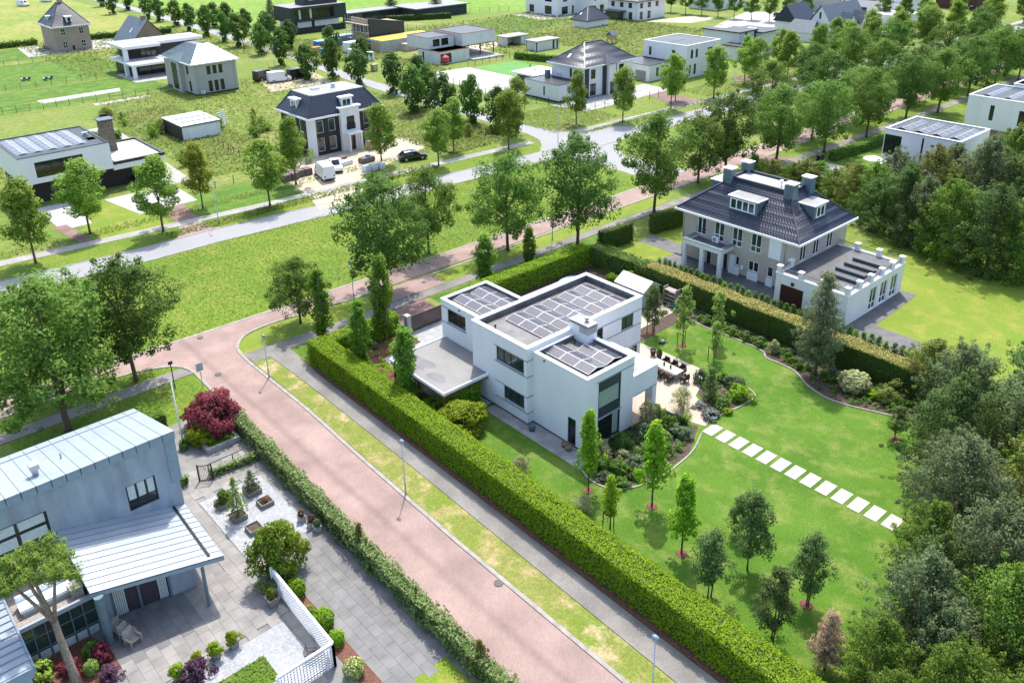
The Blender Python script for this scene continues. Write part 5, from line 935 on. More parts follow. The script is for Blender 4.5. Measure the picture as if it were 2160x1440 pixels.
def trunk_mb(rng, h, r, tips, bend=.02, stems=1, fork=.3):
    m = MB()
    for s in range(stems):
        a = rng.random()*6.28; sp = .0 if stems == 1 else .18*h*.3
        base = np.array([0, 0, 0.]) if stems == 1 else np.array([math.cos(a+s*2.1)*.15, math.sin(a+s*2.1)*.15, 0])
        top = base+np.array([math.cos(a+s*2.1)*sp+rng.normal()*bend*h, math.sin(a+s*2.1)*sp+rng.normal()*bend*h, h]); mid = (base+top)/2+np.array([rng.normal()*bend*h*.6, rng.normal()*bend*h*.6, 0])
        P = [base+np.array([0, 0, -.1]), base+(mid-base)*.12, mid, top]; m.tube([tuple(p) for p in P], [r*1.35, r, r*.75, r*.25], 8)
        for tip in tips[s::stems]:
            tip = np.array(tip); t = min(.92, max(fork, (tip[2]/h)*.62)); st = base+(top-base)*t if t > .5 else base+(mid-base)*(t*2)
            md = (st+tip)/2+np.array([0, 0, .06*h*.3]); m.tube([tuple(st), tuple(md), tuple(tip)], [r*.42, r*.27, r*.08], 5, cap=False)
    return m
TREES = {}
def egg(t): return max(.12, math.sin(math.pi*(t**.8*.92+.06)))**.75
def roundp(t): return max(.15, math.sqrt(max(0, 1-(2*t-.95)**2)))
def cone(t): return max(.08, (1-t)**.75*(1 if t > .12 else .55+t*3.7))
def colp(t): return .35+.65*math.sin(math.pi*min(1, t*.9+.1))
def make_tree(kind, seed, leaf):
    key = (kind, seed, leaf.name)
    if key in TREES: return TREES[key]
    rng = np.random.default_rng(seed*17+len(kind)*101); tip_n = 10; bark = BARK; stems = 1
    if kind == 'ash':
        c = crown_pts(rng, 120, lambda t: roundp(t)*(1+.18*math.sin(7*t+seed)), 3.6, 13.6, 10.2, .16); rad = rng.uniform(.8, 1.6, len(c)); k = rng.integers(0, len(c), 60); dd = c[k].copy(); dd[:, 2] = (dd[:, 2]-8)*.9; dd /= np.linalg.norm(dd, axis=1)[:, None]+1e-6; e = c[k]+dd*rng.uniform(.5, 1.4, (len(k), 1))
        cc_ = np.vstack([c, e]); rr_ = np.concatenate([rad, rng.uniform(.3, .6, len(k))]); pr_ = np.concatenate([np.full(len(c), 118), np.full(len(k), 45)])
        v, f, q = leafcloud(rng, cc_, rr_, pr_, .32, .55, .35); h, r, tips = 12, .24, c[::9]
    elif kind == 'young':
        c = crown_pts(rng, 75, lambda t: egg(t)*(1+.2*math.sin(6*t+seed)), 3.2, 10.9, 5.2, .2); rad = rng.uniform(.5, .95, len(c)); v, f, q = leafcloud(rng, c, rad, 115, .29, .55, .3); h, r, tips = 9.6, .13, c[::7]
    elif kind == 'road':
        c = crown_pts(rng, 55, lambda t: roundp(t), 1.7, 7.0, 4.9, .2); rad = rng.uniform(.55, .95, len(c)); v, f, q = leafcloud(rng, c, rad, 40, .5, .6, .3); h, r, tips = 5.5, .13, c[::8]
        b = crown_pts(rng, 9, lambda t: 1-t*.6, .2, 1.0, 2.6, .3); v2, f2, q2 = leafcloud(rng, b, np.full(len(b), .5), 30, .45); f = np.vstack([f, f2+len(v)]); v = np.vstack([v, v2]); q = np.vstack([q, q2])
    elif kind == 'column':
        c = crown_pts(rng, 85, lambda t: colp(t)*(1+.2*math.sin(9*t+seed)), .9, 8, 1.75, .25); rad = rng.uniform(.30, .52, len(c)); v, f, q = leafcloud(rng, c, rad, 75, .22, .5, .35); h, r, tips, bark, stems = 7.4, .07, c[::6], BARKL, 3
    elif kind == 'liquid':
        c = crown_pts(rng, 64, lambda t: cone(t)*(1+.25*math.sin(8*t+seed)), 1.9, 6, 2.6, .25); rad = rng.uniform(.26, .5, len(c)); v, f, q = leafcloud(rng, c, rad, 44, .25, .55, .35); h, r, tips = 5.7, .07, c[::7]
    elif kind == 'birch':
        c = crown_pts(rng, 80, lambda t: egg(t)*(1+.15*math.sin(8*t)), 1.3, 5, 2.8, .35, .45); rad = rng.uniform(.25, .5, len(c)); v, f, q = leafcloud(rng, c, rad, 85, .15, .35, .15, .5, .2); h, r, tips, stems = 4.5, .05, c[::6], 2
    elif kind == 'open':
        c = crown_pts(rng, 40, lambda t: egg(t), 1.6, 5.2, 2.6, .5, .3); rad = rng.uniform(.22, .42, len(c)); v, f, q = leafcloud(rng, c, rad, 50, .22, .4, .3, .5, .3); h, r, tips = 4.6, .045, c[::3]
    elif kind == 'wood':
        c = crown_pts(rng, 210, lambda t: min(1, .8+.9*t)*(roundp(t*.72+.28))*(1+.12*math.sin(5*t+seed)), .3, 11, 9.5, .25, .3); c[:, :2] += rng.normal(size=(len(c), 2))*.35; rad = rng.uniform(.55, 1.25, len(c)); k = rng.integers(0, len(c), 170); e = c[k]*np.array([1, 1, 1.0]); dd = e.copy(); dd[:, 2] = (dd[:, 2]-4)*.8; dd /= np.linalg.norm(dd, axis=1)[:, None]+1e-6; e = e+dd*rng.uniform(.5, 1.7, (len(k), 1)); e[:, 2] = np.maximum(e[:, 2], .2)
        cc_ = np.vstack([c, e]); rr_ = np.concatenate([rad, rng.uniform(.22, .5, len(k))]); pr_ = np.concatenate([np.full(len(c), 105), np.full(len(k), 38)])
        v, f, q = leafcloud(rng, cc_, rr_, pr_, .23, .42, .35, .55, .35); h, r, tips = 9, .22, c[::9]
    elif kind == 'willow':
        c = crown_pts(rng, 60, lambda t: roundp(t), .3, 2.2, 2.2, .3, .4); rad = rng.uniform(.2, .38, len(c)); v, f, q = leafcloud(rng, c, rad, 46, .15, .3, .3, .35, .2); h, r, tips, stems = 1.6, .04, c[::6], 3
    elif kind == 'pine':
        cs, rs = [], []
        for i in range(15):
            z = 1.9+i*.58; R = 2.6*(1-i/15.5)**.7*(1 if i > 1 else .75); n = max(3, int(9*(1-i/19)))
            for k in range(n):
                a = 6.283*k/n+i*1.3+rng.normal()*.2; L = R*rng.uniform(.75, 1.1)
                for s in (.35, .65, 1.0): cs.append((L*s*math.cos(a), L*s*math.sin(a), z+.18*s*L+rng.normal()*.1)); rs.append(.30+.22*(1-s*.4)+.1*rng.random())
        c = np.array(cs); v, f, q = leafcloud(rng, c, np.array(rs), 46, .36, .55, .35, .16, .15, .75); h, r, tips = 10.2, .16, c[2::9]
    elif kind == 'fir':
        cs, rs = [], []
        for i in range(14):
            z = .6+i*.28; R = 1.0*(1-i/14.6)
            for k in range(max(3, int(8*(1-i/17)))):
                a = 6.283*k/max(3, int(8*(1-i/17)))+i*.9
                for s in (.5, 1.0): cs.append((R*s*math.cos(a), R*s*math.sin(a), z-.06*s)); rs.append(.17)
        c = np.array(cs); v, f, q = leafcloud(rng, c, np.array(rs), 26, .2, .5, .3, .22, .2, .6); h, r, tips = 4.6, .06, []
    elif kind == 'cypress':
        c = crown_pts(rng, 40, lambda t: colp(t)*(1-t*.55), .25, 4, .95, .15); rad = np.full(len(c), .24); v, f, q = leafcloud(rng, c, rad, 34, .16, .7, .5, .4, .6); h, r, tips = 3.2, .05, []
    elif kind == 'shrub':
        c = crown_pts(rng, 34, lambda t: roundp(t*.7+.3), .1, 1.0, 1.35, .25, .25); rad = rng.uniform(.16, .28, len(c)); v, f, q = leafcloud(rng, c, rad, 38, .17, .55, .35); h, r, tips = .5, .03, c[::5]
    elif kind == 'ball':
        n = 1500; d = rng.normal(size=(n, 3)); d /= np.linalg.norm(d, axis=1)[:, None]; lob = (1+.10*np.sin(4*d[:, :1]*2.2+1)*np.sin(5*d[:, 1:2]+2)+.07*np.sin(9*d[:, 2:3]+7*d[:, :1])); p = d*.5*lob*(.86+.17*rng.random((n, 1))); p[:, 2] += .52; p[:, 2] = np.maximum(p[:, 2], .02); v, f, q = leafquads(rng, p, d, .13, .4, .2, .6); h, r, tips = .5, .04, []
    elif kind == 'clumpy':
        c = crown_pts(rng, 90, lambda t: roundp(t*.72+.28), .35, 3, 3.4, .10, .15); rad = rng.uniform(.35, .62, len(c)); v, f, q = leafcloud(rng, c, rad, 120, .19, .5, .5, .55, .5, .6); h, r, tips, stems = 2.2, .06, c[::6], 2
    elif kind == 'grassy':
        n = 300; a = rng.random(n)*6.283; L = rng.uniform(.5, 1.0, n); lean = rng.uniform(.1, .6, n); p0 = np.stack([np.cos(a)*.08, np.sin(a)*.08, np.zeros(n)], 1); d = np.stack([np.cos(a)*lean, np.sin(a)*lean, np.ones(n)], 1); p1 = p0+d*L[:, None]*.6; p2 = p0+d*L[:, None]*np.array([1.25, 1.25, .95]); s = np.stack([-np.sin(a), np.cos(a), np.zeros(n)], 1)*.015
        v = np.stack([p0-s, p0+s, p1+s, p2, ], 1).reshape(-1, 3); f = np.arange(n*4).reshape(-1, 4); q = np.tile([0, 0, 1.], (n*4, 1)); h, r, tips = .2, .02, []
    cm = npmesh(kind+'_crown', v, f, leaf, nrm=q); tm = trunk_mb(rng, h, r, tips, stems=stems).mesh(kind+'_trunk', bark, True)
    TREES[key] = (cm, tm); return TREES[key]
NOM = dict(ash=(14.6, 10.8), young=(11.3, 6.0), road=(7.6, 5.8), column=(8.3, 2.0), liquid=(6.2, 3.0), birch=(5.3, 3.2), open=(5.5, 3.0), wood=(12, 11), willow=(2.5, 2.5), pine=(10.8, 6), fir=(4.7, 2.3), cypress=(4.2, 1.2), shrub=(1.2, 1.6), ball=(1.03, 1.03), clumpy=(3.4, 4.1), grassy=(.95, 1.2))
def plant(kind, x, y, h, wd=None, leaf=None, seed=1, label='', name='tree', cat='tree', group=None, z=0.0, lean=(0, 0), parts=('crown', 'trunk')):
    c, t = make_tree(kind, seed, leaf); hn, wn = NOM[kind]; s = h/hn; sw = (wd/wn) if wd else s
    o = thing(name, label, cat, (x, y, z), rnd.uniform(0, 6.28), group); o.scale = (sw, sw, s); o.rotation_euler = (lean[0], lean[1], o.rotation_euler[2])
    link(parts[0], c, o)
    if kind not in ('ball', 'grassy'): link(parts[1], t, o)
    return o
def hedge(name, pl, wd, h, leaf, label, dens=48, size=.2, z0=.15, top=None, bulge=.10, group=None, cat='hedge', base=True):
    """clipped hedge along a polyline: dark core and leaves over top and sides"""
    rng = np.random.default_rng(abs(hash(label)) % 9999 if 0 else len(label)*7+int(h*10)); cx = sum(p[0] for p in pl)/len(pl); cy = sum(p[1] for p in pl)/len(pl)
    ro = thing(name, label, cat, (cx, cy, 0), 0, group); co = MB(); V = []; Fc = []; Vt = []; Ft = []; Q = []; Qt = []; n0 = 0; nt = 0
    for (ax, ay), (bx, by) in zip(pl[:-1], pl[1:]):
        L = math.hypot(bx-ax, by-ay); d = np.array([(bx-ax)/L, (by-ay)/L, 0]); nr = np.array([-d[1], d[0], 0])
        co.cbox((ax+bx)/2-cx, (ay+by)/2-cy, z0, L-.1, wd-.3, h-z0-.16, math.atan2(d[1], d[0]))
        for face in range(5):
            area = (L*wd, L*(h-z0), L*(h-z0), wd*(h-z0), wd*(h-z0))[face]; n = int(area*dens*(1.25 if face == 0 else 1))
            u, w_ = rng.random(n), rng.random(n)
            wob = bulge*np.sin(u*L*1.7+face)*np.sin(w_*4+u*L*.6)+rng.normal(size=n)*.05
            if face == 0: p = np.array([ax, ay, h])+d*(u*L)[:, None]+nr*((w_-.5)*wd)[:, None]; nn = np.tile([0, 0, 1.], (n, 1)); edge = 1-np.abs(w_-.5)*2; p[:, 2] += np.where(edge < .15, -.07, 0)
            elif face < 3:
                s = -1 if face == 1 else 1; p = np.array([ax, ay, z0])+d*(u*L)[:, None]+nr*(s*wd/2); p[:, 2] += w_*(h-z0); nn = np.tile(nr*s, (n, 1))
            else:
                s = 0 if face == 3 else 1; p = np.array([ax, ay, z0])+d*(s*L)+nr*((u-.5)*wd)[:, None]; p[:, 2] += w_*(h-z0); nn = np.tile(d*(1 if s else -1), (n, 1))
            p = p+nn*wob[:, None]; p[:, 0] -= cx; p[:, 1] -= cy
            v, f, q = leafquads(rng, p, nn, size, .5, .15, .5)
            if face == 0 and top is not None: Vt.append(v); Qt.append(q); Ft.append(f+nt); nt += len(v)
            else: V.append(v); Q.append(q); Fc.append(f+n0); n0 += len(v)
    part('core', co, CORE, ro); link('foliage', npmesh('hedge_foliage', np.vstack(V), np.vstack(Fc), leaf, nrm=np.vstack(Q)), ro)
    if top is not None: link('clipped_top', npmesh('hedge_top', np.vstack(Vt), np.vstack(Ft), top, nrm=np.vstack(Qt)), ro)
    return ro
# --- hedges
hedge('clipped_hedge', [(-67.2, 33.85), (-50, 33.75), (-35, 33.6), (-20, 33.45), (-4, 33.3)], 2.0, 2.45, L_HEDGE, 'long bright green clipped hedge along the pink road', dens=170, size=.15, bulge=.06)
hedge('clipped_hedge', [(-66.9, 34.8), (-67.0, 42.8)], 1.5, 2.1, L_HEDGE, 'short green hedge between the road corner and the sliding gate', dens=120, size=.16)
hedge('clipped_hedge', [(-65.6, 52), (-65.2, 69.2)], 1.7, 2.5, L_HEDGE, 'bright green hedge behind the villa along the boulevard pavement', dens=110, size=.17)
hedge('clipped_hedge', [(-64.6, 70), (-56, 70.1)], 1.9, 2.5, L_SHRUB, 'mixed dark hedge in the far corner of the villa garden', dens=46, size=.26, bulge=.25)
hedge('conifer_hedge', [(-56, 70), (-40, 69.75), (-24, 69.5), (-8, 69.2)], 1.9, 2.75, L_THUJA, 'dark conifer hedge with browned flat top between the two gardens', dens=120, size=.14, top=L_THUJAT)
hedge('clipped_hedge', [(-51.4, 36.9), (-51.2, 40.6)], 1.4, 2.3, L_HEDGE, 'short hedge block between the carport and the white villa wall', dens=130, size=.15)
hedge('ivy_hedge', [(-63.5, 23.1), (-50, 22.6), (-40, 22.4), (-28, 22.25), (-20, 22.1)], 1.0, 1.6, L_LAUR, 'loose grey-green hedge between the pink road and the paved driveway', dens=75, size=.2, bulge=.2)
hedge('low_hedge', [(-56.9, 18.4), (-56.5, 22.2)], .55, .75, L_LAUR, 'low leafy hedge beside the black garden gate', dens=80, size=.17)
hedge('low_hedge', [(-57.6, 15.4), (-57.4, 16.9)], .6, .8, L_LAUR, 'short low hedge against the blue house corner', dens=80, size=.17)
hedge('low_hedge', [(-66, 14.8), (-66.2, 18.6)], .9, 1.5, L_SHRUB, 'dark hedge behind the flagpole at the blue house', dens=60)
for i, (a, b) in enumerate((((-66.7, 73.2), (-66.4, 78.6)), ((-66.2, 82.4), (-65.2, 87.4)), ((-65, 88.5), (-62.5, 97)))): hedge('conifer_hedge', [a, b], 1.0, 2.6, L_THUJA, ['conifer hedge left of the brick villa driveway', 'conifer hedge right of the brick villa driveway', 'tall dark hedge behind the brick villa'][i], dens=60, size=.22)
hedge('boundary_hedge', [(-169, 21), (-165, 37), (-160, 47)], 1.6, 2.6, L_FOR2, 'rough hedge behind the stone chimney house', dens=28, size=.45, bulge=.4)
hedge('boundary_hedge', [(-66.5, 128), (-64.5, 150)], 1.3, 1.5, L_SHRUB, 'clipped hedge before the white cube house on the right', dens=40, size=.26)
hedge('boundary_hedge', [(-171, 152.5), (-153, 158)], 1.0, 1.7, L_FOR2, 'hedge along the far artificial lawn', dens=24, size=.45, bulge=.25)
hedge('boundary_hedge', [(-254, 168), (-244, 188)], 1.2, 1.8, L_DARK, 'dark hedge before the black bungalow', dens=14, size=.6)
hedge('boundary_hedge', [(-296, 42), (-294, 68)], 1.6, 1.5, L_FOR2, 'bushy row left of the brick tower villa', dens=10, size=.7, bulge=.5)
hedge('boundary_hedge', [(-292, 79), (-286, 106)], 1.6, 1.6, L_DARK, 'bushy row right of the brick tower villa', dens=10, size=.7, bulge=.5)
# --- boulevard trees
near = [(-71.3, 12.2, 14.3, 12.2), (-75.6, 19.4, 12.5, 9), (-77.5, 13.6, 11.8, 9.2), (-75.3, 36.4, 7.6, 5.8), (-75.4, 47.4, 13.6, 10.2), (-81.0, 57.4, 11.4, 7.4), (-75.0, 65.2, 12.6, 9.2), (-70.0, 72.6, 14.4, 9.2), (-70.8, 88.5, 14.5, 9.6), (-74.6, 103.5, 10.6, 8.6), (-73.9, 109.5, 13.2, 10), (-71.9, 120.4, 12.9, 10.4), (-69.7, 131.4, 12.4, 8.8), (-75.3, 137, 10.5, 8.5), (-69.4, 145.1, 12.4, 8.8), (-75.2, 152, 11, 9), (-70.7, 162.8, 12.5, 9.5), (-68.4, 171.3, 12.5, 9.5), (-75.3, 176, 12, 9), (-70, 189, 12.5, 10), (-75, 196, 11, 8.5), (-70.9, 205.3, 12.5, 10), (-68.8, 212.9, 12, 9), (-68, 224, 12, 9), (-74.5, 217, 11.5, 9), (-67.5, 238, 12, 9), (-74, 240, 11.5, 9), (-67, 254, 12, 9)]
for i, (x, y, h, wd) in enumerate(near):
    plant('ash', x, y, h, wd, (L_ASH, L_ASHD, L_ASH)[i % 3], i % 3+1, 'dark green %s street tree, %s from the left beside the pink boulevard road' % ('small' if h < 8 else 'large', ordn(i)), 'street_tree', group='near boulevard trees')
far = [(-112.4, 20.3, 11, 6.6), (-118, 28.5, 10.4, 7), (-111.9, 36, 10.5, 7.2), (-116.9, 43.7, 9.8, 5), (-111, 51.2, 10, 6.6), (-117.1, 58.7, 10.8, 6.2), (-116, 73.8, 10.4, 6.6), (-109.4, 80.5, 9.6, 5.8), (-114.1, 87.3, 9.4, 5.6), (-108.5, 95, 10.4, 6.8), (-113.5, 101.2, 11, 5.6), (-112.2, 115.5, 10.4, 5.4), (-106.9, 122.8, 10.6, 6.2), (-107.1, 137.6, 11, 6), (-111, 144, 9.8, 5), (-106.5, 151.1, 11, 7), (-105.3, 163.8, 11.4, 7), (-110.6, 168.3, 10.6, 6), (-106, 178.5, 11, 6.6), (-110.6, 182.3, 10.6, 6), (-107, 192.9, 11, 6.4), (-104.4, 201.9, 11, 6.6), (-109.4, 205.6, 11, 6), (-103.3, 211.4, 11, 6.8), (-108, 220, 11.5, 6.4), (-103, 226, 11, 7), (-108, 234, 11, 6.6), (-102.5, 240, 11, 7), (-107, 250, 11, 7), (-101.5, 256, 11, 7), (-106, 268, 11.5, 7), (-100, 278, 11, 7), (-105, 290, 11, 7), (-99, 300, 11, 7.4), (-104, 316, 11.5, 7), (-98, 330, 11, 7.4), (-97, 352, 11, 7.4), (-108, 12, 10, 6)]
for i, (x, y, h, wd) in enumerate(sorted(far, key=lambda q: q[1])):
    plant('young', x, y, h, wd, L_YEL if abs(y-43.7) < .1 else L_YOUNG, i % 3+1, 'light green young street tree, %s from the left along the far pavement' % ordn(i), 'street_tree', group='far boulevard trees')
for i, (x, y) in enumerate(((-100, 236), (-95, 205), (-95, 186), (-94, 168), (-84, 210), (-84, 228), (-86, 182), (-85, 158), (-86, 140), (-92, 250))):
    plant('ash', x, y, 11.2+(i % 3)*.6, 9, (L_ASH, L_ASHD)[i % 2], i % 3+1, 'green tree in the far right end of the median, %s counted from the right' % ordn(i), 'street_tree', group='median trees')
# --- dark round trees along the side street
rp = [(238, 30), (312, 40), (338, 46), (372, 55), (402, 67), (435, 77), (475, 88), (505, 99), (552, 115), (595, 138), (650, 168), (703, 165), (757, 178), (830, 198), (905, 225), (872, 238), (935, 252), (995, 262), (1048, 272), (452, 58), (520, 73), (565, 90), (482, 66), (270, 22), (215, 14), (700, 128), (765, 150), (885, 192), (610, 104)]
for i, (px, py) in enumerate(sorted(rp)):
    x, y = G(px, py); plant('road', x, y, 8.2+(i % 4)*.5, 5.6+(i % 3)*.3, (L_DARK, L_ASHD)[i % 2], i % 3+1, 'dark round tree, %s from the left along the side street' % ordn(i), 'road_tree', group='side street trees')
for i, (px, py, k) in enumerate(((575, 62, 'pine'), (827, 32, 'pine'), (920, 30, 'pine'))):
    x, y = G(px, py); plant('pine', x, y, 10, 6, L_PINE, 1, ['dark pine left of the charcoal cube house', 'pine left of the black bungalow', 'pine right of the black bungalow'][i], 'pine_tree')
far_row = [(1365, 30), (1386, 26), (1415, 26), (1446, 30), (1480, 32), (1514, 36), (1548, 40), (1585, 42), (1622, 46), (1662, 44), (1700, 40), (1830, 32), (1862, 44), (1905, 60), (1945, 68)]
for i, (px, py) in enumerate(far_row):
    x, y = G(px, py); plant('young', x, y, 10, 6, L_ASH, i % 3+1, 'street tree at the top edge, %s from the left behind the white houses' % ordn(i), 'street_tree', group='top edge trees')
# --- woodland at the right edge
wood = []
def wd_(px, py, h, wdt, leaf, sd): x, y = G(px, py); wood.append((x, y, h, wdt, leaf, sd))
for a in ((1800, 440, 6.5, 6.5, L_FOR4, 1), (1760, 420, 4.5, 6, L_FOR2, 2), (1700, 398, 4.5, 6, L_FOR4, 3), (1900, 500, 9.5, 9, L_FOR, 1), (1990, 545, 10, 9, L_FOR2, 2), (2080, 570, 10.5, 10, L_FOR, 3), (2165, 590, 11, 10, L_FOR2, 1), (1880, 450, 9, 8, L_FOR3, 2), (1960, 470, 10.5, 9.5, L_FOR4, 3), (2060, 480, 12, 10, L_FOR3, 1), (2150, 500, 12, 10, L_FOR, 2), (1840, 455, 7.5, 7, L_FOR2, 2), (2230, 560, 12, 10, L_FOR, 3), (2110, 430, 11, 10, L_FOR2, 3), (2000, 420, 8, 9, L_FOR3, 1), (1590, 372, 3.4, 5, L_FOR2, 1), (1630, 384, 3.6, 5, L_FOR4, 2), (1672, 392, 3.6, 5.5, L_FOR2, 3), (1725, 395, 4, 6, L_FOR2, 1), (1790, 405, 4.2, 6, L_FOR4, 2), (1835, 420, 5, 6, L_FOR2, 3), (1850, 480, 7, 7, L_FOR, 2), (1940, 520, 9, 8, L_FOR3, 1)): wd_(*a)
for x, y, h, wdt, lf, sd in ((-24.5, 70.2, 5.5, 6.5, L_FOR4, 1), (-21.5, 68.5, 7.0, 7.5, L_FOR3, 2), (-16.5, 71, 8.5, 8.5, L_FOR, 3), (-18.6, 60.5, 8.5, 8.2, L_FOR, 1), (-14.5, 64, 9.5, 9, L_FOR3, 2), (-15.0, 53.0, 8.6, 7.6, L_FOR3, 3), (-10.5, 57, 10, 9, L_FOR4, 1), (-11.0, 48.0, 8.6, 7.4, L_FOR3, 2), (-12.5, 42.0, 7.6, 6.4, L_FOR3, 1), (-8.5, 43, 8.6, 7.2, L_FOR2, 3), (-13.0, 37.8, 5.6, 4.8, L_FOR2, 1), (-9.0, 38.0, 6.6, 5.4, L_FOR2, 2), (-6.5, 49, 9, 8, L_FOR, 3), (-16.8, 56.8, 6.5, 6.4, L_FOR3, 2), (-13.2, 45.2, 6.4, 5.6, L_FOR, 3), (-15.0, 48.6, 6.0, 5.4, L_FOR2, 1), (-10.6, 40.6, 6.2, 5.2, L_FOR3, 2), (-11.2, 35.9, 4.6, 4.2, L_FOR2, 3), (-8.2, 35.6, 5.2, 4.6, L_FOR4, 1), (-20.4, 64.6, 5.2, 5.4, L_FOR3, 2), (-6.0, 38.5, 6.8, 6, L_FOR2, 1), (-6.2, 44, 8, 6.6, L_FOR3, 1), (-12.6, 60.8, 7, 7, L_FOR2, 2)): wood.append((x, y, h, wdt, lf, sd))
for i, (x, y, h, wdt, lf, sd) in enumerate(wood):
    tone = {'leaf_wood': 'deep green', 'leaf_wood_bright': 'bright green', 'leaf_wood_grey': 'grey-green', 'leaf_wood_olive': 'olive green'}[lf.name]
    plant('wood', x, y, h, wdt, lf, sd, '%s broad-crowned tree, %s in the dense woodland at the right' % (tone, ordn(i)), 'woodland_tree', group='woodland trees on the right')
# --- garden trees of the white villa
for i, (x, y, h, wdt, nm) in enumerate(((-70.0, 36.1, 8.2, 2.1, 'at the hedge corner by the road junction'), (-66.3, 40.9, 9.2, 2.3, 'nearest the sliding gate'), (-62.7, 36.0, 7.4, 2.0, 'between hedge and carport'), (-55.4, 36.0, 7.6, 2.2, 'in front of the carport roof'), (-69.0, 56.6, 6.2, 2.4, 'beside the pavement behind the villa annex'), (-69.0, 63.3, 5.4, 1.7, 'beside the back hedge'))):
    plant('column', x, y, h, wdt, L_COL, i % 3+1, 'narrow columnar oak '+nm, 'columnar_tree', group='columnar trees')
for i, (x, y, h, wdt, lf, nm) in enumerate(((-35.9, 38.8, 7.2, 2.6, L_LIQ, 'slim upright tree before the glazed villa corner'), (-31.5, 40.9, 7.4, 3.0, L_LIQ, 'bright green pyramidal tree in the lawn beside the planted bed'), (-32.0, 36.9, 4.6, 1.9, L_LIME, 'yellow-green young tree close to the clipped hedge'), (-27.0, 38.6, 6.6, 2.9, L_LIQ, 'green spreading young tree in the middle of the lawn near the hedge'))):
    plant('liquid', x, y, h, wdt, lf, i % 3+1, nm, 'garden_tree')
for i, (x, y, h, wdt, nm) in enumerate(((-23.5, 36.9, 5.4, 3.2, 'dark airy tree against the clipped hedge'), (-23.1, 40.8, 6.4, 3.4, 'tallest dark airy tree in the lawn'), (-18.9, 40.8, 5.8, 3.1, 'dark airy tree with round mulch ring, rightmost in the lawn'), (-18.9, 36.8, 5.6, 3.2, 'dark airy tree in the lawn corner nearest the woodland'), (-25.4, 43.0, 3.6, 2.2, 'thin small dark tree behind the tallest airy tree'), (-23.4, 61.9, 3.2, 2.2, 'small bushy tree in a mulch ring near the woodland edge'))):
    plant('birch', x, y, h, wdt, L_BIR, i % 3+1, nm, 'garden_tree')
plant('birch', -48.5, 61.3, 5.6, 3.0, L_BIR, 2, 'weeping grey-green tree beside the garden shed', 'garden_tree')
for i, (x, y, h, wdt, nm) in enumerate(((-44.9, 61.6, 6.6, 3.0, 'left staked tree with light green leaves on the villa lawn'), (-42.9, 64.6, 5.8, 2.8, 'staked light green tree at the garden border'), (-41.2, 61.6, 4.2, 2.0, 'small staked light tree behind the patio bed'))):
    plant('open', x, y, h, wdt, L_AMEL, i % 3+1, nm, 'garden_tree')
plant('pine', -33.2, 66.2, 10.8, 5.6, L_PINE, 1, 'large grey-green pine before the dark conifer hedge', 'pine_tree')
plant('pine', -15.6, 37.2, 4.6, 2.6, L_BROWN, 2, 'dying brown conifer at the end of the clipped hedge', 'pine_tree')
def tree_ring(x, y, lb):
    o = thing('tree_pit', lb, 'mulch ring', (x, y, 0)); part('mulch', MB().lathe([(.42, 0), (.42, .05), (.1, .09)], 0, 0, 12), MULCH, o)
for x, y, lb in ((-31.5, 40.9, 'mulch ring under the pyramidal lawn tree'), (-27.0, 38.6, 'mulch ring under the spreading young tree'), (-18.9, 40.8, 'mulch ring under the rightmost airy tree'), (-35.9, 38.8, 'mulch ring under the slim upright tree'), (-23.4, 61.9, 'mulch ring near the woodland edge'), (-44.9, 61.6, 'mulch ring of the left staked tree'), (-48.5, 61.3, 'mulch ring of the weeping tree')): tree_ring(x, y, lb)
for x, y, lb in ((-44.9, 61.6, 'left staked tree'), (-42.9, 64.6, 'border staked tree'), (-41.2, 61.6, 'small staked tree'), (-48.5, 61.3, 'weeping tree'), (-32.0, 36.9, 'yellow-green tree')):
    o = thing('tree_stakes', 'brown timber stake frame holding the '+lb, 'stake', (x, y, 0))
    for dx, dy in ((-.35, -.35), (.35, -.35), (.0, .4)): part('stake', MB().box(dx-.03, dy-.03, 0, dx+.03, dy+.03, 1.5), WOOD, o)
    part('crossbar', MB().beam((-.35, -.35, 1.42), (.35, -.35, 1.42), .05), WOOD, o)
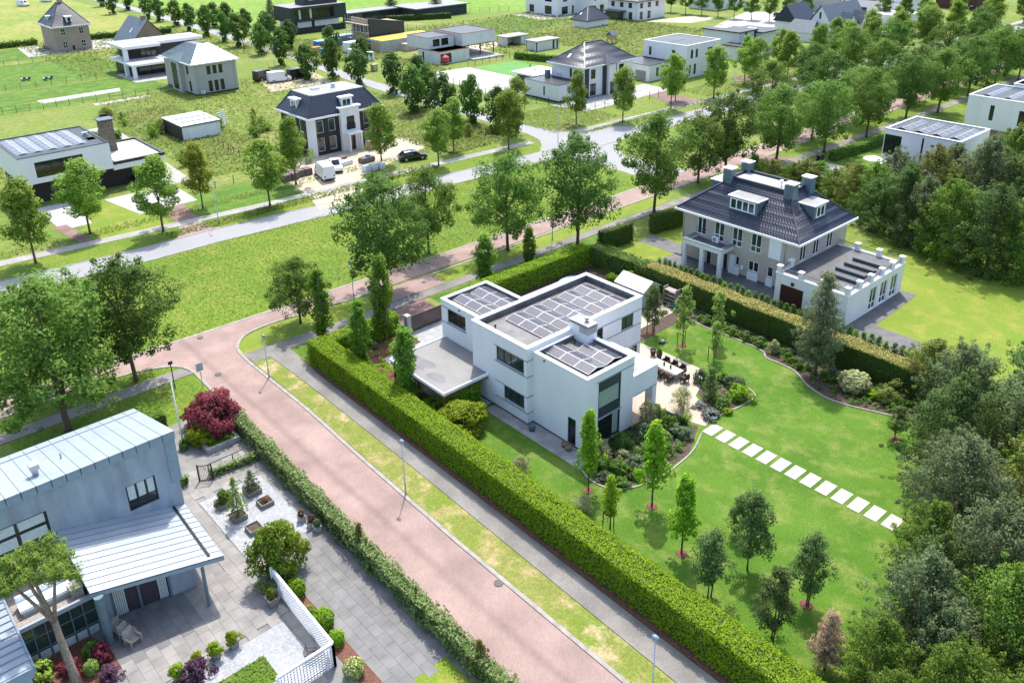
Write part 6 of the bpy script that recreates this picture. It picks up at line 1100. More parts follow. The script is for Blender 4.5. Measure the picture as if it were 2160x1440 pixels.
# --- shrubs of the villa garden
def shrub(px, py, h, wdt, leaf, label, kind='shrub', z=0, name='shrub', cat='shrub', group=None):
    x, y = G(px, py); return plant(kind, x, y, h, wdt, leaf, rnd.randint(1, 3), label, name, cat, group, parts=('foliage', 'stem'), z=z)
beds = [(1262, 985, 2.6, 2.4, L_GREY, 'tall grey-green olive-like shrub before the tall window', 'willow'), (1300, 1000, 1.4, 2.0, L_SHRUB, 'dark rounded shrub under the tall villa window', 'shrub'), (1275, 1010, .7, 1.6, L_SHRUB2, 'low leafy plant near the slim upright tree', 'shrub'), (1310, 1022, .7, 1.7, L_SHRUB, 'broad-leaved low plant at the front of the round bed', 'shrub'), (1340, 985, 1.1, 1.8, L_SHRUB2, 'bluish shrub in the middle of the villa bed', 'shrub'), (1345, 1005, .8, 1.4, L_SHRUB, 'low green plant beside the bed edging', 'shrub'), (1365, 905, 3.0, 2.2, L_GREY, 'tall grey shrub beside the balcony post', 'willow'), (1400, 935, 1.0, 1.6, L_SHRUB, 'green shrub at the lawn corner of the bed', 'shrub'), (1425, 915, 1.0, 1.8, L_SHRUB2, 'bushy plant along the patio edge bed', 'shrub'), (1440, 895, 1.2, 1.5, L_AMEL, 'light ornamental grass clump by the garden path', 'grassy'), (1438, 865, 2.6, 2.2, L_GREY, 'round grey-leaved shrub at the patio steps', 'willow'), (1385, 880, 1.4, 1.6, L_AMEL, 'pale shrub below the patio wall', 'shrub'),
        (1496, 845, 3.4, 1.6, L_FOR, 'dark upright shrub in the island bed', 'cypress'), (1478, 805, 1.4, 1.6, L_SHRUB2, 'blue flowering bush at the patio corner', 'shrub'), (1520, 860, 1.0, 1.8, L_SHRUB, 'fern-like green plant in the island bed', 'shrub'), (1560, 840, 1.3, 2.6, L_BOX, 'bright green mound in the island bed', 'shrub'), (1548, 815, 1.2, 2.0, L_SHRUB2, 'blue-green shrub at the back of the island bed', 'shrub'), (1500, 878, .7, 2.0, L_LAV, 'lavender patch at the front of the island bed', 'shrub'), (1478, 860, .6, 1.5, L_LAV, 'small lavender patch by the patio edge', 'shrub'), (1533, 872, .6, 1.2, L_LIME, 'lime-green low plant in the island bed', 'shrub'), (1525, 805, 1.0, 1.6, L_SHRUB, 'rounded shrub at the far side of the island bed', 'shrub'),
        (1632, 745, 1.5, 1.3, L_GREY, 'silver-leaved shrub left of the large pine', 'shrub'), (1800, 822, 1.7, 2.8, L_GREY, 'large silver-green mound right of the large pine', 'ball'), (1755, 800, 1.5, 1.2, L_SHRUB2, 'grey-green shrub just right of the pine trunk', 'shrub'), (1840, 838, .8, 1.6, L_LIME, 'yellow-green hosta clump near the woodland', 'shrub'), (1870, 850, 1.6, 2.6, L_AMEL, 'arching light green shrub at the woodland edge', 'willow'), (1100, 1000, 1.8, 2.0, L_GREY, 'pale flowering bush beside the clipped hedge', 'willow'), (1228, 1085, 1.8, 2.0, L_GREY, 'pale twiggy bush between clipped hedge and slim tree', 'willow'),
        (975, 905, 2.7, 4.6, L_LIME, 'wide yellow-green spreading tree behind the clipped hedge', 'clumpy'), (1140, 590, 1.4, 1.6, L_BOX, 'bright bush behind the villa roof', 'shrub'), (1290, 602, 1.6, 2.2, L_BOX, 'left yellow-green bush near the garden shed', 'shrub'), (1330, 600, 1.8, 2.0, L_BOX, 'right yellow-green bush near the garden shed', 'shrub'), (700, 780, 1.2, 2.2, L_BOX, 'bright green bush inside the hedge corner', 'shrub'), (738, 805, 1.2, 2.2, L_BOX, 'leafy bush between the first two columnar oaks', 'shrub'), (792, 735, .8, 1.0, L_GREY, 'silvery plant in the red mulch bed', 'shrub')]
for px, py, h, wdt, lf, lb, kd in beds: shrub(px, py, h, wdt, lf, lb, kd)
for i in range(46):     # low ground-cover row in the long border
    t = i/45; x = -47+t*24; yb = 67.4+.5*math.sin(i*2.1)
    if abs(x+33.2) < .6: continue
    plant('shrub', x, yb-(.9 if -36 < x < -28 else 0), .55+.25*((i*7) % 3)/2, 1.1, (L_SHRUB, L_SHRUB2, L_SHRUB)[i % 3], i % 3+1, 'low border plant, %s from the shed along the conifer hedge' % ordn(i), 'border_plant', 'plant', 'plants along the conifer hedge', parts=('foliage', 'stem'))
for i in range(44):     # young conifers along the neighbour side
    x = -59+i*.78; plant('cypress', x, 75.3+.12*math.sin(i*1.9), 1.0+.25*((i*5) % 4)/3, .95, L_SHRUB if i % 4 else L_BOX, i % 3+1, 'small conifer, %s from the left in the row beside the brick villa' % ordn(i), 'dwarf_conifer', 'conifer', 'row of small conifers', parts=('foliage', 'stem'))
for i in range(26):     # grassy fringe inside the clipped hedge
    x = -33+i*.85; plant('grassy', x, 35.35+.15*math.sin(i*2.3), .5, .9, L_SHRUB, i % 3+1, 'tuft of border grass, %s from the left inside the clipped hedge' % ordn(i), 'border_grass', 'plant', 'grass fringe along the clipped hedge', parts=('foliage', 'stem'))
def palm(px, py, h, label):
    x, y = G(px, py); o = thing('fan_palm', label, 'palm', (x, y, 0)); part('trunk', MB().tube([(0, 0, 0), (.03, 0, h*.55)], [.14, .12], 8), BARK, o); m = MB(); r_ = random.Random(int(px))
    for k in range(16):
        a = k*2.4+r_.random(); el = r_.uniform(.1, 1.2); L = r_.uniform(.8, 1.15); dx, dy = math.cos(a)*math.cos(el), math.sin(a)*math.cos(el); b = Vector((0, 0, h*.55)); tip = b+Vector((dx*L, dy*L, math.sin(el)*L*.7)); s = Vector((-math.sin(a), math.cos(a), 0))
        for j in range(7):
            w_ = (j-3)*.16; e = tip+s*w_*1.8+Vector((dx*.5, dy*.5, -.25-.1*abs(j-3)))*.6; m.add([tuple(b+(tip-b)*.55+s*w_*.3), tuple(b+(tip-b)*.8+s*(w_+.06)), tuple(e), tuple(b+(tip-b)*.8+s*(w_-.06))], [(0, 1, 2, 3)])
    part('fronds', m, L_LIQ, o)
for a in ((805, 800, 1.6, 'small fan palm beside the carport gravel'), (878, 845, 1.9, 'fan palm in front of the carport'), (915, 870, 1.5, 'fan palm next to the carport post'), (725, 770, 1.6, 'yellowing fan palm inside the hedge corner'), (1118, 138+16, 4.0, 'young palm by the far artificial lawn')): palm(*a)
# --- plants of the blue house
def pot(name, x, y, w_, h, m, lb, taper=.8):
    o = thing(name, lb, 'planter', (x, y, 0)); b = MB(); a, c = w_/2*taper, w_/2
    b.add([(-a, -a, 0), (a, -a, 0), (a, a, 0), (-a, a, 0), (-c, -c, h), (c, -c, h), (c, c, h), (-c, c, h)], [(3, 2, 1, 0), (0, 1, 5, 4), (1, 2, 6, 5), (2, 3, 7, 6), (3, 0, 4, 7)])
    i = c-.07; b.add([(-c, -c, h), (c, -c, h), (c, c, h), (-c, c, h), (-i, -i, h), (i, -i, h), (i, i, h), (-i, i, h), (-i, -i, h-.1), (i, -i, h-.1), (i, i, h-.1), (-i, i, h-.1)], [(0, 1, 5, 4), (1, 2, 6, 5), (2, 3, 7, 6), (3, 0, 4, 7), (4, 5, 9, 8), (5, 6, 10, 9), (6, 7, 11, 10), (7, 4, 8, 11)]); part('bowl', b, m, o)
    part('soil', MB().box(-i, -i, h-.14, i, i, h-.09), SOIL, o); return o
STONEP = mat('stone_planter', (.21, .195, .18), .85, .25, 4, bump=.3)
pl = [(-53.1, 17.8, 1.05, .45, 'left'), (-51.0, 17.95, 1.0, .42, 'front'), (-53.0, 20.0, 1.1, .45, 'far'), (-51.1, 20.1, 1.0, .4, 'right'), (-49.0, 18.2, 1.0, .4, 'nearest')]
for x, y, w_, h, nm in pl: pot('stone_planter', x, y, w_, h, STONEP, nm+' square stone planter on the white gravel', 1)
plant('fir', -51.0, 17.95, 3.6, 1.7, L_FIR, 1, 'tall golden-green conifer in the front stone planter', 'conifer', z=.35); plant('fir', -53.0, 20.0, 1.9, 1.5, L_SHRUB2, 2, 'small bluish fir in the far stone planter', 'conifer', z=.35); plant('shrub', -53.1, 17.8, 1.1, 1.3, L_SHRUB, 2, 'leafy bush in the left stone planter', 'shrub', 'shrub', z=.35, parts=('foliage', 'stem')); plant('shrub', -51.1, 20.1, .4, .7, L_ORN, 3, 'low brownish plant in the right stone planter', 'shrub', 'shrub', z=.3, parts=('foliage', 'stem'))
for i, (y, nm) in enumerate(((12.6, 'rightmost'), (11.45, 'second from the right'), (10.3, 'third from the right'), (9.15, 'leftmost'))):
    pot('square_pot', -40.3, y, .5, .5, mat('grey_pot', (.20, .20, .205), .7), nm+' of four grey square pots beside the gravel'); plant('shrub', -40.3, y, .85, 1.0, L_LIME, i % 3+1, 'clipped yellow-green bush in the '+nm+' square pot', 'box_bush', 'shrub', z=.45, parts=('foliage', 'stem'))
for x, y, lf, lb in ((-47.6, 21.2, L_ORN, 'far'), (-46.6, 21.4, L_ORN, 'middle'), (-45.9, 21.5, L_SHRUB2, 'near')): pot('square_pot', x, y, .5, .5, CONC, lb+' of three pots by the driveway hedge', .85); plant('shrub', x, y, .7, .6, lf, 1, 'dry plant in the '+lb+' driveway pot', 'shrub', 'shrub', z=.42, parts=('foliage', 'stem'))
plant('clumpy', -43.8, 17.5, 4.6, 3.7, L_MAG, 2, 'glossy rounded evergreen tree at the trellis end', 'evergreen_tree')
pot('stone_urn', -41.75, 15.9, .75, .75, STONEP, 'weathered stone urn against the white trellis', .6); plant('shrub', -41.75, 15.9, .8, .7, L_MAG, 1, 'yellowish plant in the stone urn by the trellis', 'shrub', 'shrub', z=.65, parts=('foliage', 'stem'))
for x, y, s_, lf, lb in ((-44.0, 17.2, 1.1, L_BOX, 'behind the glossy evergreen tree'), (-41.4, 17.4, 1.25, L_BOX, 'first right of the white trellis'), (-38.0, 17.4, 1.35, L_BOX, 'second and largest right of the white trellis'), (-36.3, 17.3, 1.0, L_BOX, 'third right of the white trellis')): plant('ball', x, y, s_, s_, lf, 1, 'bright green clipped ball bush '+lb, 'box_ball', 'shrub', parts=('foliage', 'stem'))
plant('ball', -33.7, 16.9, 1.1, 1.25, L_FLOW, 2, 'hydrangea with pale blooms beside the driveway', 'hydrangea', 'shrub', parts=('foliage', 'stem')); plant('shrub', -39.6, 17.3, .6, .8, L_MAG, 1, 'small flowering plant between the ball bushes', 'shrub', 'shrub', parts=('foliage', 'stem'))
for px, py, h, wdt, lf, lb, kd in ((215, 1392, 1.3, 1.5, L_RED, 'dark red maple bush beside the wooden chairs', 'shrub'), (195, 1386, 1.2, 1.2, L_SHRUB, 'green bush left of the dark red maple', 'shrub'), (196, 1418, .9, .9, L_AMEL, 'small variegated yellow bush by the glazed wall', 'ball'), (235, 1432, .9, 1.6, L_PURP, 'dusky purple low bush at the bottom edge', 'shrub'), (150, 1420, 1.2, 1.4, L_RED, 'red maple behind the pine trunk', 'shrub'), (90, 1425, 1.2, 1.8, L_FIR, 'feathery green shrub under the left wing roof', 'shrub'), (418, 1432, 1.5, 1.9, L_PURP, 'dark purple-leaved shrub by the grey pots', 'shrub')): shrub(px, py, h, wdt, lf, lb, kd)
plant('clumpy', -63.0, 21.5, 3.7, 5.2, L_RED, 1, 'dark red Japanese maple in the raised corner bed', 'red_maple'); plant('clumpy', -61.9, 20.0, 2.2, 2.7, L_LIME, 3, 'yellow-green bush in front of the red maple', 'yellow_maple', 'shrub')
plant('shrub', -62.0, 18.5, 1.1, 1.0, L_SHRUB, 2, 'leggy plant at the foot of the flagpole', 'shrub', 'shrub', parts=('foliage', 'stem'))
for i, (x, y) in enumerate(((-41.7, 22.5), (-35.1, 22.4), (-28.7, 22.3))):
    nm = ('far', 'middle', 'near')[i]; o = plant('open', x, y, 2.9 if i != 1 else 2.2, 1.2 if i != 1 else .3, L_PHOT, 1, nm+' small red-tipped standard tree rising from the loose hedge', 'standard_tree')
# tall pine with pale forked trunk in front of the blue house
o = thing('umbrella_pine', 'pine with pale forked trunk before the blue house glazing', 'pine', (-43.6, 4.7, 0)); rg = np.random.default_rng(5)
m = MB(); m.tube([(0, 0, -.1), (-.35, -.05, 1.4), (-1.0, -.1, 3.2), (-1.3, -.1, 4.2)], [.30, .24, .20, .17], 10)
tips = [(-2.7, -1.0, 8.1), (-3.1, -1.6, 6.9), (-2.3, -.5, 7.6), (-1.3, .6, 7.4), (-2.9, .3, 7.9), (-2.0, -1.7, 7.5), (-3.6, -.7, 7.3), (-1.5, 1.3, 6.6)]
for t in tips[:4]: m.tube([(-1.3, -.1, 4.1), tuple(np.array((-1.3, -.1, 4.1))*.4+np.array(t)*.6+np.array((0, 0, .1))), t], [.13, .09, .05], 7)
part('trunk', m, BARKL, o, True); cs = []
for t in tips+[(-2.6, -1.0, 7.1), (-3.2, .9, 7.0), (-2.1, .9, 7.3)]: cs += [np.array(t)+rg.normal(size=3)*np.array([.4, .4, .22]) for _ in range(14)]
v, f, q = leafcloud(rg, np.array(cs), np.full(len(cs), .36), 95, .24, .6, .35, .16, .1); link('crown', npmesh('pine_crown', v, f, L_PINEB, nrm=q), o)
# --- rough plants in the far plots
for i in range(34):
    a = rnd.choice(((-166, 48, -128, 57), (-186, 52, -150, 56), (-150, 66, -141, 84), (-128, 90, -116, 103), (-160, 64, -150, 72))); x = rnd.uniform(a[0], a[2]); y = rnd.uniform(a[1], a[3]); plant('willow', x, y, rnd.uniform(1.2, 3.2), rnd.uniform(1.6, 3.4), rnd.choice((L_FOR2, L_FOR4, L_YOUNG)), i % 3+1, 'wild bush, %s scattered in the overgrown plots' % ordn(i), 'wild_bush', 'bush', 'bushes in the overgrown plots', parts=('foliage', 'stem'))
# --- grass that nobody could count
def tufts(name, polys, n, hh, wdt, leaf, label, seed=3):
    rng = np.random.default_rng(seed); P = []
    for (x0, y0, x1, y1), k in zip(polys, n): P.append(np.stack([rng.uniform(x0, x1, k), rng.uniform(y0, y1, k)], 1))
    P = np.vstack(P); M = len(P); h = rng.uniform(.15, 1.0, M)*hh; p = np.column_stack([P, h]); up = np.tile([0, 0, 1.], (M, 1))
    q, f, N = leafquads(rng, p, up, wdt*2.6, .62, .1, .42)
    o = link(name, npmesh(name, q, f, leaf, nrm=N)); tag(o, label, 'grass', kind='stuff'); return o
GT = leafmat('grass_blades', (.125, .195, .018), (.14, .21, .022), (.18, .22, .034), .4); GT2 = leafmat('meadow_blades', (.15, .205, .035), (.175, .22, .042), (.22, .235, .065), .4); GT3 = leafmat('lush_blades', (.10, .17, .02), (.14, .21, .03), (.2, .24, .04), .4)
tufts('median_grass', [(-102.5, 0, -80.6, 60), (-99.8, 60, -80.3, 96)], [18000, 10000], .09, .08, GT, 'mown grass blades in the boulevard median')
tufts('meadow_grass', [(-185, 50, -130, 66), (-200, 55, -140, 104), (-128, 86, -113, 103), (-168, 20, -150, 45), (-150, 85, -118, 103)], [6000, 10000, 3500, 2000, 4000], .28, .2, GT2, 'tall wild grass in the overgrown plots', 5)
tufts('meadow_grass', [(-240, 126, -172, 132), (-235, 150, -175, 226), (-196, 176, -140, 226), (-250, 110, -200, 130), (-300, 62, -230, 112)], [1500, 6000, 6000, 2000, 4000], .35, .35, GT2, 'meadow grass between the distant houses', 6)
tufts('verge_tufts', [(-119, 15, -116.4, 100), (-111.2, 36, -108.6, 80), (-126, 108, -110, 126), (-116, 152, -108, 215), (-107.5, 110, -106, 215)], [3000, 3600, 4500, 5000, 3500], .2, .12, GT3, 'rough verge grass along the far pavement', 8)
tufts('verge_tufts', [(-60, 28.95, -16, 29.9), (-71, 29.1, -50, 30.5), (-77, 0, -75.1, 22), (-72.8, 8, -67.5, 23)], [3200, 1600, 1500, 2600], .06, .05, GT, 'short verge grass along the pink road', 9)

def groundcover(name, polys, n, leaf, label, hh=.35, size=.2, seed=31):
    """low planting inside a polygon, too dense to count"""
    rng = np.random.default_rng(seed); C = []
    for pts, k in zip(polys, n):
        xs = [p[0] for p in pts]; ys = [p[1] for p in pts]; m_ = len(pts); got = 0
        while got < k:
            x, y = rng.uniform(min(xs), max(xs)), rng.uniform(min(ys), max(ys)); ins = False
            for i in range(m_):
                (ax, ay), (bx, by) = pts[i], pts[(i+1) % m_]
                if (ay > y) != (by > y) and x < (bx-ax)*(y-ay)/(by-ay)+ax: ins = not ins
            if ins: C.append((x, y, rng.uniform(.05, hh))); got += 1
    v, f, q = leafcloud(rng, np.array(C), np.full(len(C), .24), 26, size, .5, .5, .5, .3, .7); o = link(name, npmesh(name, v, f, leaf, nrm=q)); tag(o, label, 'plants', kind='stuff')
FB = [(-38, 41.1), (-39.0, 42.5), (-39.0, 50), (-35.6, 51.2), (-34.0, 48), (-33.8, 43.5), (-34.9, 41.0), (-36.4, 40.3)]; IB = [(-35.5, 53.4), (-35.3, 54.7), (-35.1, 58.8), (-36.2, 59.4), (-38.7, 59.4), (-39.3, 57.7), (-38.4, 55.8)]; BB = [(-50, 67.1), (-43.2, 66.8), (-38.8, 66.6), (-37.7, 65.8), (-35.1, 65.7), (-32.9, 64.5), (-31, 63.8), (-29.2, 63.8), (-26.7, 64.5), (-20, 66.8), (-20, 68.6), (-50, 68.6)]
groundcover('bed_groundcover', [FB, IB], [150, 60], L_SHRUB, 'low mixed green planting in the villa beds', .45, .17, 31); groundcover('bed_groundcover', [FB, IB], [45, 30], L_SHRUB2, 'bluish low planting in the villa beds', .5, .14, 32); groundcover('bed_groundcover', [BB], [240], L_SHRUB, 'low dark planting along the conifer hedge', .3, .18, 33); groundcover('bed_groundcover', [[(-66.4, 35), (-66.4, 42.8), (-63.4, 42.8), (-63.4, 38.4), (-56, 37.8), (-50, 37.4), (-50, 35)]], [110], L_BOX, 'bright low planting inside the clipped hedge', .6, .2, 34)
more = [(-37.6, 44.6, 1.6, 1.8, L_SHRUB), (-36.4, 43.2, 1.3, 1.6, L_GREY), (-35.6, 45.2, 1.2, 1.7, L_SHRUB), (-37.4, 47.0, 1.5, 1.6, L_SHRUB2), (-36.0, 47.6, 1.3, 1.6, L_AMEL), (-34.8, 46.8, .9, 1.3, L_SHRUB), (-36.8, 49.4, 1.4, 1.7, L_SHRUB), (-35.2, 49.4, 1.1, 1.5, L_SHRUB2), (-36.6, 41.6, 1.0, 1.5, L_SHRUB), (-35.1, 42.2, .9, 1.3, L_SHRUB), (-38.0, 42.6, 1.8, 1.6, L_GREY), (-34.4, 44.4, .8, 1.2, L_LIME)]
for i, (x, y, h, wdt, lf) in enumerate(more): plant('shrub', x, y, h, wdt, lf, i % 3+1, 'mixed shrub, %s in the planted bed before the villa corner' % ordn(i), 'bed_shrub', 'shrub', 'shrubs in the villa corner bed', parts=('foliage', 'stem'))
# ------------------------------------------------------------------ paving that can be picked apart
SL = [mat('slab_'+k, tuple(v*c for v in (.275, .26, .24)), .75, .25, .9, bump=.1, coords='world', col2=tuple(v*c for v in (.20, .19, .178)), detail=8) for k, c in (('a', 1.0), ('b', .93), ('c', 1.06))]
smesh = {}
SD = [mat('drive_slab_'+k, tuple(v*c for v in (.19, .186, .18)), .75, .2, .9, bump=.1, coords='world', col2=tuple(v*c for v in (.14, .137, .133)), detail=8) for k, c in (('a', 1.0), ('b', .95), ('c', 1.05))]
def slab(parent, x0, y0, x1, y1, z0, z1, ms, name='slab'):
    k = (round(x1-x0, 3), round(y1-y0, 3), round(z1-z0, 3), ms.name)
    if k not in smesh:
        a, b = (x1-x0)/2-.004, (y1-y0)/2-.004; c = .005; h = z1-z0
        smesh[k] = MB().add([(-a, -b, 0), (a, -b, 0), (a, b, 0), (-a, b, 0), (-a, -b, h-c), (a, -b, h-c), (a, b, h-c), (-a, b, h-c), (-a+c, -b+c, h), (a-c, -b+c, h), (a-c, b-c, h), (-a+c, b-c, h)], [(3, 2, 1, 0), (0, 1, 5, 4), (1, 2, 6, 5), (2, 3, 7, 6), (3, 0, 4, 7), (4, 5, 9, 8), (5, 6, 10, 9), (6, 7, 11, 10), (7, 4, 8, 11), (8, 9, 10, 11)]).mesh('slab', ms)
    o = link(name, smesh[k], parent); o.location = ((x0+x1)/2, (y0+y1)/2, z0); return o
r5 = random.Random(5); cnt = 0
def inr(x, y, R): return any(a < x < c and b < y < d for a, b, c, d in R)
NO = [(-54.7, 16.4, -46.3, 21.6), (-60, 7, -46.9, 14.6), (-44.6, 16.5, -34.8, 17.9)]
sx, sy = 1.0, .72
for j in range(21):
    y = 7.0+j*sy; xo = (j % 2)*.5
    for i in range(30):
        x = -58.6+xo+i*sx; cx, cy = x+sx/2, y+sy/2
        ok = (-58.2 < cx < -40.2 and 14.7 < cy < 21.9) or (-46.7 < cx < -40.5 and 7 < cy < 16.6) or (-46 < cx < -30.8 and 17.8 < cy < 21.6)
        if not ok or inr(cx, cy, NO): continue
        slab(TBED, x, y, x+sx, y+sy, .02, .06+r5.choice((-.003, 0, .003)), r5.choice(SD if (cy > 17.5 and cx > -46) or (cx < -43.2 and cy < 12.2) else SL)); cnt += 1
sheet('gravel_garden', rect(-54.6, 16.5, -46.35, 21.5), .052, GRAVEL); sheet('gravel_garden', [(-40.15, 7.5), (-40.1, 15.7), (-35.2, 15.9), (-35.2, 7.5)], .052, GRAVEL); sheet('garden_soil', rect(-44.4, 16.85, -31, 17.85), .05, MULCH); sheet('garden_soil', [(-47.1, 2.9), (-47.1, 6.4), (-43.6, 7.6), (-42.6, 4), (-42.6, 0), (-47, 0)], .05, MULCH); sheet('lawn_corner', [(-31.2, 17.5), (-31.2, 21.6), (-27, 21.6), (-20, 19), (-20, 16)], .05, LAWNY); sheet('herb_bed', rect(-38.5, 10.6, -36.4, 13.6), .075, LAWN)
tufts('herb_bed_plants', [(-38.5, 10.6, -36.4, 13.6)], [900], .16, .07, GT3, 'creeping green ground cover in the square gravel bed', 21)
gp = link('garden_path', None); tag(gp, kind='structure')
for k in range(13): x = -34.75+k*1.285; slab(gp, x, 51.22, x+.98, 52.9, .0, .055, STONE, 'stepping_stone')
PT = sheet('patio', [(-51.9, 55.9), (-49.9, 56), (-47.9, 59.0), (-44.8, 59.3), (-41.0, 59.3), (-39.4, 57.6), (-38.4, 55.2), (-35.3, 53.5), (-35.0, 52.0), (-38.4, 51.0), (-39.3, 50.6), (-39.2, 47.5), (-42.6, 47.5), (-45.2, 50.6), (-45.2, 56)], .05, PATIO, thick=.04)
sheet('island_bed', [(-35.2, 53.2), (-35.1, 54.7), (-34.9, 59.0), (-36, 59.6), (-38.9, 59.6), (-39.6, 57.7), (-38.6, 55.8)], .04, SOIL); band('edging', spline([(-35.1, 53.3), (-35.0, 54.7), (-34.7, 57), (-34.8, 59.0), (-36, 59.7)], 4), .13, 0, .1, KERB)
sheet('flower_bed', [(-38, 41.1), (-39.1, 42.5), (-39.1, 50), (-35.4, 51.6), (-33.6, 48), (-33.4, 43.5), (-34.6, 40.6), (-36.4, 39.9)], .04, SOIL); band('edging', spline([(-38, 40.2), (-36.4, 39.8), (-34.5, 40.5), (-33.3, 43.4), (-33.5, 48), (-34.6, 51)], 4), .13, 0, .09, KERB)
low = MB()
for a, b in zip([(-39.2, 50.9), (-36.2, 51.2)][:-1], [(-36.2, 51.2)]): low.beam((*a, .25), (*b, .25), .12, .5)
tag(part('garden_wall', low, GREYW), 'low grey boarded wall below the patio edge', 'wall')
# ------------------------------------------------------------------ street lamps, signs, poles
BLUEL = mat('lamp_blue', (.20, .27, .36), .3, .1, 2, spec=.6); LENS = mat('lamp_lens', (.55, .58, .6), .3)
def lamp(px, py, h, label, arm=0, rz=0, xy=None):
    x, y = xy or G(px, py); o = thing('street_lamp', label, 'street lamp', (x, y, 0), rz, 'street lamps')
    part('post', MB().tube([(0, 0, 0), (0, 0, 1.0), (0, 0, 1.02), (0, 0, h)], [.075, .07, .05, .035], 10), GREYM, o, True)
    if arm: part('arm', MB().tube([(0, 0, h-.02), (.25, 0, h+.25), (arm, 0, h+.32)], [.035, .03, .03], 8), GREYM, o, True); hx, hz = arm+.2, h+.3
    else: hx, hz = 0, h+.02
    part('head', MB().lathe([(.02, hz-.12), (.17, hz-.06), (.24, hz+.03), (.2, hz+.12), (.09, hz+.18), (.01, hz+.19)], hx, 0, 16, .62), BLUEL, o, True); part('lens', MB().lathe([(.02, hz-.135), (.13, hz-.11), (.15, hz-.08)], hx, 0, 12, .62), LENS, o)
for a in ((568, 797, 4.4, 'street lamp in the verge by the road junction'), (856, 1043, 4.75, 'street lamp beside the pink road before the clipped hedge'), (1374, 1478, 4.7, 'street lamp nearest the camera at the bottom edge'), (747, 635, 4.6, 'slim street lamp between the columnar oaks')): lamp(*a)
for a in ((462, 473, 6.0, 'lamp on the far pavement by the brown driveway', .7, 0), (843, 372, 6.0, 'lamp in front of the parked dark car', .7, 0), (1165, 505, 6.0, 'dark lamp among the tall trees right of the junction', .7, 3.1), (1177, 300, 6.0, 'lamp at the side street corner', .7, 0), (1437, 330, 5.5, 'lamp in the median behind tall trees', .7, 3.1), (1545, 208, 6, 'lamp before the white cube house', .7, 0), (1700, 162, 6, 'lamp on the far pavement near the low white house', .7, 0), (1808, 138, 6, 'lamp on the far pavement before the slate house', .7, 0), (2035, 62, 6.5, 'lamp at the top right along the boulevard', .7, 0), (2110, 55, 6.5, 'last lamp at the top right corner', .7, 0), (580, 142, 6, 'lamp by the parked vans on the side street', .7, 1), (1120, 210, 6, 'lamp behind the trees at the side street mouth', .7, 1)): lamp(*a)
sg = thing('road_sign', 'back of a square road sign on a post by the red maple', 'road sign', (-70.1, 23.5, 0)); part('post', MB().tube([(0, 0, 0), (0, 0, 2.6)], .035, 8), GREYM, sg); part('sign_plate', MB().box(-.03, -.32, 1.75, 0, .32, 2.55), mat('sign_back', (.40, .46, .5), .4), sg); part('bracket', MB().box(0, -.2, 1.95, .03, .2, 1.99).box(0, -.2, 2.3, .03, .2, 2.34), GREYM, sg)
tag(part('street_name_post', MB().tube([(-71.6, 21.5, 0), (-71.6, 21.5, 2.9)], .05, 8).box(-71.62, 21.3, 2.6, -71.58, 21.7, 2.9), mat('navy_post', (.02, .03, .07), .4)), 'dark blue sign pole in the verge near the junction', 'pole')
for i, (px, py) in enumerate(((188, 828), (118, 866))):
    x, y = G(px, py); tag(part('bollard', MB().lathe([(.07, 0), (.07, .85), (.04, .92)], x, y, 8), GREYM), ('right' if i == 0 else 'left')+' grey marker post under the large corner trees', 'post')
fp = thing('flagpole', 'leaning white flagpole beside the blue house', 'flagpole', (-62.7, 18.6, 0)); part('mast', MB().tube([(0, 0, 0), (0, 0, 6.2)], [.075, .045], 10), WHITE2, fp, True); part('finial', MB().lathe([(.02, 6.2), (.07, 6.26), (.05, 6.36), (.01, 6.4)], 0, 0, 10), WHITE2, fp)
# manholes
for i, (px, py) in enumerate(((422, 713), (1052, 1230), (85, 905), (460, 790))):
    x, y = G(px, py); tag(part('manhole_cover', MB().lathe([(.32, .02), (.32, .068), (.28, .07)], x, y, 16), mat('cast_iron', (.09, .085, .08), .7)), ['manhole cover in the middle of the junction', 'drain cover at the kerb of the pink road', 'manhole cover on the left pavement', 'small manhole at the pavement end'][i], 'manhole')
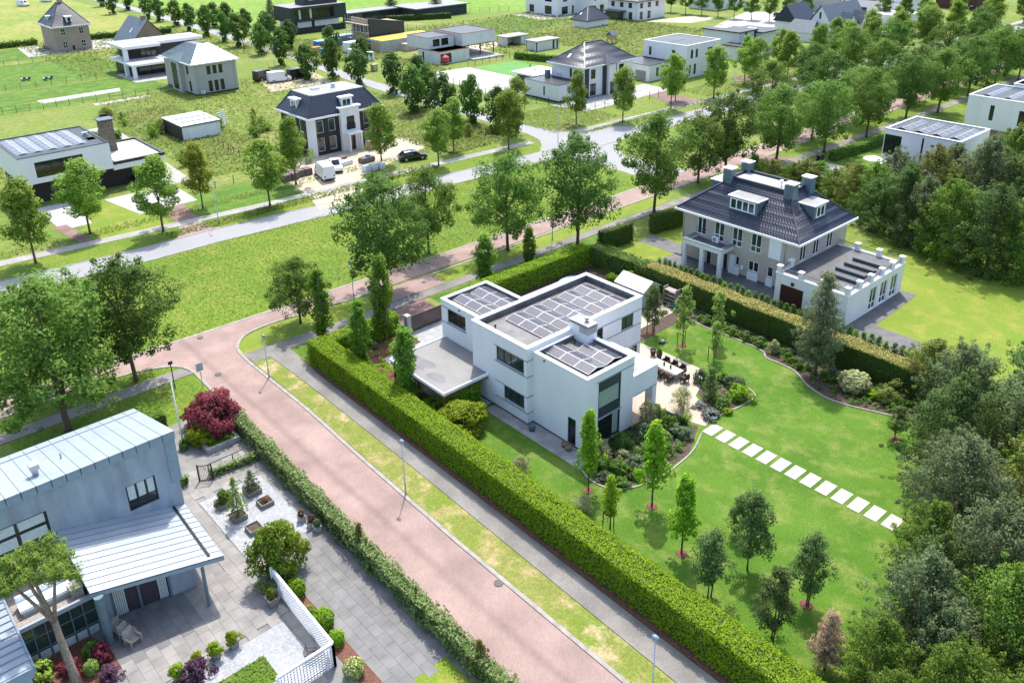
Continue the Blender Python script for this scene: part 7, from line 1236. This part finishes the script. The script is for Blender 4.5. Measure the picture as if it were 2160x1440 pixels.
# ------------------------------------------------------------------ vehicles
RUB = mat('tyre', (.015, .015, .016), .8); RIM = mat('alloy', (.45, .45, .46), .35, metal=.6); HEAD = mat('headlight', (.7, .72, .75), .15, spec=.8); TAIL = mat('tail_light', (.35, .02, .02), .3)
def vehicle(name, label, cat, x, y, rz, sec, paint, win, wheels=(.95, -.95), wr=.36, width=1.85, glass=None, group=None):
    """lofted body: sec = list of (x, zbottom, zbelt, zroof, halfwidth, roofhalfwidth); win = section index pairs that carry side glass"""
    o = thing(name, label, cat, (x, y, 0), rz, group); m = MB(); loops = []
    for (sx_, zb, zw, zr, hw, rw) in sec: loops.append([(sx_, -hw*.9, zb), (sx_, -hw, zb+.18), (sx_, -hw, zw-.06), (sx_, -hw*.97, zw), (sx_, -rw, zr-.05), (sx_, -rw*.8, zr), (sx_, rw*.8, zr), (sx_, rw, zr-.05), (sx_, hw*.97, zw), (sx_, hw, zw-.06), (sx_, hw, zb+.18), (sx_, hw*.9, zb)])
    n = 12; vs = [p for l in loops for p in l]; f = [(i*n+k, (i+1)*n+k, (i+1)*n+(k+1) % n, i*n+(k+1) % n) for i in range(len(loops)-1) for k in range(n)]+[tuple(range(n)), tuple(range((len(loops)-1)*n, len(loops)*n))[::-1]]
    m.add(vs, f); part('body', m, paint, o)
    g = MB(); gm = glass or GLASS
    for i, j in win:
        for a, b, s in ((3, 4, -1), (8, 7, 1)):
            q = [Vector(loops[i][a]), Vector(loops[j][a]), Vector(loops[j][b]), Vector(loops[i][b])]; c = sum(q, Vector())/4; q = [c+(p-c)*.86+Vector((0, s*.02, .0)) for p in q]; g.add([tuple(p) for p in q], [(0, 1, 2, 3)])
    part('side_windows', g, gm, o)
    for nm, (i, j) in (('windscreen', WS),) if False else ():
        pass
    ends = [k for k in range(len(sec)-1) if abs(sec[k][3]-sec[k+1][3]) > .25]
    for k in ends:
        q = [Vector(loops[k][5]), Vector(loops[k][6]), Vector(loops[k+1][6]), Vector(loops[k+1][5])]; c = sum(q, Vector())/4; nrm = (q[1]-q[0]).cross(q[2]-q[1]).normalized(); nrm = nrm if nrm.z > 0 else -nrm
        part('windscreen', MB().add([tuple(c+(p-c)*.88+nrm*.015) for p in q], [(0, 1, 2, 3)]), gm, o)
    for wx in wheels:
        for s in (-1, 1):
            w_ = part('wheel', MB().tube([(wx, s*(width/2-.22), wr), (wx, s*(width/2+.01), wr)], wr, 16), RUB, o); part('rim', MB().tube([(wx, s*(width/2), wr), (wx, s*(width/2+.025), wr)], wr*.62, 12), RIM, w_)
    fx_, bx_ = sec[0][0], sec[-1][0]
    for s in (-1, 1):
        part('headlight', MB().box(fx_-.06, s*.62-.17, .66, fx_+.02, s*.62+.17, .8), HEAD, o); part('tail_light', MB().box(bx_-.02, s*.72-.09, .8, bx_+.03, s*.72+.09, 1.05), TAIL, o)
    part('bumper', MB().box(fx_-.02, -.8, .28, fx_+.05, .8, .5).box(bx_-.05, -.85, .3, bx_+.02, .85, .52), RUB, o); return o
SUV = [(2.3, .35, .72, .80, .78, .62), (2.15, .3, .86, .94, .9, .74), (1.15, .28, 1.0, 1.06, .93, .8), (.35, .28, 1.02, 1.60, .93, .72), (-.6, .28, 1.03, 1.68, .93, .72), (-1.6, .28, 1.05, 1.62, .93, .70), (-2.2, .3, 1.0, 1.1, .9, .78), (-2.32, .36, .9, .96, .84, .7)]
VAN = [(2.75, .35, .85, .95, .85, .7), (2.6, .3, 1.05, 1.12, .96, .8), (1.95, .3, 1.15, 1.3, 1.0, .86), (1.2, .3, 1.2, 2.35, 1.0, .86), (.6, .3, 1.22, 2.55, 1.0, .88), (-2.6, .3, 1.22, 2.55, 1.0, .88), (-2.75, .32, 1.2, 2.5, .98, .86)]
HATCH = [(1.95, .35, .70, .76, .75, .6), (1.8, .3, .82, .9, .85, .7), (1.0, .28, .92, 1.0, .88, .75), (.25, .28, .95, 1.42, .88, .66), (-.9, .28, .96, 1.48, .88, .66), (-1.75, .3, .95, 1.2, .86, .68), (-1.98, .36, .85, .95, .8, .66)]
CDARK = mat('paint_dark', (.012, .013, .016), .22, spec=.7); CWHITE = mat('paint_white', (.78, .78, .79), .3, .03, spec=.6); CSILV = mat('paint_silver', (.35, .36, .38), .25, metal=.4)
def face(p, q): a, b = G(*p), G(*q); return ((a[0]+b[0])/2, (a[1]+b[1])/2, math.atan2(b[1]-a[1], b[0]-a[0]))
vx, vy, vr = face((846, 340), (896, 333)); vehicle('parked_car', 'black SUV parked on sand by the far pavement', 'car', vx, vy, vr, SUV, CDARK, [(3, 4), (4, 5)], (1.4, -1.4), .37, 1.86)
vx, vy, vr = face((699, 386), (672, 362)); vehicle('delivery_van', 'white panel van parked beside the brick pallets', 'van', vx, vy, vr, VAN, CWHITE, [(2, 3)], (1.75, -1.6), .36, 2.0)
vx, vy, vr = face((697, 345), (716, 372)); vehicle('pickup_truck', 'white flatbed pickup parked behind the white panel van', 'truck', vx, vy, vr, [(2.5, .35, .85, .95, .85, .7), (2.35, .3, 1.0, 1.08, .95, .8), (1.7, .3, 1.1, 1.2, .98, .86), (1.0, .3, 1.15, 2.0, .98, .8), (.1, .3, 1.15, 2.05, .98, .82), (.0, .3, 1.1, 1.15, .98, .9), (-2.5, .4, 1.05, 1.1, .98, .92)], CWHITE, [(3, 4)], (1.6, -1.5), .36, 1.96)
for p, q, lb, pt in (((560, 176), (620, 169), 'white van parked on the sandy side street yard', CWHITE), ((545, 172), (572, 166), 'dark van at the left of the sandy yard', CDARK), ((615, 168), (648, 163), 'dark van with open door right of the white van', CDARK)): vx, vy, vr = face(p, q); vehicle('delivery_van', lb, 'van', vx, vy, vr, VAN, pt, [(2, 3)], (1.75, -1.6), .36, 2.0)
vehicle('parked_car', 'black car in the shade of the left house carport', 'car', -134.8, 41.6, .2, HATCH, CDARK, [(3, 4), (4, 5)], (1.25, -1.25), .33, 1.76)
for p, q, lb, pt, sc_ in (((86, 4), (110, 5), 'white van parked far away beside the brick tower chimney', CWHITE, VAN), ((38, 13), (60, 14), 'white van by the white hall in the top left corner', CWHITE, VAN), ((1572, 24), (1590, 25), 'dark car parked under the top edge trees', CDARK, HATCH), ((1633, 35), (1655, 36), 'dark blue car at the top edge near the slate house', CDARK, HATCH), ((1268, 11), (1280, 13), 'silver car between the two white top villas', CSILV, HATCH), ((1855, 78), (1872, 76), 'white car half hidden under the boulevard trees', CWHITE, HATCH), ((1925, 80), (1940, 77), 'dark car under the far boulevard trees', CDARK, HATCH), ((1800, 112), (1814, 110), 'silver car behind the far boulevard trees', CSILV, HATCH), ((1676, 142), (1694, 137), 'white covered trailer on the grass near the far pavement', CWHITE, HATCH)): vx, vy, vr = face(p, q); vehicle('parked_car', lb, 'car', vx, vy, vr, sc_, pt, [(3, 4)], (1.3, -1.3), .34, 1.8)
# ------------------------------------------------------------------ building-site goods
PB = mat('grey_bricks', (.17, .13, .125), .85, .2, 3, bump=.2); BAGW = mat('big_bag', (.70, .71, .70), .6, .08, 2, bump=.2); BLT = mat('blue_tarp', (.03, .20, .55), .5)
for i in range(7):
    x, y = -120.0-(i % 2)*1.7-(i//4)*.6, 58.6+(i//2)*1.35; pp = thing('brick_pallet', 'stack of dark bricks, %s from the left beside the white van' % ordn(i), 'pallet', (x, y, 0), .05*(i % 3), 'brick pallets'); part('skid', MB().box(-.6, -.5, 0, .6, .5, .12), GREYW, pp)
    for k in range(3): part('brick_layer', MB().box(-.72+.01*k, -.58, .13+k*.33, .72, .58-.01*k, .45+k*.33), PB, pp)
for i, (x, y, w_, l, h, m_) in enumerate(((-122.2, 68.2, 1.3, 3.6, .8, BAGW), (-120.6, 69.2, 1.3, 3.4, .75, BAGW), (-115.4, 70.4, 1.1, 1.1, .95, BAGW), (-115.2, 71.7, 1.1, 1.1, 1.0, BAGW), (-115.0, 73.0, 1.1, 1.1, .95, BAGW), (-119.6, 73.2, 1.5, 2.6, .9, PB), (-123.6, 70.8, 1.2, 1.6, .6, PB), (-125.6, 78.4, 1.6, 2.4, 1.6, TIMB))):
    lb = ['long white wrapped pallet near the pickup', 'second long white wrapped pallet near the pickup', 'left white bulk bag by the pavement', 'middle white bulk bag by the pavement', 'right white bulk bag by the pavement', 'dark block pallet with blue cap', 'small stack of bricks at the mansard villa door', 'timber window crate right of the mansard villa door'][i]
    o = thing('bulk_bag' if m_ is BAGW else 'goods_pallet', lb, 'pallet', (x, y, 0), .15); b = MB().lathe([(w_*.42, 0), (w_*.56, h*.3), (w_*.55, h*.75), (w_*.42, h)], 0, 0, 4) if 0 else MB().add([(-w_/2*.9, -l/2*.9, 0), (w_/2*.9, -l/2*.9, 0), (w_/2*.9, l/2*.9, 0), (-w_/2*.9, l/2*.9, 0), (-w_/2, -l/2, h*.5), (w_/2, -l/2, h*.5), (w_/2, l/2, h*.5), (-w_/2, l/2, h*.5), (-w_/2*.85, -l/2*.9, h), (w_/2*.85, -l/2*.9, h), (w_/2*.85, l/2*.9, h), (-w_/2*.85, l/2*.9, h)], [(3, 2, 1, 0), (0, 1, 5, 4), (1, 2, 6, 5), (2, 3, 7, 6), (3, 0, 4, 7), (4, 5, 9, 8), (5, 6, 10, 9), (6, 7, 11, 10), (7, 4, 8, 11), (8, 9, 10, 11)]); part('load', b, m_, o); part('skid', MB().box(-w_*.4, -l*.42, .0, w_*.4, l*.42, .05), GREYW, o)
    if i == 5: part('blue_cap', MB().lathe([(.4, h), (.4, h+.3), (.1, h+.4)], 0, .3, 10), BLT, o)
for i, (px, py, w_, l, h, m_, lb) in enumerate(((690, 104, 2.5, 7, 2.6, BLT, 'blue site container with open end'), (722, 96, 2.5, 7, 2.9, mat('pale_blue_container', (.30, .45, .62), .5), 'pale blue site container behind the blue one'), (742, 110, 2.4, 4, 2.8, WHITE2, 'white site cabin right of the blue containers'), (742, 122, 1.4, 1.4, 2.3, WHITE2, 'white portable toilet by the site cabin'), (782, 128, 1.4, 1.4, 2.2, WHITE2, 'white and blue portable toilet before the half-built house'), (683, 120, 1.3, 1.3, 2.2, mat('teal_plastic', (.03, .28, .42), .4), 'turquoise portable toilet by the blue container'), (668, 112, 1.5, 2.2, 1.6, mat('orange_skip', (.75, .25, .03), .5), 'orange waste skip left of the blue container'), (790, 150, 1.3, 1.3, 1.6, mat('tan_crate', (.42, .33, .16), .7), 'tan crate with yellow label at the side street'))):
    x, y = G(px, py); o = thing('site_container', lb, 'container', (x, y, 0)); part('shell', MB().box(-w_/2, -l/2, .1, w_/2, l/2, h), m_, o); part('roof_sheet', MB().box(-w_/2-.05, -l/2-.05, h, w_/2+.05, l/2+.05, h+.08), m_ if i > 1 else mat('pale_blue_container', (.3, .45, .62)), o); part('door', MB().box(w_/2, -l*.3, .2, w_/2+.03, l*.1, h*.85), GREYM, o)
# ------------------------------------------------------------------ garden furniture
RATT = mat('dark_rattan', (.045, .032, .030), .7, .3, 12, bump=.3); TTOP = mat('table_top', (.50, .45, .40), .6)
tb = thing('dining_table', 'long pale dining table on the beige patio', 'table', (-42.6, 56.3, .05)); part('table_top', MB().box(-1.55, -.56, .70, 1.55, .56, .76), TTOP, tb)
for sx_ in (-1, 1): part('leg', MB().box(sx_*1.35-.1, -.4, 0, sx_*1.35+.1, .4, .7), GREYW, tb)
def chair(x, y, rz, lb):
    o = thing('rattan_chair', lb, 'chair', (x, y, .05), rz, 'patio chairs'); part('seat', MB().box(-.27, -.28, .34, .27, .28, .46), RATT, o); part('backrest', MB().box(-.28, -.34, .40, .28, -.26, .92), RATT, o)
    for s in (-1, 1): part('armrest', MB().box(s*.32-.05, -.3, .3, s*.32+.05, .28, .66), RATT, o)
    for a in (-1, 1):
        for b in (-1, 1): part('leg', MB().box(a*.26-.03, b*.24-.03, 0, a*.26+.03, b*.24+.03, .34), RATT, o)
for i in range(3): chair(-43.6+i*1.0, 55.35, 0, ('left', 'middle', 'right')[i]+' dark rattan chair on the villa side of the dining table'); chair(-43.5+i*.95, 57.25, math.pi, ('left', 'middle', 'right')[i]+' dark rattan chair on the lawn side of the dining table')
chair(-40.5, 56.3, math.pi/2, 'dark rattan chair at the right end of the dining table')
for i in range(2):
    tag(part('table_plant', MB().lathe([(.08, .81), (.1, .95)], -42.9+i*.75, 56.3, 8).lathe([(.05, .95), (.12, 1.02), (.08, 1.15)], -42.9+i*.75, 56.3, 8), L_SHRUB), ('left', 'right')[i]+' small green pot on the dining table', 'plant pot'); o = thing('patio_pot', ('left dark patio pot with rim', 'right dark patio pot with leafy plant')[i], 'planter', (-45.6+i*.75, 58.0, .05)); part('bowl', MB().lathe([(.2, 0), (.32, .6), (.3, .6), (.26, .5)], 0, 0, 14), RATT, o)
plant('shrub', -44.85, 58.0, .55, .6, L_SHRUB, 1, 'leafy plant in the right dark patio pot', 'shrub', 'shrub', z=.55, parts=('foliage', 'stem'))
lg = thing('lounge_chair', 'dark lounge chair under the villa balcony', 'chair', (-41.4, 49.0, .05), .4); part('seat', MB().box(-.35, -.35, .25, .35, .35, .42), RATT, lg); part('backrest', MB().box(-.35, -.4, .3, .35, -.3, .85), RATT, lg); [part('leg', MB().box(a*.3-.03, b*.3-.03, 0, a*.3+.03, b*.3+.03, .25), RATT, lg) for a in (-1, 1) for b in (-1, 1)]
rm = thing('robot_mower', 'grey robot lawnmower on the lawn by the patio', 'robot mower', (-46.6, 60.6, .02), .5); part('shell', MB().lathe([(.3, .06), (.36, .14), (.3, .24), (.15, .29)], 0, 0, 16, .75), mat('mower_grey', (.14, .15, .16), .4), rm, True); part('top_cover', MB().lathe([(.14, .285), (.12, .31)], .05, 0, 10), GREYM, rm); [part('wheel', MB().tube([(-.15, s*.24, .1), (-.15, s*.3, .1)], .1, 12), RUB, rm) for s in (-1, 1)]
for i, (x, y, r, h, m_, lb) in enumerate(((-44.5, 41.0, .32, .62, mat('blue_pot', (.09, .13, .14), .4), 'blue-grey glazed pot at the villa corner'), (-41.1, 41.4, .28, .35, mat('clay_pot', (.26, .18, .10), .8), 'left brown planter by the narrow villa door'), (-40.5, 41.3, .28, .4, mat('clay_pot', (.26, .18, .10)), 'right brown planter by the narrow villa door'))): o = thing('plant_pot', lb, 'planter', (x, y, .036)); part('bowl', MB().lathe([(r*.75, 0), (r, h*.6), (r*.85, h), (r*.7, h), (r*.7, h-.1)], 0, 0, 16), m_, o, True)
# shed, shelves, barrow, play things behind the villa
sh = House('garden_shed', 'pale grey garden shed with white pitched roof against the conifer hedge', 'shed', (-54.6, 66.2, 0)); sh.p('wall', MB().box(-56.6, 64.9, 0, -52.8, 67.6, 2.0), mat('shed_blue', (.33, .38, .40), .6, .08)); sh.p('gable', MB().add([(-52.8, 64.9, 2.0), (-52.8, 67.6, 2.0), (-52.8, 66.25, 2.75), (-56.6, 64.9, 2.0), (-56.6, 67.6, 2.0), (-56.6, 66.25, 2.75)], [(0, 1, 2), (5, 4, 3), (0, 2, 5, 3), (1, 4, 5, 2)]), mat('shed_blue', (.33, .38, .40)))
for s in (-1, 1): sh.p('roof_panel', MB().add([(-56.8, 66.25+s*1.5, 1.98), (-52.6, 66.25+s*1.5, 1.98), (-52.6, 66.25, 2.86), (-56.8, 66.25, 2.86), (-56.8, 66.25+s*1.5, 1.92), (-52.6, 66.25+s*1.5, 1.92), (-52.6, 66.25, 2.79), (-56.8, 66.25, 2.79)], [(0, 1, 2, 3), (7, 6, 5, 4), (0, 4, 5, 1), (1, 5, 6, 2), (3, 2, 6, 7), (0, 3, 7, 4)]), WHITE2)
sh.p('shed_window', MB().box(-54.2, 64.85, 1.0, -53.5, 64.9, 1.6), GLASSG); sh.p('shed_door', MB().box(-52.8, 65.6, .05, -52.75, 66.9, 1.9), CONC)
rk = thing('log_shelf', 'timber shelf rack beside the garden shed', 'shelf', (-51.4, 68.0, 0)); [part('shelf', MB().box(-.8, -.4, .2+k*.5, .8, .4, .26+k*.5), GREYW, rk) for k in range(4)]; part('upright', MB().box(-.85, -.4, 0, -.78, .4, 2.0).box(.78, -.4, 0, .85, .4, 2.0), GREYW, rk)
wb = thing('wheelbarrow', 'green wheelbarrow by the timber shelf', 'wheelbarrow', (-50.4, 67.4, 0), .6); part('tray', MB().add([(-.25, -.2, .3), (.3, -.2, .3), (.3, .2, .3), (-.25, .2, .3), (-.5, -.36, .62), (.55, -.36, .6), (.55, .36, .6), (-.5, .36, .62)], [(3, 2, 1, 0), (0, 1, 5, 4), (1, 2, 6, 5), (2, 3, 7, 6), (3, 0, 4, 7)]), mat('barrow_green', (.02, .16, .12), .5), wb); part('handle', MB().beam((-.9, -.3, .55), (.3, -.2, .3), .04).beam((-.9, .3, .55), (.3, .2, .3), .04), GREYM, wb); part('wheel', MB().tube([(.6, -.04, .18), (.6, .04, .18)], .18, 12), RUB, wb)
tr = thing('trampoline', 'round dark trampoline partly hidden behind the villa roof', 'trampoline', (-61.5, 63.5, 0)); part('mat', MB().lathe([(1.6, .5), (1.6, .54)], 0, 0, 24), BLACKM, tr); part('rim', MB().lathe([(1.95, .48), (1.95, .56), (1.6, .57)], 0, 0, 24), mat('rim_blue', (.20, .33, .45), .5), tr); [part('leg', MB().tube([(1.8*math.cos(a), 1.8*math.sin(a), 0), (1.8*math.cos(a), 1.8*math.sin(a), .48)], .03, 6), GREYM, tr) for a in (0, 1.57, 3.14, 4.71)]
pp = thing('play_toys', 'pale blue play frame behind the villa roof edge', 'toy', (-59.3, 61, 0)); part('frame', MB().beam((-.8, -.6, 0), (0, -.6, 1.3), .08).beam((.8, -.6, 0), (0, -.6, 1.3), .08).beam((-.8, .8, 0), (0, .8, 1.3), .08).beam((.8, .8, 0), (0, .8, 1.3), .08).beam((0, -.6, 1.3), (0, .8, 1.3), .08), mat('rim_blue', (.2, .33, .45)), pp); part('seat', MB().box(-.6, -.4, .3, .6, .6, .4), mat('rim_blue', (.2, .33, .45)), pp)
# blue house terrace furniture
tl = thing('white_trellis', 'white lattice screen around the gravel seating corner', 'trellis', (-39, 16, 0)); TA, TBc, TC = (-43.0, 16.6), (-35.0, 16.4), (-35.0, 12.9)
def lattice(a, b, nm):
    a, b = Vector(a)-Vector((-39, 16)), Vector(b)-Vector((-39, 16)); L = (b-a).length; d = (b-a)/L; n = int(L/.19); m = MB()
    for i in range(n+1): q = a+d*(L*i/n); m.beam((q.x, q.y, .1), (q.x, q.y, 1.75), .05, .03)
    part('upright_slats', m, WHITE2, tl); m = MB()
    for k in range(9): m.beam((a.x, a.y, .15+k*.19), (b.x, b.y, .15+k*.19), .03, .05)
    part('cross_slats', m, WHITE2, tl); part('top_rail', MB().beam((a.x, a.y, 1.82), (b.x, b.y, 1.82), .16, .12), WHITE2, tl)
    for q in (a, b): part('post', MB().box(q.x-.07, q.y-.07, 0, q.x+.07, q.y+.07, 1.76), WHITE2, tl)
lattice(TA, TBc, 0); lattice(TBc, TC, 1)
bc = thing('wire_chair', 'black wire chair on the gravel by the trellis corner', 'chair', (-36.3, 15.6, .05), 2.4); part('seat', MB().box(-.3, -.3, .38, .3, .3, .42), BLACKM, bc); m = MB(); [m.beam((-.3+k*.12, .3, .42), (-.3+k*.12, .36, .9), .025) for k in range(6)]; m.beam((-.3, .36, .9), (.3, .36, .9), .03); part('backrest', m, BLACKM, bc); [part('leg', MB().beam((a*.26, b*.26, 0), (a*.28, b*.28, .4), .03), BLACKM, bc) for a in (-1, 1) for b in (-1, 1)]; part('armrest', MB().beam((-.3, -.28, .62), (-.3, .34, .62), .03).beam((.3, -.28, .62), (.3, .34, .62), .03), BLACKM, bc)
for i in range(3):
    x, y = ((-46.0, 7.9), (-45.3, 8.1), (-44.7, 8.2))[i]; o = thing('adirondack_chair', ('back', 'middle', 'front')[i]+' weathered wooden garden chair beside the blue house post', 'chair', (x, y, .06), 1.9); [part('seat_slat', MB().box(-.3, -.3+k*.12, .36-k*.015, .3, -.2+k*.12, .385-k*.015), GREYW, o) for k in range(5)]; [part('back_slat', MB().beam((-.26+k*.13, .3, .32), (-.26+k*.13, .52, .95), .11, .025, up=(0, 1, .3)), GREYW, o) for k in range(5)]; [part('armrest', MB().box(s*.37-.06, -.35, .56, s*.37+.06, .45, .59), GREYW, o) for s in (-1, 1)]; [part('leg', MB().box(s*.36-.03, b-.05, 0, s*.36+.03, b+.05, .56), GREYW, o) for s in (-1, 1) for b in (-.3, .32)]
sf = thing('deck_bench', 'long white bench on the timber roof deck', 'bench', (-48.3, 4.9, 3.0)); part('seat', MB().box(-.45, -1.5, .3, .45, 1.4, .5), WHITE2, sf); part('backrest', MB().box(-.62, -1.5, .1, -.46, 1.4, .85), WHITE2, sf); part('base', MB().box(-.4, -1.4, 0, .4, 1.3, .3), CONC, sf)
cb = thing('deck_cabinet', 'weathered timber cabinet at the end of the roof deck', 'cabinet', (-47.7, 6.4, 3.0)); part('body', MB().box(-.5, -.32, 0, .3, .34, .6), GREYW, cb); part('top', MB().box(-.54, -.36, .601, .34, .38, .65), CONCL, cb)
rb = thing('raised_bed', 'stone-edged raised bed under the red maple', 'raised bed', (-62, 21, 0)); part('edging', MB().box(-2.7, -1.45, 0, 2.1, -1.2, .45).box(1.85, -1.2, 0, 2.1, 1.1, .45).box(-2.7, 1.1, 0, 2.1, 1.35, .45).box(-2.7, -1.2, 0, -2.45, 1.1, .45), CONCL, rb); part('soil', MB().box(-2.45, -1.2, 0, 1.85, 1.1, .36), LAWN, rb)
gg = thing('garden_gate', 'narrow black metal garden gate standing open by the blue house', 'gate', (-57.0, 17.6, 0), 1.0); part('frame', MB().box(0, -.03, .1, .05, .03, 1.5).box(.95, -.03, .1, 1.0, .03, 1.5).box(0, -.03, 1.45, 1, .03, 1.5).box(0, -.03, .1, 1, .03, .15), BLACKM, gg); [part('bar', MB().box(.1+k*.12, -.012, .15, .12+k*.12, .012, 1.45), BLACKM, gg) for k in range(7)]; part('gate_post', MB().box(-.06, -.05, 0, .0, .05, 1.6).box(1.0, -.05, 0, 1.06, .05, 1.6), BLACKM, gg)
hr = thing('handrail', 'black handrail beside the low leafy hedge', 'handrail', (-57.3, 20, 0)); part('rail', MB().beam((0, -1.6, 1.0), (0, 2.5, 1.0), .05), BLACKM, hr); [part('post', MB().box(-.03, a-.03, 0, .03, a+.03, 1.0), BLACKM, hr) for a in (-1.5, .5, 2.4)]
# ------------------------------------------------------------------ things in far gardens
bh = thing('basketball_hoop', 'basketball hoop on a pole behind the stone chimney house', 'basketball hoop', (-158.8, 36.5, 0)); part('pole', MB().beam((0, 0, 0), (.3, 0, 3.0), .16), mat('hoop_blue', (.05, .09, .13), .5), bh); part('backboard', MB().box(.3, -.9, 2.9, .36, .9, 4.0), mat('backboard', (.45, .5, .5), .3), bh); part('frame', MB().box(.28, -.95, 2.85, .4, .95, 2.93).box(.28, -.95, 3.97, .4, .95, 4.05).box(.28, -.95, 2.93, .4, -.87, 3.97).box(.28, .87, 2.93, .4, .95, 3.97), WHITE2, bh); part('rim', MB().tube([(.6+.23*math.cos(t), .23*math.sin(t), 3.05) for t in [k*.5236 for k in range(13)]], .02, 5), mat('hoop_orange', (.6, .15, .03)), bh)
fl = thing('floodlight', 'black floodlight mast behind the stone chimney house', 'lamp', (-164, 46, 0)); part('mast', MB().tube([(0, 0, 0), (0, 0, 5)], .06, 8), BLACKM, fl); part('head', MB().box(-.2, -.6, 4.7, .2, .6, 5.2), BLACKM, fl)
for i, (px, py) in enumerate(((50, 170), (60, 169), (96, 169), (107, 167))): x, y = G(px, py); o = thing('sun_lounger', ('first', 'second', 'third', 'fourth')[i]+' grey sun lounger from the left beside the pool cover', 'sun lounger', (x, y, 0), .1); part('seat', MB().box(-.9, -.35, .25, .5, .35, .4), CONC, o); part('backrest', MB().beam((.5, 0, .35), (1.1, 0, .9), .7, .12, up=(-.7, 0, .7)), SLATE, o); part('leg', MB().box(-.8, -.3, 0, -.7, .3, .25).box(.4, -.3, 0, .5, .3, .25), GREYM, o)
ph = thing('playhouse', 'small wooden playhouse with slide in the meadow', 'playhouse', (*G(1290, 92), 0)); part('tower', MB().box(-1, -1, 1.2, 1, 1, 2.4), TIMB, ph); part('leg', MB().box(-.95, -.95, 0, -.8, -.8, 1.2).box(.8, -.95, 0, .95, -.8, 1.2).box(-.95, .8, 0, -.8, .95, 1.2).box(.8, .8, 0, .95, .95, 1.2), TIMB, ph); part('roof', MB().add([(-1.2, -1.2, 2.4), (1.2, -1.2, 2.4), (1.2, 1.2, 2.4), (-1.2, 1.2, 2.4), (0, -1.2, 3.5), (0, 1.2, 3.5)], [(0, 1, 4), (2, 3, 5), (1, 2, 5, 4), (3, 0, 4, 5)]), SLATE, ph); part('slide', MB().beam((0, 1, 1.3), (0, 4.2, .2), .7, .1), TIMB, ph)
pr = thing('entrance_gate', 'black double gate with dark pillars on the right side plot', 'gate', (-66.3, 121.5, 0)); [part('pillar', MB().box(-.3, a-.3, 0, .3, a+.3, 1.9), BLACKM, pr) for a in (-2.2, 2.2, 3.0)]; part('bars', MB().box(-.04, -1.9, .2, .04, 1.9, .28).box(-.04, -1.9, 1.4, .04, 1.9, 1.48), BLACKM, pr); [part('bar', MB().box(-.02, -1.8+k*.3, .28, .02, -1.76+k*.3, 1.4), BLACKM, pr) for k in range(13)]
pas = thing('parasol', 'white parasol beside the right side driveway', 'parasol', (*G(1838, 362), 0)); part('pole', MB().tube([(0, 0, 0), (0, 0, 2.4)], .04, 8), GREYM, pas); part('canopy', MB().lathe([(1.5, 2.1), (.8, 2.35), (.05, 2.6)], 0, 0, 10), WHITE2, pas)
for i, (px, py, h) in enumerate(((1687, 250, 3.2), (1658, 395, 0), (1670, 285, 3.4))):
    pass
for x, y, h, lb in ((-63.5, 146, 4.2, 'slim cypress left of the right edge house'), (-50.5, 147, 4.6, 'slim cypress between the two white houses on the right')): plant('cypress', x, y, h, 1.5, L_SHRUB, 1, lb, 'cypress', 'cypress')
FEN = mat('fence_green', (.02, .03, .025), .6)
def mesh_fence(pl, h, label, step=2.5):
    cx, cy = pl[0]; o = thing('wire_fence', label, 'fence', (cx, cy, 0)); wires = MB()
    for (ax, ay), (bx, by) in zip(pl[:-1], pl[1:]):
        L = math.hypot(bx-ax, by-ay); n = max(1, int(L/step))
        for k in range(n+1): x, y = ax+(bx-ax)*k/n-cx, ay+(by-ay)*k/n-cy; part('post', MB().box(x-.04, y-.04, 0, x+.04, y+.04, h), FEN, o)
        for z in (.1, h*.5, h-.05): wires.beam((ax-cx, ay-cy, z), (bx-cx, by-cy, z), .02)
    part('wires', wires, FEN, o)
mesh_fence([(-203, 22), (-200.5, 50), (-199, 72)], 1.5, 'wire fence along the near side of the pool lawn'); mesh_fence([(-226, 24), (-226, 50), (-224.5, 70)], 1.6, 'wire fence behind the pool lawn', 3); mesh_fence([(-262, 34), (-262, 62)], 1.6, 'wire fence left of the brick tower villa', 3.5)
mesh_fence([(-138.5, 119.5), (-127, 122.5), (-117.5, 123.5), (-116.5, 134)], 1.6, 'wire fence around the corner of the white annex'); mesh_fence([(-141, 119), (-172, 122)], 1.6, 'wire fence along the concrete yard'); mesh_fence([(-171.5, 137), (-172.5, 152)], 1.5, 'wire fence between concrete shell and artificial lawn'); mesh_fence([(-115.5, 141), (-114.8, 152), (-119, 156)], 1.6, 'wire fence before the white cube house'); mesh_fence([(-240, 160), (-200, 173), (-190, 186)], 1.7, 'wire fence across the far meadow', 3.5); mesh_fence([(-258, 190), (-243, 214)], 1.7, 'wire fence left of the white manor', 3.5); mesh_fence([(-212, 168), (-206, 200), (-188, 224)], 1.6, 'wire fence behind the square garage', 4)
mesh_fence([(-124.6, 46), (-124.6, 58), (-150, 60)], 1.3, 'wire fence right of the white house driveway', 2.5)
